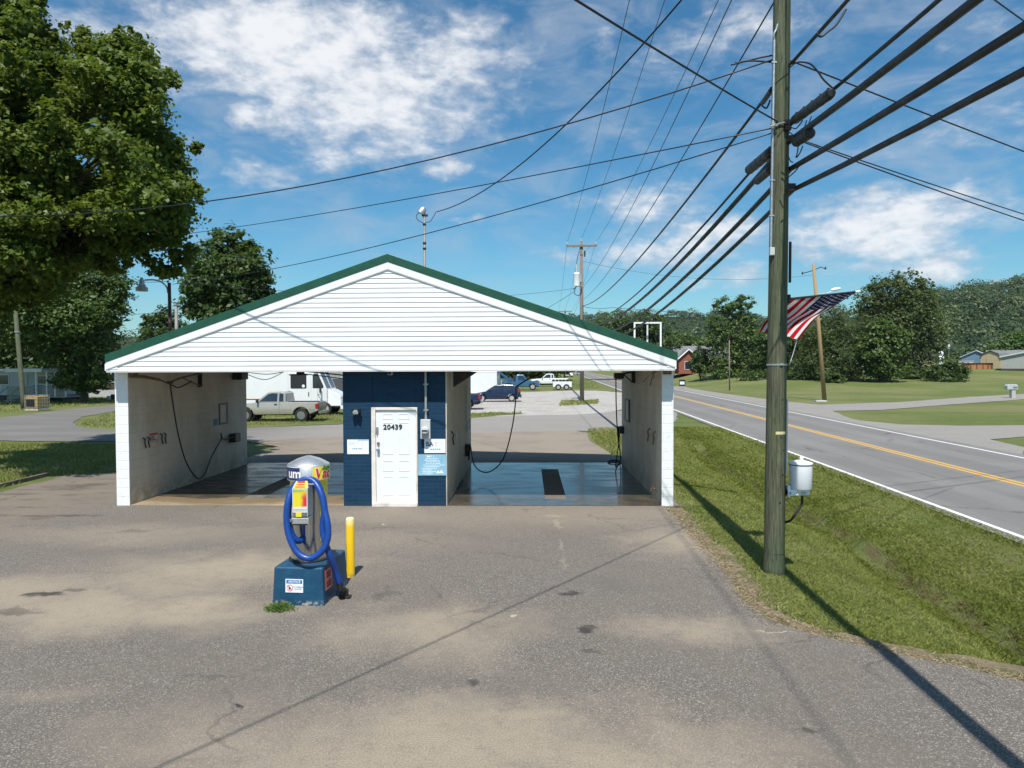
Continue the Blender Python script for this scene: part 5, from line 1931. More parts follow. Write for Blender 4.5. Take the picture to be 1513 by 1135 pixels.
for (px, pyb, pyt, rad, lb_) in ((1371, 528, 488, .13, 'distant utility pole with white box against the hillside, right of the big tree'), (1402, 522, 503, .11, 'distant short utility pole against the hillside behind the round bush'), (1479, 530, 492, .10, 'thin distant pole beside the grey metal building')):
    q = atD(px, pyb, 165)
    tt = thing('utility_pole', (q.x, q.y, ground_z(q.x, q.y)), lb_, 'utility pole')
    MB().tube([(q.x, q.y, ground_z(q.x, q.y) - .3), atD(px, pyt, 165)], [rad, rad * .8], 8).build('shaft', 'far_wood', tt, True)
    if rad > .105:
        MB().lathe([(.25, -.45), (.25, .45)], atD(px - (2 if rad > .12 else 0), pyt + 9, 164.5), 10).build('transformer', 'can_white', tt, True)

# ------------------------------------------------------------------ wires
paint('wire_black', (.012, .012, .014), .5, .02, 2)
paint('wire_grey', (.045, .05, .055), .5, .02, 2)


def pa(px, py, dz=0.0):
    q_ = pole_at(atD(px, py, DP).z)
    return Vector((q_.x, q_.y, q_.z + dz))


def cable(name, label, spans, r, mat='wire_black', group=None, cat='cable', n=22):
    pts = []
    for (a, b_, sg) in spans:
        s = span(a, b_, sg, n)
        pts += s if not pts else s[1:]
    o_ = MB().tube(pts, r, 8).build(name, mat, smooth='all')
    return props(o_, label, cat, group)


bk = 42.0                        # next pole is behind the viewer
BK = pole_at(0) - RDV * bk


def through(px, py, name, label, r, za, zback, z2, sag1, sag2, side=0.0, p2z=None, z6=None, group=None, mat='wire_black'):
    p0 = pa(px, py) + Vector((side, -.02, 0))
    back_ = Vector((BK.x + side, BK.y, zback))
    far = Vector((P2b.x + side, P2b.y, z2))
    sp_ = [(back_, p0, sag1), (p0, far, sag2)]
    if z6:
        sp_.append((far, Vector((q6.x + side, q6.y, z6)), .9))
    return cable(name, label, sp_, r, mat, group)


gcom = 'thick black telephone cables along the road'
through(1160, 281, 'telephone_cable', 'lowest thick black cable of those fanning to the upper right', .038, 0, 6.0, 6.2, .95, 1.45, .2, z6=6.4, group=gcom)
through(1160, 250, 'telephone_cable', 'middle thick black cable of those fanning to the upper right', .042, 0, 6.35, 6.5, .95, 1.4, .16, z6=6.8, group=gcom)
through(1160, 212, 'telephone_cable', 'upper thickest black cable running out through the top right corner', .045, 0, 7.0, 7.1, .90, 1.33, .1, z6=7.4, group=gcom)
through(1160, 186, 'telephone_cable', 'black cable with the long splice closure right of the pole', .024, 0, 7.4, 7.3, .85, 1.15, .14, z6=7.6, group=gcom)
through(1160, 100, 'secondary_cable', 'twisted black service bundle rising steeply from the pole top right', .026, 0, 8.6, 8.28, .80, .78, .1, z6=8.4)
gpw = 'bare primary wires between pole tops'
for k, lb_ in enumerate(('leftmost thin overhead wire running to the crossarm of the far pole', 'middle thin overhead wire running to the tip of the far pole', 'right thin overhead wire running to the crossarm of the far pole')):
    a = ins[k] + Vector((0, 0, .2))
    back_ = Vector(a) - RDV * 55
    cable('power_line', lb_, [(back_, a, .8), (a, ins2[k], .75), (ins2[k], ins6[k], .9)], .012, 'wire_grey', gpw)
a = pole_at(10.5)
cable('power_line', 'thin overhead neutral wire below the crossarm of the far pole', [(a - RDV * 55 + Vector((0, 0, .2)), a, .7), (a, Vector((P2b.x + .2, P2b.y, 10.05)), .75), (Vector((P2b.x + .2, P2b.y, 10.05)), Vector((q6.x, q6.y, 10)), .9)], .012, 'wire_grey')
a = pole_at(8.95)
cable('power_line', 'thin overhead wire leaving the pole where it leaves the frame', [(a, Vector((P2b.x + .15, P2b.y, 8.85)), .65)], .013, 'wire_black')

a = pa(1143, 84)
cable('service_cable', 'black service wire running left over the car wash into the big tree', [(a, atD(-90, 318, 16.5), .75)], .012, 'wire_black')
a = pa(1143, 187)
lampL = atD(252, 412, 27.2)
cable('service_cable', 'upper of two thin wires running left behind the roof lamp mast', [(a, atD(60, 362, 40), .45)], .010, 'wire_black')
cable('service_cable', 'lower of two thin wires running left behind the roof lamp mast', [(a - Vector((0, 0, .06)), atD(255, 420, 27.4), .35)], .010, 'wire_black')
a = pa(1150, 182)
d_ = Vector((.8 + .35, 7.46, 6.97)) - a
far_ = Vector(a) + (atD(870, 0, 6.6) - a) * 4.2
far_.z = 5.9
cable('service_cable', 'thin wire running from the pole up and out through the top edge', [(a, far_, .25)], .012, 'wire_black')
mast_top = atD(628, 318, 26.5)
cable('service_cable', 'black wire climbing from the roof lamp mast to the pole top', [(mast_top + Vector((.45, 0, .12)), pole_at(10.7), .95)], .017, 'wire_black')
a = pa(1168, 84)
cable('service_cable', 'upper thin wire leaving the pole to the right edge', [(a, atD(2060, 418, 26), .15)], .013, 'wire_black')
a = pa(1168, 206)
cable('service_cable', 'higher of two thin wires drooping to the right edge', [(a + Vector((.3, 0, 0)), atD(2060, 455, 27), .35)], .010, 'wire_black')
cable('service_cable', 'lower of two thin wires drooping to the right edge', [(a + Vector((.3, 0, -.02)), atD(2060, 468, 27), .42)], .011, 'wire_black')
cable('service_cable', 'thin wire crossing the extreme top right corner', [(Vector(atD(1440, -22, 8.5)), Vector(atD(1640, 112, 13)), .05)], .010, 'wire_black')
pq = Vector((P2b.x, P2b.y, 0))
cable('service_cable', 'thin wire leaving the transformer pole to the left above the roof', [(Vector(lp_) + Vector((-.2, 0, .1)), atD(560, 440, 66), .4)], .014, 'wire_black')
cable('service_cable', 'thin wire sloping down left from transformer pole behind the roof', [(Vector(lp_) + Vector((-.1, 0, -.1)), atD(700, 500, 70), .5)], .016, 'wire_black')
cable('service_cable', 'upper thin wire crossing the road from the transformer pole', [(atD(861, 386, _d2), P3t - Vector((0, 0, .9)), .9)], .012, 'wire_grey')
cable('service_cable', 'lower thin wire crossing the road from the transformer pole', [(atD(862, 453, _d2), atD(905, 454.5, 61), .12), (atD(905, 454.5, 61), atD(1320, 470, 64), .3)], .018, 'wire_black')
cable('service_cable', 'thin low wire along the tree tops right of the transformer pole', [(atD(862, 466, _d2), atD(1300, 476, 75), .5)], .013, 'wire_grey')
cable('service_cable', 'thin wire running from the street lamp mast toward the far left', [(atD(250, 416, 27), atD(120, 405, 33), .15)], .010, 'wire_black')
for i, (pya, pyb, pxb) in enumerate(((398, 424, 470), (470, 472, 150), (486, 478, 150), (505, 455, 250))):
    cable('service_cable', ('faint wire from the street lamp mast dipping behind the green roof', 'upper of two flat thin wires below the street lamp', 'lower of two flat thin wires below the street lamp', 'thin wire slanting up from the dark roof at left')[i],
          [(atD((262, 262, 262, 165)[i], (415, 458, 474, 512)[i], 30), atD(pxb, (430, 462, 490, 485)[i], (45, 45, 46, 45)[i]), .15)], .010, 'wire_black')

# splice closures and hardware at the pole
paint('closure_black', (.016, .016, .017), .5, .2, 12)


def closure(pxa, pya, pxb, pyb, Da, Db, r, label, square=False):
    a, b_ = atD(pxa, pya, Da), atD(pxb, pyb, Db)
    tt = thing('splice_closure', (a + b_) / 2, label, 'splice closure', 'splice closures on the telephone cables')
    d = (b_ - a)
    mb_ = MB()
    mb_.tube([a, a.lerp(b_, .04), a.lerp(b_, .96), b_], [r * .75, r, r, r * .75], 12)
    mb_.build('casing', 'closure_black', tt, True, bevel=.006)
    for f in (.08, .3, .52, .74, .92):
        rb2 = MB()
        c_ = a.lerp(b_, f)
        rb2.tube([c_ - d.normalized() * .02, c_ + d.normalized() * .02], r * 1.045, 12)
        rb2.box(c_ + Vector((0, 0, r * 1.1)), (.03, .03, .03))
        rb2.build('clamp', 'black_plastic', tt, True)
    return tt


closure(1173, 178, 1229, 137, 10.7, 9.0, .068, 'long black splice closure hanging just right of the pole')
closure(1176, 210, 1198, 196, 10.6, 10.0, .075, 'short black splice closure with loose tails right of pole')
closure(1106, 252, 1140, 224, 13.2, 11.6, .085, 'upper black splice closure just left of the pole')
closure(1118, 268, 1139, 250, 12.4, 11.5, .068, 'lower black splice closure just left of the pole')
closure(1127, 152, 1140, 133, 11.9, 11.2, .04, 'small black connector above left of the pole')
tails = [((1186, 190), (1180, 202), (1178, 196)), ((1192, 178), (1186, 196), (1184, 190)), ((1199, 172), (1194, 186), (1190, 200)), ((1180, 212), (1178, 226), (1176, 233)), ((1186, 216), (1182, 226), (1177, 233)), ((1166, 195), (1172, 200), (1178, 205)), ((1164, 228), (1168, 238), (1172, 240)), ((1165, 262), (1176, 252), (1184, 240)), ((1166, 186), (1176, 190), (1186, 178))]
b = MB()
for tl_ in tails:
    b.tube(bez([atD(q[0], q[1], 10.5) for q in tl_], 6), .009, 6)
props(b.build('cable_tails', 'wire_black'), 'loose black cable tails between closures right of the pole', 'cable')
b = MB()
for pts in (((1166, 100), (1178, 92), (1196, 94), (1207, 104), (1217, 118), (1230, 130)),):
    b.tube(bez([atD(q[0], q[1], 10.7) for q in pts], 8), .014, 8)
props(b.build('drop_loop', 'wire_black', smooth='all'), 'black looping drop wire arching right of the pole top', 'cable')
for pts, D_, lb_ in ((((1206, 49), (1213, 54), (1224, 46), (1236, 36), (1250, 14)), 8.6, 'slack black lead sagging under the steep service bundle'), (((1141, 82), (1120, 86), (1096, 92), (1080, 96)), 11.2, 'short black lead on top of the service wire beside the pole'),
                     (((1140, 92), (1110, 90), (1086, 93)), 11.2, 'short black lead meeting the pole just under the service wire'), (((1122, 152), (1132, 160), (1138, 148)), 11.6, 'small drip loop under the black connector beside the pole')):
    props(MB().tube(bez([atD(q[0], q[1], D_) for q in pts], 8), .014, 8).build('drip_loop', 'wire_black', smooth='all'), lb_, 'cable')
hw = MB()
for (px, py, f_) in ((1153, 186, .3), (1154, 194, .35)):
    q_ = on_pole(px, py, .03, f_)
    hw.box(q_, (.09, .09, .07))
for (a_, b2_) in (((1153, 190), (1142, 218)), ((1154, 190), (1162, 212)), ((1152, 190), (1146, 205)), ((1153, 188), (1166, 186)), ((1153, 186), (1143, 184))):
    hw.tube([on_pole(a_[0], a_[1], .02, .3), on_pole(b2_[0], b2_[1], .006, (b2_[0] - 1153.5) / 13.5)], .007, 5)
z_ = atD(1150, 118, DP).z
for k in range(10):
    a_ = R(-60 + 12 * k)
    hw.tube([pole_wrap(a_, z_ - .10 + .02 * k, .003), pole_wrap(a_ + R(12), z_ - .10 + .02 * (k + 1), .003)], .006, 5)
hw.build('wire_hardware', 'black_plastic', pole, True)
hg = MB().tube(bez([on_pole(1143, 190, .05, -.5), atD(1136, 187, 10.9), on_pole(1150, 186, .04, .1)], 5), .012, 6)
hg.build('dead_end_grip', 'galvanised', pole, True)
for k, (px, py) in enumerate(((1168, 276), (1172, 205))):
    q_ = atD(px, py, 10.75)
    MB().box(q_, (.14, .08, .09)).build('suspension_clamp', 'black_plastic', pole, True, bevel=.01)

# ------------------------------------------------------------------ small masts behind the building
paint('dark_zinc', (.20, .205, .20), .6, .15, 9, .2)
paint('brown_steel', (.085, .035, .025), .55, .2, 8)
paint('lamp_shade_glass', (.34, .36, .30), .25, .1, 10)
q = at(627, 662)
D_ = 26.5
mq = atD(627.5, 400, D_)
mt_ = thing('lamp_mast', (mq.x, mq.y, 0), 'slim grey mast with a tilted flood lamp rising behind the green roof', 'lamp mast')
tz = atD(627.5, 318, D_).z
MB().tube([(mq.x, mq.y, -.1), (mq.x, mq.y, tz - .05)], [.06, .045], 12).build('mast', 'dark_zinc', mt_, True, smooth='all')
for z in (tz - .35, tz - 1.05, tz - 1.25):
    MB().lathe([(.05, -.03), (.065, -.03), (.065, .03), (.05, .03)], (mq.x, mq.y, z), 12).build('band', 'dark_steel', mt_, True)
MB().lathe([(.06, .16), (.12, .10), (.15, -.02), (.16, -.10), (.13, -.11)], (mq.x - .08, mq.y, tz + .14), 18, Matrix.Rotation(R(32), 3, 'Y')).build('lamp_head', 'galvanised', mt_, True, smooth=True)
MB().lathe([(.135, -.085), (0, -.09)], (mq.x - .08, mq.y, tz + .14), 18, Matrix.Rotation(R(32), 3, 'Y')).build('lens', 'black_plastic', mt_, True)
MB().box((mq.x + .02, mq.y, tz - .02), (.22, .1, .08)).build('bracket', 'dark_steel', mt_, True, bevel=.01)
b = MB()
b.tube(bez([(mq.x - .15, mq.y, tz + .1), (mq.x - .3, mq.y, tz - .02), (mq.x - .25, mq.y, tz - .18), (mq.x - .05, mq.y, tz - .3)], 6), .012, 6)
b.tube(bez([(mq.x + .02, mq.y, tz - .27), (mq.x + .2, mq.y, tz - .26), (mq.x + .32, mq.y, tz - .1), (mq.x + .45, mq.y, tz + .12)], 6), .012, 6)
b.build('lead_wire', 'wire_black', mt_, True)

D_ = 27.2
lq = atD(252, 470, D_)
sl = thing('street_lamp', (lq.x, lq.y, 0), 'brown steel post with curved galvanised arm and dusk lamp, left of the roof', 'street lamp')
zt0 = atD(250.5, 418, D_).z
MB().tube([(lq.x, lq.y, -.1), (lq.x - .03, lq.y, zt0)], .062, 10).build('post', 'brown_steel', sl, True, smooth='all')
MB().tube(bez([atD(248, 433, D_), atD(246, 424, D_), atD(237, 416, D_), atD(225, 413.5, D_), atD(214, 414, D_)], 6), .03, 8).build('arm', 'galvanised', sl, True, smooth='all')
hq = atD(209.5, 424, D_)
MB().lathe([(.13, -.0), (.15, .04), (.13, .09), (.10, .11), (.10, .26), (.07, .28), (.04, .36), (0, .37)], hq, 18).build('lamp_head', 'galvanised', sl, True, smooth=True)
MB().lathe([(.22, -.16), (.215, -.02), (.12, .03), (0, .035)], hq, 20).build('lamp_shade', 'lamp_shade_glass', sl, True, smooth=True)
q = atD(260.5, 470, 30)
tt = thing('pipe_post', (q.x, q.y, 0), 'short pale grey pipe post beside the brown lamp post', 'post')
MB().tube([(q.x, q.y, -.1), (q.x, q.y, atD(260, 450, 30).z)], .07, 10)  .build('pipe', 'dark_zinc', tt, True, smooth='all')
MB().lathe([(.085, -.05), (.085, .0), (0, .01)], (q.x, q.y, atD(260, 450, 30).z), 10).build('cap', 'galvanised', tt, True)

D_ = 33.0
fa, fb2 = atD(937.5, 476, D_), atD(976, 476, D_)
sf = thing('sign_frame', ((fa.x + fb2.x) / 2, fa.y, 0), 'empty white square tube sign frame behind the right roof slope', 'sign frame')
for px in (937.5, 976):
    q = atD(px, 476, D_)
    MB().bb(q.x - .038, q.x + .038, fa.y - .035, fa.y + .035, -.1, q.z).build('leg', 'white_trim', sf, True)
MB().bb(fa.x + .039, fb2.x - .039, fa.y - .034, fa.y + .034, fa.z - .075, fa.z - .001).build('top_rail', 'white_trim', sf, True)
q = atD(956.5, 480, D_ + .4)
MB().bb(q.x - .035, q.x + .035, q.y - .03, q.y + .03, -.1, q.z).build('middle_post', 'white_trim', sf, True)

# ------------------------------------------------------------------ vehicles
paint('tyre', (.016, .016, .016), .8, .2, 20)
paint('rim_alloy', (.36, .36, .35), .35, .15, 20, .8)
paint('rim_steel', (.50, .50, .50), .4, .15, 20, .5)
paint('lamp_red', (.34, .012, .015), .2, .1, 20)
paint('lamp_clear', (.60, .62, .62), .12, .1, 20)
paint('dark_trim', (.02, .02, .022), .55, .2, 20)
paint('pale_gold_paint', (.42, .40, .35), .30, .01, 1, .35, coat=.6)
paint('white_paint', (.74, .76, .77), .32, .02, 1, coat=.5)
paint('navy_paint', (.010, .018, .055), .22, .02, 1, .2, coat=.8)
paint('blue_paint', (.035, .115, .24), .32, .02, 1, .1, coat=.5)
paint('grey_paint', (.12, .12, .125), .35, .08, 3, .3, coat=.5)
m, t = newmat('car_glass')
o = t.obj()
t.out(t.pbr(t.mix(t.noise(o, 3, 2), (.010, .014, .020), (.03, .045, .06)), .04, 0, None, .9))


def wheel(parent, x, y, r, w=.22, rim='rim_alloy', spokes=6):
    s = 1 if y > 0 else -1
    wh = MB()
    RX = Matrix.Rotation(R(-90 * s), 3, 'X')
    wh.lathe([(r * .60, -w / 2), (r * .93, -w / 2), (r, -w / 2 + .04), (r, w / 2 - .04), (r * .93, w / 2), (r * .60, w / 2), (r * .60, w / 2 - .06), (.02, w / 2 - .08)], (x, y, r), 28, RX)
    wo_ = wh.build('wheel', 'tyre', parent, smooth=True)
    rm = MB()
    rm.lathe([(r * .62, w / 2 + .001), (r * .62, w / 2 - .012), (r * .55, w / 2 - .03), (r * .53, w / 2 - .055)], (x, y, r), 24, RX)
    rm.lathe([(r * .17, w / 2 - .055), (r * .17, w / 2 - .012), (r * .11, w / 2 + .002), (0, w / 2 + .003)], (x, y, r), 16, RX)
    for k in range(spokes):
        a = 2 * math.pi * k / spokes
        c_ = Vector((math.cos(a) * r * .35, 0, math.sin(a) * r * .35))
        rm.box(Vector((x, y + s * (w / 2 - .035), r)) + c_, (r * .42, .03, r * .13), rot=Matrix.Rotation(-a, 3, 'Y'))
    rm.build('rim', rim, wo_, smooth=True)
    return wo_


def arch(x, r, z0, axle, n=10):
    """points of a wheel arch from rear to front, seen from the side"""
    a0 = math.asin(max(-1, min(1, (z0 - axle) / r)))
    return [(x - r * math.cos(a0 + (math.pi - 2 * a0) * k / n), axle + r * math.sin(a0 + (math.pi - 2 * a0) * k / n)) for k in range(n + 1)]


def side_panels(parent, name, polys, mat, fy, off=.004, both=True):
    for pl in polys:
        for s in ((-1, 1) if both else (-1,)):
            vs = [(x, s * (fy(z) + off), z) for x, z in pl]
            vs2 = [(x, s * (fy(z) - .03), z) for x, z in pl]
            n = len(pl)
            MB().add(vs + vs2, [tuple(range(n)), tuple(range(2 * n - 1, n - 1, -1))] + [(i, i + n, (i + 1) % n + n, (i + 1) % n) for i in range(n)]).build(name, mat, parent)


def across(parent, name, x0, z0, x1, z1, w0, w1, mat, off=.006):
    """glass panel across the car between two (x,z) lines"""
    d = Vector((x1 - x0, 0, z1 - z0)).normalized()
    nn = Vector((-d.z, 0, d.x)) if (x1 > x0) else Vector((d.z, 0, -d.x))
    b = MB()
    vs = []
    for o_ in (off, -.02):
        for (x, z, w) in ((x0, z0, w0), (x1, z1, w1)):
            for s in (-1, 1):
                vs.append((x + nn.x * o_, s * w, z + nn.z * o_))
    b.add(vs, ((0, 1, 3, 2), (4, 6, 7, 5), (0, 4, 5, 1), (2, 3, 7, 6), (0, 2, 6, 4), (1, 5, 7, 3)))
    return b.build(name, mat, parent)


def pickup(loc, rz, label, paint_, group=None, rim='rim_alloy', cat='pickup truck', bed=True):
    v = thing('pickup_truck', loc, label, cat, group, rz)
    ax, xf, xr, r = .37, 1.68, -1.50, .37
    lo = [(-2.42, .60), (-2.46, .78), (-2.44, 1.10), (-.62, 1.10), (-.60, 1.09), (1.02, 1.08), (1.20, 1.06), (2.20, .98), (2.42, .90), (2.50, .74), (2.50, .50), (2.42, .42)]
    bot = [*arch(xf, .47, .40, ax)[::-1], *arch(xr, .47, .42, ax)[::-1]]
    poly = lo + bot
    body = MB().prism(poly, lambda z: .86 + .04 * math.sin(min(1, max(0, (z - .35) / .75)) * math.pi))
    bo_ = body.build('body', paint_, v, bevel=.035, seg=3)
    ch = MB()
    ch.bb(-2.3, 2.3, -.6, .6, .36, .5)
    ch.bb(-2.4, -2.0, -.55, .55, .40, .62)
    ch.build('chassis', 'dark_trim', v)
    fy = lambda z: .865 - max(0, z - 1.06) * .22
    gh = [(-.60, 1.08), (-.56, 1.58), (-.48, 1.66), (-.30, 1.70), (.22, 1.70), (.42, 1.66), (1.12, 1.08)]
    cab = MB().prism(gh, fy).build('cab', paint_, v, bevel=.03, seg=3)
    side_panels(v, 'side_window', [[(-.14, 1.14), (-.14, 1.60), (.18, 1.61), (.38, 1.57), (.90, 1.14)], [(-.50, 1.14), (-.47, 1.58), (-.24, 1.60), (-.24, 1.14)]], 'car_glass', fy)
    across(v, 'windshield', 1.06, 1.14, .45, 1.64, .76, .66, 'car_glass')
    across(v, 'rear_window', -.605, 1.16, -.565, 1.56, .62, .58, 'car_glass', .006)
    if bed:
        MB().bb(-2.36, -.68, -.76, .76, 1.098, 1.108).build('bed_hollow_dark', 'dark_trim', v)  # flat dark sheet in place of the shaded hollow bed
    tg_ = MB().bb(-2.485, -2.45, -.70, .70, .66, 1.08)
    tg_.build('tailgate', 'grey_paint' if paint_ == 'pale_gold_paint' else paint_, v, bevel=.02)
    for s in (-1, 1):
        MB().bb(-2.475, -2.31, s * .74 if s > 0 else -.905, .905 if s > 0 else -.74, .74, 1.02).build('tail_light', 'lamp_red', v, bevel=.01)
        MB().bb(2.30, 2.47, s * .55 if s > 0 else -.885, .885 if s > 0 else -.55, .74, .88).build('headlight', 'lamp_clear', v, bevel=.01)
        MB().box((.95, s * 1.0, 1.18), (.12, .16, .16)).build('mirror', 'dark_trim', v, bevel=.02)
        for (x, y) in ((xf, s * .78), (xr, s * .78)):
            wheel(v, x, y, r, .24, rim)
        for x in (xf - .50, xr - .50):
            MB().bb(x - .012, x + .012, s * .70 if s > 0 else -.9, .9 if s > 0 else -.70, .22, .46).build('mud_flap', 'dark_trim', v)
    rb2 = MB()
    rb2.bb(-2.62, -2.47, -.86, .86, .46, .62)
    rb2.build('rear_bumper', 'chrome', v, bevel=.03)
    MB().bb(2.48, 2.60, -.88, .88, .44, .66).build('front_bumper', 'chrome', v, bevel=.03)
    MB().bb(2.47, 2.525, -.5, .5, .70, .90).build('grille', 'dark_trim', v, bevel=.01)
    hd = MB()
    for s in (-1, 1):
        hd.box((-.06, s * .91, 1.0), (.16, .03, .035))
    hd.build('door_handle', 'dark_trim', v)
    fy2 = lambda z: .86 + .04 * math.sin(min(1, max(0, (z - .35) / .75)) * math.pi)
    side_panels(v, 'door_seam', [[(-.59, .50), (-.59, 1.08), (-.575, 1.08), (-.575, .50)], [(.93, .50), (1.0, 1.08), (1.015, 1.08), (.945, .50)], [(-.19, .5), (-.19, 1.08), (-.18, 1.08), (-.18, .5)]], 'dark_trim', fy2, .003)
    side_panels(v, 'trim_strip', [[(-2.3, .66), (-1.98, .66), (-1.98, .685), (-2.3, .685)], [(-1.0, .66), (1.18, .66), (1.18, .685), (-1.0, .685)]], 'grey_paint', fy2, .006)
    return v


def hatchback(loc, rz, label, paint_, cat='car', group=None, s=1.0, tall=1.0):
    v = thing('parked_car', loc, label, cat, group, rz)
    ax, xf, xr, r = .31, 1.32, -1.25, .31
    Z = lambda z: z * tall
    lo = [(-1.98, .42), (-2.03, .62), (-1.98, Z(.95)), (-1.86, Z(1.0)), (.82, Z(.93)), (1.70, Z(.76)), (1.98, Z(.64)), (2.05, .48), (2.02, .30), (1.9, .24)]
    bot = [*arch(xf, .38, .24, ax)[::-1], *arch(xr, .38, .26, ax)[::-1]]
    wd2 = lambda z: .80 + .05 * math.sin(min(1, max(0, (z - .2) / .75)) * math.pi)
    MB().prism(lo + bot, wd2).build('body', paint_, v, bevel=.05, seg=3)
    MB().bb(-1.8, 1.8, -.6, .6, .2, .4).build('chassis', 'dark_trim', v)
    fy = lambda z: .80 - max(0, z - Z(.95)) * .30
    gh = [(-1.95, Z(.95)), (-1.62, Z(1.36)), (-1.35, Z(1.44)), (-.55, Z(1.48)), (.02, Z(1.44)), (.22, Z(1.38)), (1.02, Z(.88))]
    MB().prism(gh, fy).build('cabin', paint_, v, bevel=.04, seg=3)
    side_panels(v, 'side_window', [[(-.42, Z(1.0)), (-.42, Z(1.40)), (-.05, Z(1.39)), (.16, Z(1.33)), (.74, Z(.98))], [(-1.28, Z(1.02)), (-1.24, Z(1.38)), (-.52, Z(1.41)), (-.52, Z(1.01))], [(-1.76, Z(1.04)), (-1.54, Z(1.33)), (-1.36, Z(1.36)), (-1.38, Z(1.03))]], 'car_glass', fy)
    across(v, 'windshield', .96, Z(.95), .26, Z(1.38), .70, .58, 'car_glass')
    across(v, 'rear_window', -1.93, Z(1.02), -1.66, Z(1.34), .66, .58, 'car_glass', .008)
    for sg in (-1, 1):
        MB().bb(-2.01, -1.80, sg * .62 if sg > 0 else -.825, .825 if sg > 0 else -.62, Z(.82), Z(1.06)).build('tail_light', 'lamp_red', v, bevel=.01)
        MB().bb(1.72, 2.0, sg * .5 if sg > 0 else -.8, .8 if sg > 0 else -.5, Z(.60), Z(.72)).build('headlight', 'lamp_clear', v, bevel=.02)
        MB().box((.62, sg * .90, Z(1.02)), (.14, .16, .12)).build('mirror', 'dark_trim', v, bevel=.02)
        for x in (xf, xr):
            wheel(v, x, sg * .74, r, .2, 'rim_steel', 7)
    hd = MB()
    for sg in (-1, 1):
        for x in (-.3, -1.15):
            hd.box((x, sg * .855, Z(.86)), (.15, .02, .03))
    hd.build('door_handle', 'dark_trim', v)
    MB().bb(-2.1, -1.98, -.78, .78, .34, .56).build('rear_bumper', paint_, v, bevel=.04)
    side_panels(v, 'door_seam', [[(-.47, .32), (-.47, Z(.93)), (-.455, Z(.93)), (-.455, .32)], [(.72, .34), (.80, Z(.90)), (.815, Z(.90)), (.735, .34)]], 'dark_trim', wd2, .003)
    if s != 1.0:
        v.scale = (s, s, s)
    return v


PI = math.pi
# silver pickup in front of the step van (faces left)
q = at(446, 623)
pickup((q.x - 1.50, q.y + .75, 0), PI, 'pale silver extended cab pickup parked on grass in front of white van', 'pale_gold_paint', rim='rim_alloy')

# step van, faces right
DV = 45.5
vf = atD(497, 612, DV)
van = thing('step_van', (vf.x, vf.y + 1.2, 0), 'white step van with square body and sloping hood behind the silver pickup', 'van')
b = MB()
b.prism([(-7.6, .55), (-7.6, 3.35), (-7.5, 3.45), (-1.45, 3.45), (-1.25, 3.30), (-1.16, 2.9), (-.62, 1.62), (-.62, .55)], 1.15)
b.build('body', 'white_paint', van, bevel=.05, seg=3)
b = MB()
b.prism([(-.62, .55), (-.62, 1.62), (-.45, 1.60), (.10, 1.30), (.22, 1.18), (.25, .55)], lambda z: 1.0 - max(0, z - 1.0) * .18)
b.build('hood', 'white_paint', van, bevel=.06, seg=3)
across(van, 'windshield', -.66, 1.70, -1.12, 2.78, 1.02, 1.0, 'car_glass', .012)
MB().box((-.88, 0, 2.24), (.05, .06, 1.18), rot=Matrix.Rotation(R(-23), 3, 'Y')).build('windshield_post', 'white_paint', van)
fyv = lambda z: 1.15
side_panels(van, 'cab_window', [[(-1.52, 1.72), (-1.52, 2.55), (-1.40, 2.68), (-1.18, 2.66), (-.82, 1.85), (-.86, 1.72)]], 'car_glass', fyv, .006)
side_panels(van, 'serving_window', [[(-2.95, 1.75), (-2.95, 2.58), (-2.88, 2.64), (-1.98, 2.64), (-1.92, 2.58), (-1.92, 1.75), (-1.98, 1.70), (-2.88, 1.70)]], 'dark_trim', fyv, .006)
MB().bb(-3.05, -1.82, -1.21, -1.156, 2.64, 2.70).build('window_awning', 'white_trim', van)
MB().lathe([(.1, 0), (0, .01)], (-2.12, -1.165, 1.86), 14, Matrix.Rotation(R(90), 3, 'X')).build('round_sticker', 'sign_white', van)
side_panels(van, 'red_stripe', [[(-7.5, .98), (-7.5, 1.05), (-3.3, 1.05), (-3.3, .98)]], 'lamp_red', fyv, .004)
side_panels(van, 'door_seam', [[(-1.64, .7), (-1.64, 2.8), (-1.62, 2.8), (-1.62, .7)], [(-3.12, .7), (-3.12, 3.3), (-3.10, 3.3), (-3.10, .7)], [(-.80, .7), (-.80, 1.6), (-.785, 1.6), (-.785, .7)]], 'soffit_white', fyv, .004)
b = MB()
for i in range(8):
    b.bb(.235, .262, -.46, .46, .70 + i * .065, .735 + i * .065)
b.build('grille', 'dark_trim', van)
b = MB().prism([(.24, .36), (.24, .58), (.42, .58), (.46, .5), (.46, .36)], 1.12)
b.build('front_bumper', 'white_paint', van, bevel=.03)
for s in (-1, 1):
    MB().box((.245, s * .70, .86), (.06, .3, .24)).build('headlight', 'lamp_clear', van, bevel=.02)
    mr = MB().box((-.95, s * 1.42, 1.62), (.08, .22, .36))
    mr.tube([(-1.2, s * 1.15, 1.35), (-.95, s * 1.4, 1.3), (-.95, s * 1.42, 1.9), (-1.2, s * 1.15, 2.1)], .018, 6)
    mr.build('mirror', 'dark_trim', van)
    for x in (-.75, -5.6):
        wheel(van, x, s * .98, .40, .26, 'rim_steel')
MB().bb(-7.3, -.2, -.7, .7, .4, .6).build('chassis', 'dark_trim', van)
MB().box((-1.9, -.2, 3.62), (1.0, .9, .32)).build('roof_unit', 'box_grey', van, bevel=.06)
hd = MB().box((-1.78, -1.17, 1.35), (.05, .04, .26))
hd.build('door_handle', 'dark_trim', van)

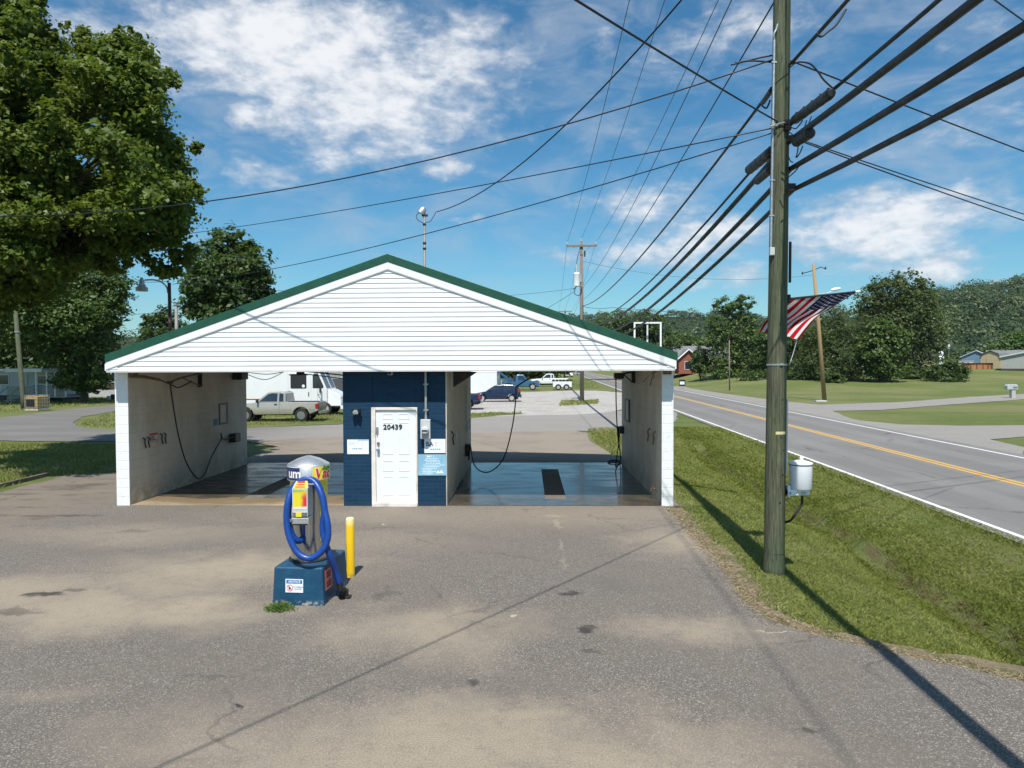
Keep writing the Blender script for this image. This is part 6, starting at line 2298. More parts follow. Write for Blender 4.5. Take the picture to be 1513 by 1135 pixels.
# cars seen through the right bay
q = at(693, 604)
nv = atD(711, 604, 50.5)
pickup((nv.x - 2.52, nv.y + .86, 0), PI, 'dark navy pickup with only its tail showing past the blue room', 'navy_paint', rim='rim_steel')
q = atD(756, 593, 61.5)
hatchback((q.x - 1.25, q.y + .8, 0), PI, 'dark blue hatchback parked on gravel beyond the right bay', 'navy_paint')
# white enclosed trailer
q0, q1 = atD(640, 581, 66), atD(734.5, 581, 66)
tr = thing('enclosed_trailer', ((q0.x + q1.x) / 2, q0.y + 1.2, 0), 'white enclosed box trailer behind the dark hatchback', 'trailer')
hw_ = (q1.x - q0.x) / 2
MB().bb(-hw_, hw_, -1.2, 1.2, .5, 2.62).build('box', 'white_paint', tr, bevel=.06)
MB().bb(-hw_ + .02, hw_ - .02, -1.21, 1.21, .42, .56).build('chassis', 'box_grey', tr)
MB().box((hw_ * .38, 0, 2.72), (1.7, 1.2, .18)).build('roof_vent', 'sign_pale_blue', tr, bevel=.05)
for s in (-1, 1):
    for x in (-.6, .35):
        wheel(tr, x, s * 1.12, .34, .2, 'rim_steel')
MB().bb(-hw_, hw_, -1.206, -1.2, 2.5, 2.54).build('trim_strip', 'box_grey', tr)

# blue tow truck facing right
q = atD(787, 576, 90)
tow = thing('tow_truck', (q.x - 1.55, q.y + .85, 0), 'faded blue tow truck with raised lifting boom beyond the gravel lot', 'tow truck')
lo = [(-2.3, .60), (-2.3, 1.05), (-.50, 1.08), (.82, 1.16), (1.0, 1.18), (1.9, 1.12), (2.35, .98), (2.42, .80), (2.42, .50)]
bot = [*arch(1.55, .48, .46, .42)[::-1], *arch(-1.5, .48, .46, .42)[::-1]]
MB().prism(lo + bot, lambda z: .92).build('body', 'blue_paint', tow, bevel=.05, seg=3)
fyt = lambda z: .9 - max(0, z - 1.1) * .2
MB().prism([(-.6, 1.08), (-.58, 1.85), (-.4, 1.95), (.3, 1.95), (.45, 1.9), (.95, 1.15)], fyt).build('cab', 'blue_paint', tow, bevel=.04)
side_panels(tow, 'side_window', [[(-.3, 1.24), (-.3, 1.82), (.28, 1.84), (.72, 1.24)]], 'car_glass', fyt)
across(tow, 'windshield', .9, 1.22, .48, 1.86, .78, .68, 'car_glass')
MB().bb(2.36, 2.5, -.9, .9, .46, .68).build('front_bumper', 'chrome', tow, bevel=.02)
MB().bb(2.33, 2.44, -.6, .6, .74, .98).build('grille', 'chrome', tow)
for s in (-1, 1):
    MB().bb(2.28, 2.43, s * .62 if s > 0 else -.88, .88 if s > 0 else -.62, .76, .96).build('headlight', 'lamp_clear', tow)
    for x in (1.55, -1.5):
        wheel(tow, x, s * .82, .42, .25, 'rim_steel')
b = MB()
b.tube([(-1.0, 0, 1.1), (-3.4, 0, 2.75)], .09, 8)
b.tube([(-1.5, .3, 1.1), (-2.6, .05, 2.2)], .05, 6)
b.tube([(-1.5, -.3, 1.1), (-2.6, -.05, 2.2)], .05, 6)
b.box((-3.4, 0, 2.75), (.3, .2, .22))
b.build('lifting_boom', 'blue_paint', tow)
MB().bb(-.9, -.62, -.8, .8, 1.08, 1.9).build('headache_rack', 'dark_trim', tow)
MB().bb(-2.6, 2.2, -.6, .6, .4, .62).build('chassis', 'dark_trim', tow)

q = atD(806, 572, 104)
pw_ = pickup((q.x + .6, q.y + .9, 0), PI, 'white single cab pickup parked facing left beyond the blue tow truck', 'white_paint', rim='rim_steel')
pw_.scale = (1.12, 1.05, 1.12)
# white service trailer with two wheels
q0, q1 = atD(817, 576, 90), atD(845, 576, 90)
sv = thing('utility_trailer', ((q0.x + q1.x) / 2, q0.y + .9, 0), 'white utility trailer with two round wheel arches and black top rail', 'trailer')
hw_ = (q1.x - q0.x) / 2
poly = [(-hw_, .40), (-hw_, 1.10), (hw_, 1.10), (hw_, .40)] + [*arch(.52, .40, .36, .34)[::-1], *arch(-.52, .40, .36, .34)[::-1]]
MB().prism(poly, .88).build('body', 'white_paint', sv, bevel=.015)
for s in (-1, 1):
    for x in (-.52, .52):
        wheel(sv, x, s * .78, .34, .2, 'rim_steel')
b = MB()
for i in range(6):
    xx_ = -hw_ + .1 + (2 * hw_ - .2) * i / 5
    b.bb(xx_ - .16, xx_ + .16, -.9, .9, 1.11, 1.30)
b.build('top_rail', 'dark_trim', sv)
MB().bb(-hw_ + .1, hw_ - .1, -.65, .65, .3, .42).build('chassis', 'dark_trim', sv)
# far cars on the road
q = atD(840, 559, 190)
hatchback((q.x, q.y, 0), PI * .5 + PI, 'tiny white minivan driving away up the road near the far pole', 'white_paint', 'minivan', s=1.2, tall=1.15)
q = atD(856.5, 556, 225)
hatchback((q.x, q.y, 0), PI * .5 + PI, 'tiny dark car far up the road beside the wooden pole', 'grey_paint', 'car')

# ------------------------------------------------------------------ buildings and things far behind
m, t = newmat('grey_board')
o = t.obj()
sx_ = t.n('ShaderNodeSeparateXYZ')
t.L.new(o, sx_.inputs[0])
wv = t.m('FRACT', t.m('MULTIPLY', sx_.outputs[0], 3.3))
c = t.mix(t.ramp(wv, .0, .12), (.16, .16, .16), (.34, .335, .33))
c = t.mix(t.ramp(t.noise(t.scale(o, 2, 2, .3), 2, 5), .4, .7, 0, .5), c, (.26, .25, .24))
t.out(t.pbr(c, .8))
paint('roof_grey', (.16, .16, .165), .8, .15, 3)
paint('roof_dark', (.045, .04, .04), .85, .2, 3)
paint('brown_siding', (.055, .045, .038), .75, .15, 2)
paint('mobile_white', (.52, .54, .54), .6, .08, 2, dirt=((.34, .34, .30), .6))
paint('skirting_pale', (.40, .42, .43), .7, .1, 3)
paint('brick_red', (.25, .085, .055), .85, .25, 9)
paint('copper_wall', (.42, .17, .075), .5, .15, 3)
paint('tan_siding', (.44, .36, .22), .7, .08, 3)
paint('blue_siding', (.13, .22, .32), .7, .08, 3)
paint('grey_metal', (.34, .345, .34), .55, .06, 2)
paint('pale_wood', (.42, .38, .31), .8, .15, 6)
paint('lattice_wood', (.36, .34, .30), .85, .15, 6)
paint('tote_plastic', (.42, .25, .06), .5, .15, 5)
paint('tarp_blue', (.02, .19, .42), .5, .1, 5)
paint('stone_grey', (.42, .41, .38), .8, .1, 8)
paint('tyre_black', (.02, .02, .02), .8, .2, 8)


def gable_house(name, label, cat, c, w, d, h, rise, wall, roof, rz=0.0, eave=.3, ridge='x', group=None):
    """simple house: walls with gables, roof slabs; parts parented; returns the empty"""
    tt = thing(name, c, label, cat, group, rz)
    b = MB()
    if ridge == 'x':
        b.add([(-w / 2, -d / 2, -.3), (w / 2, -d / 2, -.3), (w / 2, d / 2, -.3), (-w / 2, d / 2, -.3), (-w / 2, -d / 2, h), (w / 2, -d / 2, h), (w / 2, d / 2, h), (-w / 2, d / 2, h), (-w / 2, 0, h + rise), (w / 2, 0, h + rise)],
              ((0, 1, 5, 4), (2, 3, 7, 6), (1, 2, 6, 9, 5), (3, 0, 4, 8, 7), (4, 5, 9, 8), (6, 7, 8, 9)))
    else:
        b.add([(-w / 2, -d / 2, -.3), (w / 2, -d / 2, -.3), (w / 2, d / 2, -.3), (-w / 2, d / 2, -.3), (-w / 2, -d / 2, h), (w / 2, -d / 2, h), (w / 2, d / 2, h), (-w / 2, d / 2, h), (0, -d / 2, h + rise), (0, d / 2, h + rise)],
              ((0, 1, 5, 8, 4), (2, 3, 7, 9, 6), (1, 2, 6, 5), (3, 0, 4, 7), (4, 8, 9, 7), (6, 9, 8, 5)))
    b.build('wall', wall, tt)
    r_ = MB()
    if ridge == 'x':
        k = rise / (d / 2)
        for s in (-1, 1):
            e_ = d / 2 + eave
            vs = [(-w / 2 - eave, 0, h + rise + .02), (w / 2 + eave, 0, h + rise + .02), (w / 2 + eave, s * e_, h - k * eave + .02), (-w / 2 - eave, s * e_, h - k * eave + .02)]
            r_.add(vs + [(x, y, z + .14) for x, y, z in vs], ((0, 1, 2, 3), (7, 6, 5, 4), (0, 4, 5, 1), (1, 5, 6, 2), (2, 6, 7, 3), (3, 7, 4, 0)))
    else:
        k = rise / (w / 2)
        for s in (-1, 1):
            e_ = w / 2 + eave
            vs = [(0, -d / 2 - eave, h + rise + .02), (0, d / 2 + eave, h + rise + .02), (s * e_, d / 2 + eave, h - k * eave + .02), (s * e_, -d / 2 - eave, h - k * eave + .02)]
            r_.add(vs + [(x, y, z + .14) for x, y, z in vs], ((0, 1, 2, 3), (7, 6, 5, 4), (0, 4, 5, 1), (1, 5, 6, 2), (2, 6, 7, 3), (3, 7, 4, 0)))
    r_.build('roof', roof, tt)
    return tt


def win(tt, x, z, w, h, y, frame='white_trim'):
    f = MB().bb(x - w / 2 - .07, x + w / 2 + .07, y - .05, y + .02, z - .07, z + h + .07).build('window', frame, tt)
    MB().bb(x - w / 2, x + w / 2, y - .06, y - .051, z, z + h).build('pane', 'car_glass', f)
    return f


# board clad shed behind the van
q0, q1 = atD(430, 600, 58), atD(530, 600, 58)
sh = gable_house('board_shed', 'grey vertical board shed behind the nose of the white van', 'shed', ((q0.x + q1.x) / 2, q0.y + 3, 0), q1.x - q0.x, 6, 3.3, 1.0, 'grey_board', 'roof_grey')
MB().bb(.6, 1.7, -3.06, -3.002, 0, 2.1).build('door', 'grey_paint', sh)
# white house far behind the right bay
q = atD(752, 560, 118)
hs = gable_house('white_house', 'white house showing small under the gable behind the tow truck', 'house', (q.x - 3.2, q.y + 4, 0), 13, 8, 2.9, 1.6, 'white_paint', 'roof_grey')
win(hs, -2.6, 1.5, 1.4, .9, -4)
win(hs, 2.2, 1.0, .9, 1.4, -4)
MB().bb(4.3, 5.3, -4.06, -4.002, 0, 2.1).build('door', 'dark_trim', hs)

# mobile home with porch on the left
DM = 66.0
qa, qb = atD(-60, 590, DM), atD(14, 590, DM)
mh = thing('mobile_home', (qb.x, qb.y, 0), 'white mobile home with flat roof behind the lattice porch', 'mobile home')
wl = qb.x - qa.x
MB().bb(-wl, 4.9, 0, 4.2, .55, 2.75).build('wall', 'mobile_white', mh)
MB().bb(-wl - .2, 5.1, -.25, 4.4, 2.76, 2.95).build('roof', 'white_trim', mh)
MB().bb(-wl, 4.9, .05, 4.1, -.2, .54).build('skirting', 'brown_siding', mh)
win(mh, -.75, 1.55, 1.4, .85, 0)
win(mh, 3.2, 1.6, .9, .7, 0)
MB().bb(.9, 1.75, -.05, -.002, .6, 2.55).build('door', 'soffit_white', mh)
pch = thing('porch', (qb.x, qb.y - 2.6, 0), 'porch of white posts and lattice rail before the mobile home', 'porch')
x1_ = atD(100, 590, DM - 2.6).x - qb.x
x0_ = atD(12, 590, DM - 2.6).x - qb.x
b = MB()
b.add([(x0_ - .1, -.2, 2.88), (x1_ + .1, -.2, 2.66), (x1_ + .1, 2.3, 2.74), (x0_ - .1, 2.3, 2.95), (x0_ - .1, -.2, 3.02), (x1_ + .1, -.2, 2.78), (x1_ + .1, 2.3, 2.86), (x0_ - .1, 2.3, 3.07)], ((0, 3, 2, 1), (4, 5, 6, 7), (0, 1, 5, 4), (1, 2, 6, 5), (2, 3, 7, 6), (3, 0, 4, 7)))
b.build('roof', 'grey_metal', pch)
MB().bb(x0_, x0_ + (x1_ - x0_) * .62, -.26, -.21, 2.70, 3.0).build('fascia', 'white_trim', pch)
for f in (.5, .68, .82, 1.0):
    MB().bb(x0_ + (x1_ - x0_) * f - .06, x0_ + (x1_ - x0_) * f + .06, -.12, 0, .5, 2.72).build('post', 'white_trim', pch)
MB().bb(x0_, x1_, -.1, 2.4, .42, .52).build('deck', 'pale_wood', pch)


def lattice(parent, xa, xb, za, zb, y, step=.26, name='lattice_rail'):
    b = MB()
    b.bb(xa, xb, y - .04, y + .04, zb - .06, zb + .02)
    b.bb(xa, xb, y - .04, y + .04, za - .02, za + .05)
    h = zb - za
    n = int((xb - xa + h) / step)
    for i in range(n):
        for s in (-1, 1):
            u0 = xa + i * step - (h if s > 0 else 0)
            p0, p1 = Vector((u0, y, za)), Vector((u0 + h, y, zb))
            if s < 0:
                p0, p1 = Vector((u0 , y, za)), Vector((u0 - h, y, zb))
            # clip to xa..xb
            d = p1 - p0
            t0, t1 = 0.0, 1.0
            for lim, sg in ((xa, 1), (xb, -1)):
                den = d.x
                tt_ = (lim - p0.x) / den
                if den * sg > 0:
                    t0 = max(t0, tt_)
                else:
                    t1 = min(t1, tt_)
            if t1 - t0 > .05:
                a_, b_ = p0 + d * t0, p0 + d * t1
                yy = Vector((0, .012 * s, 0))
                w_ = Vector((d.z, 0, -d.x)).normalized() * .042
                b.add([a_ + w_ + yy, a_ - w_ + yy, b_ - w_ + yy, b_ + w_ + yy], [(0, 1, 2, 3)])
    return b.build(name, 'lattice_wood', parent, fix=False)


lattice(pch, x0_, x1_, .62, 1.42, -.05)
lattice(pch, x0_, x0_ + 1.9, -.05, .5, -.07, name='lattice_skirt')
b = MB()
for i in range(3):
    b.bb(x0_ + .2, x0_ + 1.2, -.15 - .3 * (i + 1), -.15 - .3 * i, .36 - .14 * i - .04, .36 - .14 * i)
b.tube([(x0_ + .15, -.2, 1.35), (x0_ + .15, -1.3, .75), (x0_ + .15, -1.3, 0)], .04, 6)
b.tube([(x0_ + 1.25, -.2, 1.35), (x0_ + 1.25, -1.3, .75), (x0_ + 1.25, -1.3, 0)], .04, 6)
b.build('steps', 'pale_wood', pch)
tc = thing('blue_tub', (qb.x + x0_ + (x1_ - x0_) * .45, qb.y - 2.1, .52), 'bright blue storage tub standing on the porch', 'tub')
MB().lathe([(.30, 0), (.36, .85), (.39, .88), (.39, .95), (.33, .95), (.30, .1), (0, .1)], n=20).build('tub', 'tarp_blue', tc, smooth=True)
MB().lathe([(.40, .951), (.40, .98), (0, 1.0)], n=20).build('lid', 'tarp_blue', tc, smooth=True)
cn = thing('green_canopy', tuple(atD(100, 590, 69)[:2]) + (0,), 'small green canopy beyond the right end of the porch', 'canopy')
paint('canopy_green', (.02, .20, .14), .6, .1, 4)
MB().add([(-1.1, -1, 2.1), (1.1, -1, 2.1), (1.1, 1, 2.1), (-1.1, 1, 2.1), (0, 0, 2.75)], ((0, 1, 4), (1, 2, 4), (2, 3, 4), (3, 0, 4), (3, 2, 1, 0))).build('fabric', 'canopy_green', cn, fix=False)
for sx2 in (-1, 1):
    for sy in (-1, 1):
        MB().tube([(sx2 * 1.02, sy * .92, 0), (sx2 * 1.02, sy * .92, 2.11)], .03, 6).build('leg', 'galvanised', cn)

# dark mobile home beyond, with pale skirting
qa, qb2 = atD(98, 586, 74), atD(215, 586, 74)
dh = thing('dark_mobile_home', ((qa.x + qb2.x) / 2, qa.y, 0), 'dark brown sided home with pale skirting at left behind the car wash', 'mobile home')
hw_ = (qb2.x - qa.x) / 2
MB().bb(-hw_, hw_, 0, 4.4, .75, 3.3).build('wall', 'brown_siding', dh)
MB().bb(-hw_, hw_, -.03, 4.3, -.2, .749).build('skirting', 'skirting_pale', dh)
b = MB()
b.add([(-hw_ - .2, -.3, 3.25), (hw_ + .2, -.3, 3.25), (hw_ + .2, 4.7, 3.25), (-hw_ - .2, 4.7, 3.25), (-hw_ + .4, 2.2, 4.5), (hw_ - .4, 2.2, 4.5)], ((0, 1, 5, 4), (1, 2, 5), (2, 3, 4, 5), (3, 0, 4), (3, 2, 1, 0)))
rf2 = b.build('roof', 'roof_dark', dh)
MB().bb(-.5, 0.1, 2.0, 2.6, 4.2, 5.2).build('chimney', 'brick_red', rf2)
win(dh, 1.2, 1.6, 1.0, 1.1, 0)
win(dh, -2.0, 1.6, 1.0, 1.1, 0)

# caged liquid tote by the lane
q = atD(48, 606, 51)
ib = thing('liquid_tote', (q.x, q.y + .5, 0), 'caged plastic liquid tote with amber tank at the lane edge on the left', 'tote', rz=R(-12))
MB().bb(-.55, .55, -.48, .48, .16, 1.05).build('tank', 'tote_plastic', ib, bevel=.06)
MB().bb(-.58, .58, -.5, .5, 0, .14).build('pallet', 'pale_wood', ib, bevel=.01)
b = MB()
for k in range(6):
    for s in (-1, 1):
        xx_ = -.56 + 1.12 * k / 5
        b.tube([(xx_, s * .5, .14), (xx_, s * .5, 1.1)], .014, 6)
        yy = -.5 + 1.0 * k / 5
        b.tube([(s * .57, yy, .14), (s * .57, yy, 1.1)], .014, 6)
for z in (.35, .6, .85, 1.1):
    b.tube([(-.57, -.5, z), (.57, -.5, z), (.57, .5, z), (-.57, .5, z), (-.57, -.5, z)], .014, 6)
b.build('cage', 'galvanised', ib)
MB().bb(-.42, .30, -.525, -.515, .32, .82).build('label_panel', 'black_plastic', ib)
MB().lathe([(.12, 1.05), (.12, 1.12), (0, 1.125)], n=16).build('lid', 'black_plastic', ib)

# wooden pole leaning at the left
q0_, q1_ = atD(34, 588, 54), atD(17, 395, 54)
lpole = thing('utility_pole', (q0_.x, q0_.y, 0), 'slightly leaning wooden pole rising into the trees behind the tote', 'utility pole')
MB().tube([(q0_.x + .05, q0_.y, -.2), q0_, q1_], [.18, .17, .14], 12).build('shaft', 'pole_wood', lpole, True, smooth='all')
MB().lathe([(.16, 0), (.2, .0), (.2, .1), (.16, .1)], Vector(q0_).lerp(q1_, .5), 12).build('band', 'galvanised', lpole, True)

# clutter in front of the dark home
cl_ = [(75, 589, .45, .55, 'tyre_black', 'bucket', 'black planter bucket nearest to the porch end'), (82, 588, .40, .5, 'stone_grey', 'bucket', 'grey planter bucket right of the black one'), (90, 587, .55, .8, 'roof_grey', 'barrel', 'grey barrel standing in front of the green canopy'),
       (109.5, 586, .28, .5, 'sign_white', 'bucket', 'white bucket standing alone on the lawn before the dark home'), (96, 587, .3, .28, 'sign_white', 'bucket', 'low white bucket right of the grey barrel'), (102, 587, .35, .26, 'mobile_white', 'bucket', 'squat pale bucket left of the lone white one'),
       (162, 586, .5, .35, 'sign_white', 'bucket', 'low white bucket beside the car wash left corner'), (167, 587, .4, .5, 'roof_dark', 'bucket', 'dark bucket beside the car wash left corner')]
for (px, py, w_, h_, mt, nm, lb_) in cl_:
    q = atD(px, py, 68)
    tt = thing(nm, (q.x, q.y, 0), lb_, nm, 'garden buckets and barrels')
    r_ = w_ / 2
    MB().lathe([(r_ * .8, 0), (r_, h_ * .92), (r_ * 1.08, h_ * .94), (r_ * 1.08, h_), (r_ * .92, h_), (r_ * .85, h_ * .6), (0, h_ * .6)], n=16).build('shell', mt, tt, smooth=True)

# concrete kerb at the left and a few stones
b = MB()
ka = [at(*q) for q in ((-60, 735), (0, 719), (30, 712), (62, 704))]
pl = [(p_.x, p_.y) for p_ in ka] + [(p_.x + .05, p_.y + .28) for p_ in ka[::-1]]
b.plan(pl, -.05, .09)
props(b.build('kerb', 'old_tarmac', bevel=.02), kind='structure')

# ---- right hand side
q = atD(1036, 546, 142)
zb_ = ground_z(q.x, q.y)
bh = gable_house('brick_house', 'red brick house with grey roof far across the road', 'house', (q.x - 1.5, q.y + 5, zb_), 15, 9, 2.6, 2.6, 'brick_red', 'roof_grey', 0, .4)
gb = MB()
gb.add([(-3.2, -6.2, -.3), (.6, -6.2, -.3), (.6, -4.4, -.3), (-3.2, -4.4, -.3), (-3.2, -6.2, 2.7), (.6, -6.2, 2.7), (.6, -2.5, 2.7), (-3.2, -2.5, 2.7), (-1.3, -6.2, 4.4), (-1.3, -2.0, 4.4)], ((0, 1, 5, 8, 4), (1, 2, 6, 5), (3, 0, 4, 7), (4, 8, 9, 7), (5, 6, 9, 8)))
gb.build('front_gable', 'brick_red', bh)
gr_ = MB()
for s in (-1, 1):
    vs = [(-1.3, -6.6, 4.45), (-1.3, -1.6, 4.45), (-1.3 + s * 2.4, -1.6, 2.30), (-1.3 + s * 2.4, -6.6, 2.30)]
    gr_.add(vs + [(x, y, z + .16) for x, y, z in vs], ((0, 1, 2, 3), (7, 6, 5, 4), (0, 4, 5, 1), (1, 5, 6, 2), (2, 6, 7, 3), (3, 7, 4, 0)))
gr_.build('roof', 'roof_grey', bh)
gt_ = MB()
for s in (-1, 1):
    gt_.tube([(-1.3, -6.63, 4.5), (-1.3 + s * 2.4, -6.63, 2.36)], .12, 4)
gt_.build('bargeboard', 'white_trim', bh)
win(bh, -1.3, .6, 1.4, 1.5, -6.2)
win(bh, 3.2, .7, 1.2, 1.2, -4.5)
win(bh, 5.8, .7, 1.2, 1.2, -4.5)

# yard sign
q = at(1008, 574)
ys = thing('yard_sign', (q.x, q.y, ground_z(q.x, q.y)), 'small square white yard sign with black lettering beside the road', 'sign')
for s in (-1, 1):
    MB().tube([(s * .3, 0, 0), (s * .3, 0, .5)], .02, 6).build('leg', 'galvanised', ys)
MB().bb(-.42, .42, -.015, .015, .32, 1.18).build('panel', 'black_plastic', ys)
MB().bb(-.32, .30, -.02, -.016, .55, .95).build('white_print', 'faded_pale', ys)
# mailbox
q = at(1496, 588)
mbx = thing('mailbox', (q.x, q.y, ground_z(q.x, q.y) + .02), 'grey mailbox on a thick post by the side street', 'mailbox')
MB().bb(-.18, .18, -.18, .18, -.2, .95).build('post', 'stone_grey', mbx, bevel=.03)
b = MB().slab([(-.62, .78), (.35, .78), (.35, 1.12), (.25, 1.26), (-.52, 1.26), (-.62, 1.12)], -.24, .24)
b.build('box', 'skirting_pale', mbx, bevel=.03)
MB().bb(-.1, .3, -.25, -.241, .9, 1.05).build('flag', 'roof_grey', mbx)
# pool, sheds, metal building
DR = 128.0
q = atD(1454, 549, DR)
zb_ = ground_z(q.x, q.y)
pl_ = thing('swimming_pool', (q.x, q.y + 3.5, zb_), 'round above ground pool with copper coloured wall', 'pool')
MB().lathe([(3.15, -.2), (3.15, 1.05), (3.05, 1.05), (3.05, .8), (0, .8)], n=40).build('wall', 'copper_wall', pl_, smooth=True)
b = MB()
for k in range(20):
    a = 2 * PI * k / 20
    b.box((3.2 * math.cos(a), 3.2 * math.sin(a), .45), (.08, .1, 1.25), a)
b.lathe([(3.02, 1.06), (3.3, 1.06), (3.3, 1.12), (3.02, 1.12)], n=40)
b.build('frame', 'brown_siding', pl_)
q = atD(1463, 546, DR + 12)
zb_ = ground_z(q.x, q.y)
bs_ = thing('barn_shed', (q.x, q.y, zb_), 'tan barn shaped shed with rounded grey roof behind the pool', 'shed', rz=R(-52))
b = MB().slab([(-1.7, -.3), (-1.7, 1.9), (-1.35, 2.7), (0, 3.25), (1.35, 2.7), (1.7, 1.9), (1.7, -.3)], 0, 5)
b.build('wall', 'tan_siding', bs_)
r_ = MB()
for (a, c_) in (((-1.85, 1.8), (-1.42, 2.78)), ((-1.42, 2.78), (0, 3.38)), ((0, 3.38), (1.42, 2.78)), ((1.42, 2.78), (1.85, 1.8))):
    r_.slab([a, c_, (c_[0], c_[1] + .1), (a[0], a[1] + .1)], -.2, 5.2)
r_.build('roof', 'roof_grey', bs_)
MB().bb(-.6, .6, -.06, -.002, 0, 1.9).build('door', 'tan_siding', bs_)
q = atD(1443, 546, DR + 18)
gable_house('blue_shed', 'blue shed with pale roof edge left of the barn shaped shed', 'shed', (q.x, q.y, ground_z(q.x, q.y)), 5, 5, 2.2, 1.2, 'blue_siding', 'faded_grey', R(-35), ridge='y')
q = atD(1478, 546, DR + 20)
gable_house('blue_shed', 'long blue roofed shed right of the barn shaped shed', 'shed', (q.x + 1.5, q.y, ground_z(q.x, q.y)), 7, 5, 2.0, 1.5, 'blue_siding', 'roof_grey', R(-35))
q0_, q1_ = atD(1480, 549, DR - 6), atD(1640, 549, DR - 6)
zb_ = ground_z(q0_.x, q0_.y)
mbld = thing('metal_building', (q0_.x, q0_.y, zb_), 'long pale grey metal building beside the pool and barn shed', 'building', rz=R(-35))
w_ = q1_.x - q0_.x
b = MB().slab([(0, -.4), (0, 2.35), (w_ / 2, 4.4), (w_, 2.35), (w_, -.4)], 0, 9)
b.build('wall', 'grey_metal', mbld)
r_ = MB()
for s in (0, 1):
    a, c_ = ((-.35, 2.22), (w_ / 2, 4.42)) if s == 0 else ((w_ / 2, 4.42), (w_ + .35, 2.22))
    r_.slab([(a[0], a[1]), (c_[0], c_[1]), (c_[0], c_[1] + .22), (a[0], a[1] + .22)], -.3, 9.3)
r_.build('roof', 'faded_grey', mbld)
MB().bb(.02, w_ - .02, -.012, -.002, -.3, .35).build('base_trim', 'brown_siding', mbld)
MB().bb(w_ * .55, w_ * .72, -.05, -.002, 0, 2.2).build('door', 'white_trim', mbld)
q = atD(1366, 547, DR + 4)
th = gable_house('tan_house', 'low tan house left of the round bush, partly behind the trees', 'house', (q.x - 1.5, q.y + 3, ground_z(q.x, q.y)), 9, 6, 2.2, .9, 'tan_siding', 'roof_dark', R(-30))
win(th, 1.5, .9, 1.1, .8, -3)
MB().bb(-1.2, -.3, -3.06, -3.002, 0, 1.9).build('door', 'dark_trim', th)
q = atD(1390, 541, DR + 2)
zz_ = ground_z(q.x, q.y)
stt = thing('white_statue', (q.x, q.y, zz_), 'white rounded statue standing behind the round bush', 'statue')
MB().lathe([(.0, 0), (.75, .02), (.80, .3), (.55, 1.1), (.62, 1.5), (.62, 1.9), (.4, 2.3), (.30, 2.45), (.42, 2.7), (.40, 3.0), (.2, 3.2), (0, 3.25)], n=20).build('figure', 'can_white', stt, smooth=True)
MB().bb(-.9, .9, -.9, .9, -.3, .05).build('base', 'stone_grey', stt)
q0_ = atD(1417, 548, DR + 6)
sb_ = thing('low_wall', (q0_.x, q0_.y, ground_z(q0_.x, q0_.y)), 'low grey wall between the round bush and the pool', 'wall')
MB().bb(-2.4, 2.6, -.15, .15, -.2, 1.3).build('wall', 'skirting_pale', sb_, bevel=.02)
MB().bb(-2.5, 2.7, -.2, .2, 1.302, 1.42).build('coping', 'stone_grey', sb_)

# ------------------------------------------------------------------ trees


def leaf_mat(name, dark, mid, light, trans=.35):
    m, t = newmat(name)
    a = t.n('ShaderNodeAttribute', attribute_name='tint')
    f = a.outputs['Fac']
    c = t.mix(t.ramp(f, 0, .55, smooth=False), dark, mid)
    c = t.mix(t.ramp(f, .5, 1.0, smooth=False), c, light)
    pb_ = t.pbr(c, .5, 0, None, .35)
    tl = t.n('ShaderNodeBsdfTranslucent')
    t.put(tl.inputs[0], t.mix(.6, c, (.16, .22, .02)))
    ms = t.n('ShaderNodeMixShader')
    ms.inputs[0].default_value = trans
    t.L.new(pb_, ms.inputs[1])
    t.L.new(tl.outputs[0], ms.inputs[2])
    t.out(ms.outputs[0])


leaf_mat('leaf_maple', (.048, .084, .011), (.100, .150, .018), (.190, .230, .038), .42)
leaf_mat('leaf_dark', (.024, .054, .012), (.048, .090, .018), (.085, .130, .030))
leaf_mat('leaf_mid', (.038, .080, .015), (.070, .124, .023), (.125, .180, .042))
leaf_mat('leaf_olive', (.036, .058, .017), (.064, .092, .024), (.110, .138, .042))
leaf_mat('leaf_bright', (.045, .095, .016), (.075, .14, .026), (.12, .19, .045))
leaf_mat('leaf_pale', (.10, .14, .07), (.15, .20, .11), (.22, .27, .16))
leaf_mat('leaf_hill', (.022, .046, .018), (.045, .078, .026), (.100, .135, .042), .2)
m, t = newmat('bark')
o = t.obj()
gr = t.noise(t.scale(o, 6, 6, .8), 2.5, 6, .7)
t.out(t.pbr(t.mix(gr, (.035, .028, .02), (.15, .125, .095)), .9, 0, t.bump(gr, .8, .03), .2))


def unit(v):
    return v / np.maximum(1e-9, np.linalg.norm(v, axis=1))[:, None]


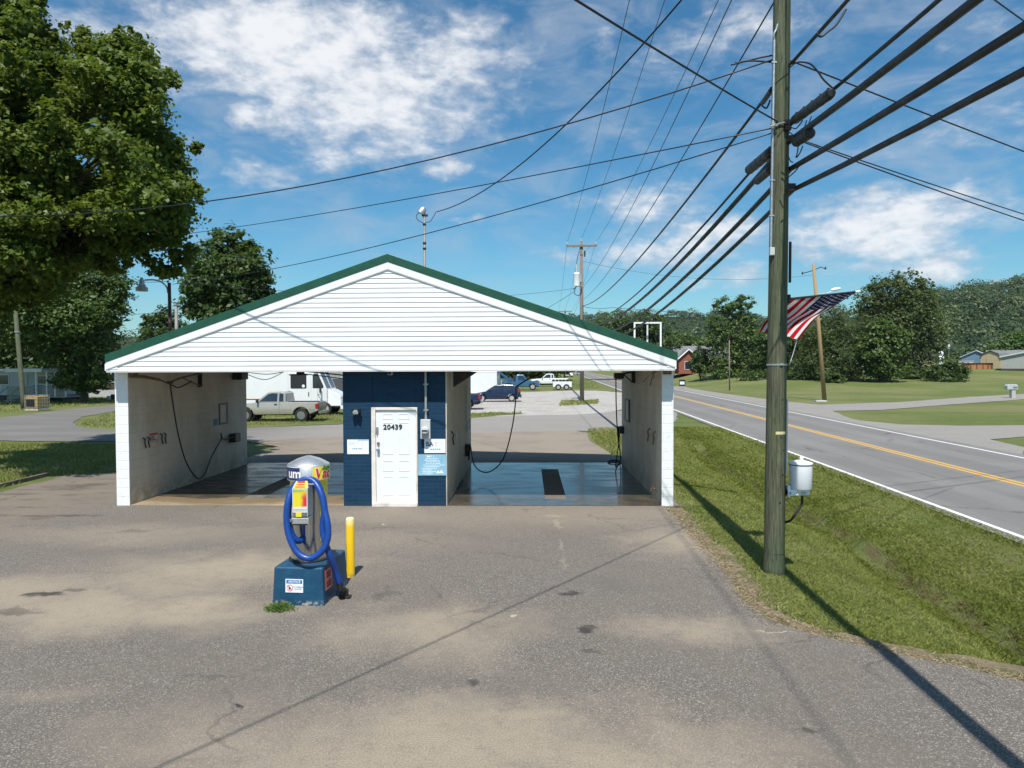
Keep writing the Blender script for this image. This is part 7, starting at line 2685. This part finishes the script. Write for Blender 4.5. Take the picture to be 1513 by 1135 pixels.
def crown_arrays(lobes, n, size, rng, clump=26, inner=.45, aspect=.62, droop=.0, spread=(.10, .24)):
    """lobes: (cx,cy,cz,rx,ry,rz). Returns V,F,tint"""
    Lb = np.array(lobes, dtype=float)
    wgt = (Lb[:, 3] * Lb[:, 4] + Lb[:, 3] * Lb[:, 5] + Lb[:, 4] * Lb[:, 5])
    nc = max(4, n // clump)
    li = rng.choice(len(Lb), nc, p=wgt / wgt.sum())
    dirv = unit(rng.normal(size=(nc, 3)))
    rad = inner + (1.03 - inner) * rng.uniform(0, 1, nc) ** .45
    rad *= 1 + .16 * rng.normal(size=nc) * (rad > .8)
    cc = Lb[li, :3] + dirv * Lb[li, 3:] * rad[:, None]
    csz = (Lb[li, 3:].mean(1)) * rng.uniform(spread[0], spread[1], nc)
    ctint = rng.uniform(0, 1, nc)
    ci = rng.integers(0, nc, n)
    off = rng.normal(size=(n, 3))
    off[:, 2] *= .62
    pos = cc[ci] + off * csz[ci][:, None]
    nrm = unit(dirv[ci] * .5 + np.array([0, -.15, .75]) + rng.normal(size=(n, 3)) * .5)
    a = unit(np.cross(nrm, rng.normal(size=(n, 3))))
    b = np.cross(nrm, a)
    s = size * rng.uniform(.45, 1.45, n)
    h = (s * .5)[:, None]
    w = (s * .5 * aspect)[:, None]
    if droop:
        a[:, 2] -= droop
        a = unit(a)
    V = np.stack([pos - a * h, pos + b * w + nrm * w * .25, pos + a * h, pos - b * w + nrm * w * .25], 1).reshape(-1, 3)
    i = np.arange(n) * 4
    F = np.stack([i, i + 1, i + 2, i + 3], 1)
    tint = np.clip(ctint[ci] * .55 + rng.uniform(0, 1, n) * .45, 0, 1)
    return V, F, np.repeat(tint, 4)


def px_lobes(spec, D, depth=1.0, seed=0):
    """image lobes (px,py,rx,ry[,dD]) -> world ellipsoids at about depth D"""
    rg = random.Random(seed)
    out = []
    for s in spec:
        px, py, rx, ry = s[:4]
        dd = s[4] if len(s) > 4 else rg.uniform(-.35, .35) * rx / FPX * D
        d = D + dd
        c_ = atD(px, py, d)
        k = d / FPX
        out.append((c_.x, c_.y, c_.z, rx * k, depth * .5 * (rx + ry) * k, ry * k))
    return out


def tree(name, label, lobes, base, n, size, mat, seed, trunk_r=.25, cat='tree', group=None, inner=.45, clump=26, limbs=True, droop=0.0, aspect=.62, spread=(.10, .24)):
    rng = np.random.default_rng(seed)
    base = Vector(base)
    tt = thing(name, base, label, cat, group)
    V, F, ti = crown_arrays(lobes, n, size, rng, clump, inner, aspect, droop, spread)
    V = V - np.array(base)
    quads_object('crown', V, F, mat, ti, tt)
    tb = MB()
    cen = Vector((sum(l[0] for l in lobes) / len(lobes), sum(l[1] for l in lobes) / len(lobes), sum(l[2] for l in lobes) / len(lobes)))
    zlow = min(l[2] - l[5] for l in lobes)
    fork = Vector((base.x + (cen.x - base.x) * .3, base.y + (cen.y - base.y) * .3, max(base.z + .8, zlow + .2 * (cen.z - zlow))))
    top = Vector((cen.x, cen.y, cen.z + .3 * (cen.z - zlow)))
    rg = random.Random(seed)
    tb.tube(bez([base - Vector((0, 0, .2)), base + Vector((0, 0, .25)), base.lerp(fork, .55) + Vector((rg.uniform(-.1, .1), rg.uniform(-.1, .1), 0)), fork, fork.lerp(top, .6), top], 4), [trunk_r * (1.25 - .055 * i) for i in range(21)], 10)
    if limbs:
        for l in (lobes if limbs is True else [q_ for q_ in lobes if q_[3] > .5][::4]):
            e = Vector(l[:3]) + Vector((rg.uniform(-.3, .3) * l[3], rg.uniform(-.3, .3) * l[4], .25 * l[5]))
            st = fork.lerp(top, rg.uniform(0, .45))
            mid = st.lerp(e, .5) + Vector((rg.uniform(-.1, .1) * l[3], rg.uniform(-.1, .1) * l[4], .1 * l[5]))
            tb.tube(bez([st, mid, e], 4), [trunk_r * (.42 - .04 * i) for i in range(9)], 6)
            for _ in range(3):
                e2 = Vector(l[:3]) + Vector((rg.uniform(-.8, .8) * l[3], rg.uniform(-.8, .8) * l[4], rg.uniform(-.6, .8) * l[5]))
                tb.tube([mid.lerp(e, .4), mid.lerp(e2, .6) + Vector((0, 0, .05 * l[5])), e2], [trunk_r * .16, trunk_r * .1, trunk_r * .04], 5)
    tb.build('trunk', 'bark', tt, True, smooth='all')
    return tt


def gbase(px, D, z=None):
    q = atD(px, 600, D)
    return Vector((q.x, q.y, ground_z(q.x, q.y) if z is None else z))


# big tree in the left foreground
SIL = [(-120, -60), (54, -60), (58, -20), (66, 20), (78, 42), (90, 50), (97, 30), (118, 40), (150, 54), (175, 44), (192, 40), (206, 52), (228, 66), (238, 86), (232, 112), (262, 110), (264, 124), (246, 140), (256, 160), (254, 190), (268, 215), (276, 250), (302, 288), (298, 304),
       (274, 318), (286, 345), (270, 362), (240, 376), (212, 372), (190, 392), (168, 380), (146, 410), (128, 436), (104, 412), (82, 440), (52, 470), (24, 446), (0, 478), (-120, 490)]


def inside(x, y, poly):
    c_ = False
    j = len(poly) - 1
    for i in range(len(poly)):
        if (poly[i][1] > y) != (poly[j][1] > y) and x < (poly[j][0] - poly[i][0]) * (y - poly[i][1]) / (poly[j][1] - poly[i][1]) + poly[i][0]:
            c_ = not c_
        j = i
    return c_


def dist_poly(x, y, poly):
    p_, best = Vector((x, y)), 1e9
    for i in range(len(poly)):
        a, b_ = Vector(poly[i]), Vector(poly[(i + 1) % len(poly)])
        d = b_ - a
        f = max(0, min(1, (p_ - a).dot(d) / max(1e-6, d.length_squared)))
        best = min(best, (p_ - a - d * f).length)
    return best


HOLES = [(84, 104, 11), (152, 180, 12), (172, 205, 8), (126, 236, 8), (100, 75, 8), (222, 175, 8)]


def leafy_lobes(sil, D, n, rmin, rmax, spread, seed, holes=()):
    rg = random.Random(seed)
    xs, ys_ = [q[0] for q in sil], [q[1] for q in sil]
    out, tries = [], 0
    while len(out) < n and tries < 40000:
        tries += 1
        x, y = rg.uniform(min(xs), max(xs)), rg.uniform(min(ys_), max(ys_))
        if not inside(x, y, sil):
            continue
        e = dist_poly(x, y, sil)
        r_ = min(rg.uniform(rmin, rmax), max(7, e * 1.05))
        if any(math.hypot(x - h[0], y - h[1]) < h[2] + r_ * .8 for h in holes) and rg.random() < .93:
            continue
        if r_ < rmin * .7 and rg.random() < .35:
            continue
        dd = D + rg.uniform(-1, 1) * spread * min(1, .25 + e / 90)
        c_ = atD(x, y, dd)
        k = dd / FPX * r_
        out.append((c_.x, c_.y, c_.z, k, k, k * rg.uniform(.6, .85)))
    return out


lobes = leafy_lobes(SIL, 21.0, 620, 14, 36, 3.6, 5, HOLES)
for (px, py) in ((250, 112), (262, 118), (289, 214), (296, 222), (100, 36), (122, 44), (188, 44), (198, 50), (300, 292)):
    c_ = atD(px, py, 21)
    lobes.append((c_.x, c_.y, c_.z, .16, .16, .17))
CHAIN = [(196, 376), (210, 384), (224, 390), (236, 397), (246, 402), (258, 396), (270, 384), (282, 372), (230, 384), (262, 378), (150, 392), (160, 398), (172, 394)]
for (px, py) in CHAIN:
    c_ = atD(px, py, 20.6)
    lobes.append((c_.x, c_.y, c_.z, .30, .3, .16))
big_twigs = [((246, 402), (200, 366)), ((284, 372), (236, 384)), ((172, 394), (168, 370)), ((255, 112), (225, 128)), ((293, 218), (262, 216)), ((112, 38), (112, 62)), ((193, 44), (192, 66)), ((300, 292), (270, 300)), ((283, 345), (262, 340)), ((272, 372), (250, 372)), ((232, 68), (215, 85)), ((262, 165), (238, 175))]
big = tree('broadleaf_tree', 'largest and nearest tree, leafy branches hanging over the shaded grass beside the car wash', lobes, gbase(-95, 21.5, 0), 330000, .15, 'leaf_maple', 11, .26, inner=.35, clump=24, droop=.35, limbs='few', spread=(.16, .46))

b = MB()
for a_, b2_ in big_twigs:
    b.tube(bez([Vector(atD(b2_[0], b2_[1], 21)), Vector(atD((a_[0] + b2_[0]) / 2, (a_[1] + b2_[1]) / 2 - 2, 21)), Vector(atD(a_[0], a_[1], 21))], 4), .012, 5)
b.build('twigs', 'bark', big, True)
G_L = 'trees behind the homes on the left'
tree('broadleaf_tree', 'bushy leafy tree standing between the porch and the dark home', px_lobes([(150, 432, 36, 34), (112, 460, 44, 38), (70, 425, 60, 50), (120, 405, 50, 36), (172, 425, 18, 26), (30, 420, 50, 50), (95, 510, 36, 30), (140, 500, 30, 34), (168, 462, 18, 24), (120, 545, 30, 22), (65, 495, 34, 24), (150, 535, 20, 22), (112, 562, 34, 16), (146, 560, 24, 16), (128, 572, 18, 9)], 62, 1, 3), gbase(124, 63, 0), 48000, .28, 'leaf_mid', 12, .3, group=G_L)
tree('broadleaf_tree', 'spreading shade tree whose crown hangs over the mobile home', px_lobes([(20, 452, 80, 46), (-50, 450, 90, 60), (90, 430, 60, 40), (20, 395, 70, 45), (110, 462, 44, 34), (-60, 400, 80, 50), (60, 480, 40, 26)], 60, 1.3, 44), gbase(-70, 62, 0), 40000, .27, 'leaf_mid', 131, .34, group=G_L)
tree('broadleaf_tree', 'dark tree mass behind the flat roofed mobile home', px_lobes([(20, 470, 80, 50), (-50, 480, 90, 70), (60, 505, 60, 40), (0, 515, 80, 40), (90, 470, 60, 45)], 82, 1, 4), gbase(10, 82, 0), 20000, .5, 'leaf_dark', 13, .35, group=G_L)
tree('broadleaf_tree', 'dark tree rising behind the roof of the dark home', px_lobes([(175, 545, 26, 26), (130, 540, 30, 30), (90, 540, 40, 30)], 80, 1, 5), gbase(140, 81, 0), 6500, .5, 'leaf_dark', 14, .25, group=G_L)
tree('broadleaf_tree', 'rounded dark green tree rising behind the left roof slope', px_lobes([(338, 362, 26, 24), (372, 372, 16, 16), (308, 388, 28, 28), (362, 400, 32, 30), (330, 415, 46, 34), (292, 425, 22, 26), (385, 425, 18, 22), (300, 455, 30, 28), (345, 460, 50, 36), (385, 460, 26, 30)], 47, 1, 6), gbase(335, 47, 0), 21000, .30, 'leaf_dark', 15, .3, inner=.5)
tree('conifer_tree', 'small dark evergreen peeking over the roof below the street lamp', px_lobes([(228, 482, 15, 20), (246, 474, 17, 17), (262, 485, 14, 18), (240, 505, 32, 22)], 76, 1, 7), gbase(238, 76, 0), 6000, .34, 'leaf_dark', 16, .2)
tree('broadleaf_tree', 'dark low tree seen through the right bay behind the white pickup', px_lobes([(795, 542, 38, 14), (765, 540, 26, 14), (830, 540, 22, 12)], 116, 1, 8), gbase(800, 116, 0), 6500, .5, 'leaf_dark', 17, .3)
G_R = 'trees across the road'
tree('broadleaf_tree', 'dark wide tree mass just above the right end of green roof', px_lobes([(905, 486, 30, 22), (948, 478, 32, 18), (975, 492, 24, 22), (925, 510, 46, 24), (970, 520, 30, 20), (890, 505, 24, 20)], 150, 1, 9), gbase(935, 150), 13000, .62, 'leaf_dark', 18, .4, group=G_R)
tree('broadleaf_tree', 'mid green low tree between the roof end and brick house', px_lobes([(1008, 502, 22, 11), (1000, 516, 18, 14), (1028, 508, 16, 9), (985, 515, 18, 14)], 172, 1, 10), gbase(1005, 172), 5500, .62, 'leaf_mid', 19, .3, group=G_R)
tree('broadleaf_tree', 'tall airy tree with pale lit top left of the utility pole', px_lobes([(1070, 450, 14, 13), (1098, 447, 16, 12), (1085, 462, 18, 14), (1064, 478, 20, 15), (1104, 474, 16, 14), (1088, 495, 30, 20), (1058, 505, 16, 14), (1115, 500, 18, 16), (1075, 528, 32, 24), (1108, 530, 28, 24), (1085, 550, 34, 14)], 118, 1, 11), gbase(1084, 118), 15000, .44, 'leaf_mid', 20, .35, group=G_R, inner=.5)
tree('broadleaf_tree', 'small dark tree in front of the brick house', px_lobes([(1035, 525, 11, 14), (1037, 540, 14, 14), (1030, 538, 10, 12)], 120, 1, 12), gbase(1035, 120), 3800, .36, 'leaf_dark', 21, .15, group=G_R)
tree('broadleaf_tree', 'dark rounded tree directly behind the utility pole and flag', px_lobes([(1150, 505, 30, 24), (1180, 515, 34, 28), (1135, 530, 28, 26), (1170, 545, 44, 20), (1205, 500, 24, 20)], 112, 1, 13), gbase(1160, 112), 12500, .44, 'leaf_dark', 22, .35, group=G_R)
tree('broadleaf_tree', 'tallest dark tree of the clump right of the flag', px_lobes([(1300, 424, 22, 14), (1340, 414, 26, 12), (1362, 428, 14, 14), (1320, 440, 44, 26), (1350, 460, 34, 32), (1290, 455, 28, 26), (1372, 490, 18, 30), (1330, 490, 52, 36), (1355, 525, 32, 26), (1300, 500, 40, 40)], 112, 1, 14), gbase(1345, 112), 24000, .46, 'leaf_olive', 23, .5, group=G_R)
tree('broadleaf_tree', 'olive feathery tree behind the leaning pole', px_lobes([(1232, 470, 26, 18), (1255, 492, 34, 26), (1215, 505, 30, 24), (1245, 525, 46, 30), (1205, 535, 30, 22), (1240, 550, 44, 14)], 102, 1, 15), gbase(1240, 102), 15000, .40, 'leaf_olive', 24, .35, group=G_R, aspect=.4)
tree('broadleaf_tree', 'bright leafy tree at the front right of the clump', px_lobes([(1300, 492, 24, 20), (1322, 505, 18, 22), (1290, 520, 26, 26), (1318, 530, 20, 22), (1300, 545, 26, 14)], 98, 1, 16), gbase(1304, 98), 9500, .42, 'leaf_mid', 25, .3, group=G_R)
tree('round_bush', 'big round dark green bush standing alone on the lawn by the side street', px_lobes([(1380, 552, 15, 14), (1410, 548, 17, 16), (1396, 543, 16, 14), (1395, 560, 26, 11), (1418, 558, 8, 10)], 99, 1, 17), gbase(1397, 99), 7000, .32, 'leaf_dark', 26, .12, cat='bush')
tree('broadleaf_tree', 'bright green tree behind the grey metal building', px_lobes([(1490, 512, 24, 18), (1510, 505, 24, 20), (1475, 525, 20, 14), (1540, 505, 30, 22)], 152, 1, 18), gbase(1500, 152), 8000, .6, 'leaf_bright', 27, .35, group=G_R)
tree('broadleaf_tree', 'small pale silvery tree between the bush and the sheds', px_lobes([(1437, 522, 12, 8), (1432, 532, 14, 10), (1446, 530, 10, 9)], 158, 1, 19), gbase(1437, 158), 3500, .5, 'leaf_pale', 28, .2, group=G_R)
for i, (px, py, rx, D) in enumerate(((1232, 560, 14, 97), (1340, 552, 22, 104), (1120, 556, 26, 108), (1170, 558, 28, 104))):
    tree('shrub', ('low shrub at the foot of the olive tree', 'low shrub right of the bright leafy tree', 'low shrub under the tall airy tree', 'low shrub under the dark tree behind the pole')[i], px_lobes([(px, py, rx, 8), (px + rx * .4, py + 2, rx * .7, 7)], D, 1, 30 + i), gbase(px, D), 1800, .35, 'leaf_dark', 40 + i, .06, cat='shrub', group='low shrubs under the trees across the road', limbs=False)

# ------------------------------------------------------------------ hills
HILLS = [  # ridge lines in the photograph: (px, top py), depth, foot depth
    ([(-1200, 520), (-300, 500), (300, 490), (700, 478), (890, 466), (960, 463), (1010, 464), (1050, 462), (1110, 466), (1160, 468), (1260, 462), (1330, 455), (1400, 450), (1700, 440), (2300, 440)], 720, 420),
    ([(1180, 535), (1260, 490), (1310, 452), (1345, 440), (1372, 433), (1400, 433), (1440, 428), (1465, 432), (1490, 430), (1513, 423), (1600, 410), (1750, 400), (2100, 400), (2600, 420)], 400, 190)]
hrng = np.random.default_rng(77)
hv_, hf_, ht_ = [], [], []
hcount = 0
m, t = newmat('hill_earth')
t.out(t.pbr(t.mix(t.noise(t.pos(), .05, 5), (.018, .032, .012), (.035, .055, .02)), .95, 0, None, .1))
for hi, (line, Dt, Df) in enumerate(HILLS):
    pts = []
    b = MB()
    NR, NC = 14, 90
    x0h, x1h = line[0][0], line[-1][0]
    grid = []
    for i in range(NC + 1):
        px = x0h + (x1h - x0h) * i / NC
        for (a, b2_) in zip(line, line[1:]):
            if a[0] <= px <= b2_[0]:
                py = a[1] + (b2_[1] - a[1]) * (px - a[0]) / (b2_[0] - a[0])
        tpw = atD(px, py + 6, Dt)
        for j in range(NR + 3):
            f = j / NR
            q = atD(px, 560, Df + (Dt - Df) * min(f, 1) + max(0, f - 1) * 900)
            z = -1 + (tpw.z + 1) * (sstep(0, 1, min(1, f)) * .45 + .55 * min(1, f)) * (1 if f <= 1 else max(0, 1 - (f - 1) * 2.2))
            z += 3.0 * noise.noise(Vector((q.x * .02, q.y * .02, hi))) * min(1, f * 3)
            b.v.append((q.x, q.y, z))
    for i in range(NC):
        for j in range(NR + 2):
            a = i * (NR + 3) + j
            b.f.append((a, a + NR + 3, a + NR + 4, a + 1))
            b.mi.append(0)
    props(b.build('hill', 'hill_earth', smooth='all', fix=False), kind='structure')
    # canopy: many separate crowns over the slope
    vv = np.array(b.v).reshape(NC + 1, NR + 3, 3)
    ntr = (1900, 1500)[hi]
    lob = []
    for k in range(ntr):
        i = hrng.uniform(0, NC)
        px = x0h + (x1h - x0h) * i / NC
        if px < 850 and hi == 0 and hrng.uniform() < .6:
            continue
        if px > 1900 and hrng.uniform() < .6:
            continue
        j = NR * (1 - hrng.uniform(0, 1) ** 1.3) * 1.02
        i0, j0 = min(NC - 1, int(i)), min(NR - 1, int(j))
        q = vv[i0, j0] * (1 - (i - i0)) + vv[i0 + 1, j0] * (i - i0)
        q2 = vv[i0, j0 + 1] * (1 - (i - i0)) + vv[i0 + 1, j0 + 1] * (i - i0)
        q = q + (q2 - q) * (j - j0)
        r_ = hrng.uniform(3.2, 6.2) * (1.15 if hi == 0 else 1)
        lob.append((q[0], q[1], q[2] + r_ * .7, r_, r_, r_ * hrng.uniform(.8, 1.25)))
    lob = np.array(lob)
    per = 190 if hi == 1 else 100
    n = len(lob) * per
    li = np.repeat(np.arange(len(lob)), per)
    dv = unit(hrng.normal(size=(n, 3)))
    dv[:, 2] = np.abs(dv[:, 2]) * 1.0 - .25
    lump = 1 + .22 * np.sin(dv[:, 0] * 5 + li) * np.cos(dv[:, 2] * 6 + li * 1.7)
    pos = lob[li, :3] + dv * lob[li, 3:] * (hrng.uniform(.72, 1.06, n) * lump)[:, None]
    nrm = unit(dv * .9 + np.array([0, -.1, .45]) + hrng.normal(size=(n, 3)) * .22)
    a = unit(np.cross(nrm, hrng.normal(size=(n, 3))))
    bb_ = np.cross(nrm, a)
    s = (.95 if hi == 1 else 1.7) * hrng.uniform(.6, 1.4, n)
    V = np.stack([pos - a * s[:, None] * .5, pos + bb_ * s[:, None] * .4, pos + a * s[:, None] * .5, pos - bb_ * s[:, None] * .4], 1).reshape(-1, 3)
    tint = np.clip(hrng.uniform(0, 1, len(lob)) ** 1.4, 0, 1)
    tint = np.repeat(np.clip(tint[li] * .75 + hrng.uniform(0, .3, n), 0, 1), 4)
    F = (np.arange(n) * 4)[:, None] + np.arange(4)[None, :]
    props(quads_object('hillside_forest', V, F, 'leaf_hill', tint), kind='stuff')

# ------------------------------------------------------------------ grass
m, t = newmat('grass_blade')
a = t.n('ShaderNodeAttribute', attribute_name='tint')
f = a.outputs['Fac']
c = t.mix(t.ramp(f, 0, .5, smooth=False), (.158, .190, .026), (.275, .300, .072))
c = t.mix(t.ramp(f, .55, .95, smooth=False), c, (.38, .36, .17))
pb_ = t.pbr(c, .6, 0, None, .3)
tl = t.n('ShaderNodeBsdfTranslucent')
t.put(tl.inputs[0], c)
ms = t.n('ShaderNodeMixShader')
ms.inputs[0].default_value = .4
t.L.new(pb_, ms.inputs[1])
t.L.new(tl.outputs[0], ms.inputs[2])
t.out(ms.outputs[0])
m, t = newmat('straw_blade')
a = t.n('ShaderNodeAttribute', attribute_name='tint')
t.out(t.pbr(t.mix(a.outputs['Fac'], (.17, .125, .07), (.42, .35, .22)), .8, 0, None, .2))

edge_poly = [(q[0], q[1]) for q in grass_front]
edge_poly = [(3.35, Y_BACK + 16), (3.35, YF)] + edge_poly


def edge_x(y):
    """x of the tarmac edge at depth y"""
    for (a, b_) in zip(edge_poly, edge_poly[1:]):
        lo_, hi_ = min(a[1], b_[1]), max(a[1], b_[1])
        if lo_ <= y <= hi_ and hi_ > lo_:
            return a[0] + (b_[0] - a[0]) * (y - a[1]) / (b_[1] - a[1])
    return None


grng = np.random.default_rng(21)
pts, hs, ws, tn = [], [], [], []
straw = []
N_TRY = 330000
ys = 7.2 + (36 - 7.2) * grng.uniform(0, 1, N_TRY) ** 1.55
us_ = grng.uniform(.15, 7.6, N_TRY)
rnd = grng.uniform(0, 1, (N_TRY, 4))
for k in range(N_TRY):
    y, u = float(ys[k]), float(us_[k])
    # from road frame
    v = (y - RD0.y - RDN.y * u) / RDV.y
    p_ = rxy(u, v)
    ex = edge_x(y)
    if ex is None:
        continue
    w_ = .12 * noise.noise(Vector((p_.x * 1.6, y * 1.6, 2)))
    d_ = p_.x - ex + w_
    if d_ < -.02 or (YF - .2 < y < Y_BACK + .3 and p_.x < xR1 + .06):
        continue
    if d_ < .22 and rnd[k, 0] > max(.08, d_ / .25):
        if rnd[k, 1] < .4:
            straw.append((p_.x, y, -.015))
        continue
    patch = noise.noise(Vector((p_.x * .8, y * .8, 0))) + .5 * noise.noise(Vector((p_.x * 3, y * 3, 7)))
    dz = ditch_z(u)
    if 2.15 + .2 * w_ < u < 2.45 + .3 * w_ and rnd[k, 1] < .85 * sstep(.0, .35, noise.noise(Vector((v * .5, 4, 4)))):
        continue
    lng = .026 + .020 * rnd[k, 2] + (.03 if (1.0 < u < 2.8) else 0) * rnd[k, 3] + (.05 if u < .5 else 0) * rnd[k, 3]
    pts.append((p_.x, p_.y, ground_z(p_.x, p_.y) - .005))
    sc_ = max(1.0, y / 12.0)
    hs.append(lng * (1.15 if y > 18 else 1))
    ws.append(.0058 * sc_ * (1 + rnd[k, 2]))
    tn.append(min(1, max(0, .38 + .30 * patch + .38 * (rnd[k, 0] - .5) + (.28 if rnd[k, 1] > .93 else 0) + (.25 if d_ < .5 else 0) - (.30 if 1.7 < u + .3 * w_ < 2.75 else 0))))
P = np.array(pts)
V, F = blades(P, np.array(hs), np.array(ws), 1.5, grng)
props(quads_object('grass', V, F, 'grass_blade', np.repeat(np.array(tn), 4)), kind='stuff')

# dead stems along the tarmac edge
ns_ = 9000
tt_ = grng.uniform(0, 1, ns_)
seglen = [0]
for a, b_ in zip(grass_front, grass_front[1:]):
    seglen.append(seglen[-1] + math.dist(a, b_))
for k in range(ns_):
    s_ = tt_[k] * seglen[-1]
    for i in range(len(grass_front) - 1):
        if seglen[i] <= s_ <= seglen[i + 1]:
            f_ = (s_ - seglen[i]) / (seglen[i + 1] - seglen[i])
            a, b_ = grass_front[i], grass_front[i + 1]
            x = a[0] + (b_[0] - a[0]) * f_ + grng.normal(.08, .11)
            y = a[1] + (b_[1] - a[1]) * f_ + grng.normal(.06, .10)
            straw.append((x, y, -.012 if x > a[0] else .002))
            break
P = np.array(straw)
n = len(P)
V, F = blades(P, grng.uniform(.008, .024, n), grng.uniform(.004, .009, n), 4.0, grng)
props(quads_object('straw', V, F, 'straw_blade', np.repeat(grng.uniform(0, 1, n), 4)), kind='stuff')

# lawn blades on the left, coarser, and along the strips behind
pts, hs, ws, tn = [], [], [], []


def in_poly(x, y, poly):
    c_ = False
    j = len(poly) - 1
    for i in range(len(poly)):
        if (poly[i][1] > y) != (poly[j][1] > y) and x < (poly[j][0] - poly[i][0]) * (y - poly[i][1]) / (poly[j][1] - poly[i][1]) + poly[i][0]:
            c_ = not c_
        j = i
    return c_


lawns = [([(-40, 728), (0, 722), (62, 703), (100, 701), (172, 697), (172, 655), (0, 655), (-60, 660)], 30000, .09),
         ([(112, 628), (172, 608), (172, 632), (125, 631)], 3500, .12), ([(360, 630), (505, 624), (505, 613), (360, 613)], 5000, .10),
         ([(-20, 612), (90, 602), (172, 596), (172, 586), (90, 586), (-20, 590)], 7000, .14), ([(868, 634), (925, 634), (925, 690), (900, 672), (880, 655)], 6000, .08),
         ([(826, 600), (884, 597), (884, 591), (830, 592)], 2600, .14), ([(697, 616), (770, 612), (770, 609), (697, 611)], 900, .12), ([(845, 572), (882, 572), (880, 563), (845, 562)], 1200, .16)]
for poly, nn_, hh_ in lawns:
    pw_ = [tuple(at(*q)[:2]) for q in poly]
    x0_, x1_ = min(q[0] for q in pw_), max(q[0] for q in pw_)
    y0_, y1_ = min(q[1] for q in pw_), max(q[1] for q in pw_)
    for k in range(nn_):
        x, y = grng.uniform(x0_, x1_), grng.uniform(y0_, y1_)
        if not in_poly(x, y, pw_):
            continue
        if -9.2 < x < 3.4 and YF - .1 < y < Y_BACK + .2:
            continue
        pt_ = noise.noise(Vector((x * .5, y * .5, 3)))
        if pt_ < -.32 + .1 * grng.normal():
            continue
        pts.append((x, y, -.032 if nn_ > 20000 else -.02))
        hs.append(hh_ * grng.uniform(.5, 1.3))
        ws.append(.012 * y / 16 * grng.uniform(.8, 1.6))
        tn.append(np.clip(.45 + .4 * pt_ + .25 * grng.normal(), 0, 1))
V, F = blades(np.array(pts), np.array(hs), np.array(ws), 1.1, grng)
props(quads_object('grass', V, F, 'grass_blade', np.repeat(np.array(tn), 4)), kind='stuff')
# the lawn patches themselves where a paved sheet lies under them
for nm, poly in (('verge', [(360, 632), (510, 626), (510, 611), (360, 611)]), ('verge', [(694, 618), (735, 614), (775, 611), (735, 609), (694, 611)]), ('verge', [(845, 573), (884, 573), (880, 562), (845, 562)])):
    sheet(nm, [tuple(at(*q)[:2]) for q in poly], -.003 if poly[0][0] != 360 else -.004, 'lawn', .5, .22, 9)

# ------------------------------------------------------------------ summer haze
HZ = True
if HZ:
    m, t = newmat('summer_haze')
    vol = t.n('ShaderNodeVolumePrincipled')
    vol.inputs['Color'].default_value = (.80, .88, 1.0, 1)
    vol.inputs['Density'].default_value = .00008
    vol.inputs['Anisotropy'].default_value = .2
    o_ = t.n('ShaderNodeOutputMaterial')
    t.L.new(vol.outputs[0], o_.inputs['Volume'])
    hz = MB().bb(-6200, 6200, -2500, 6500, -6, 118).build('haze', 'summer_haze')
    props(hz, kind='stuff')
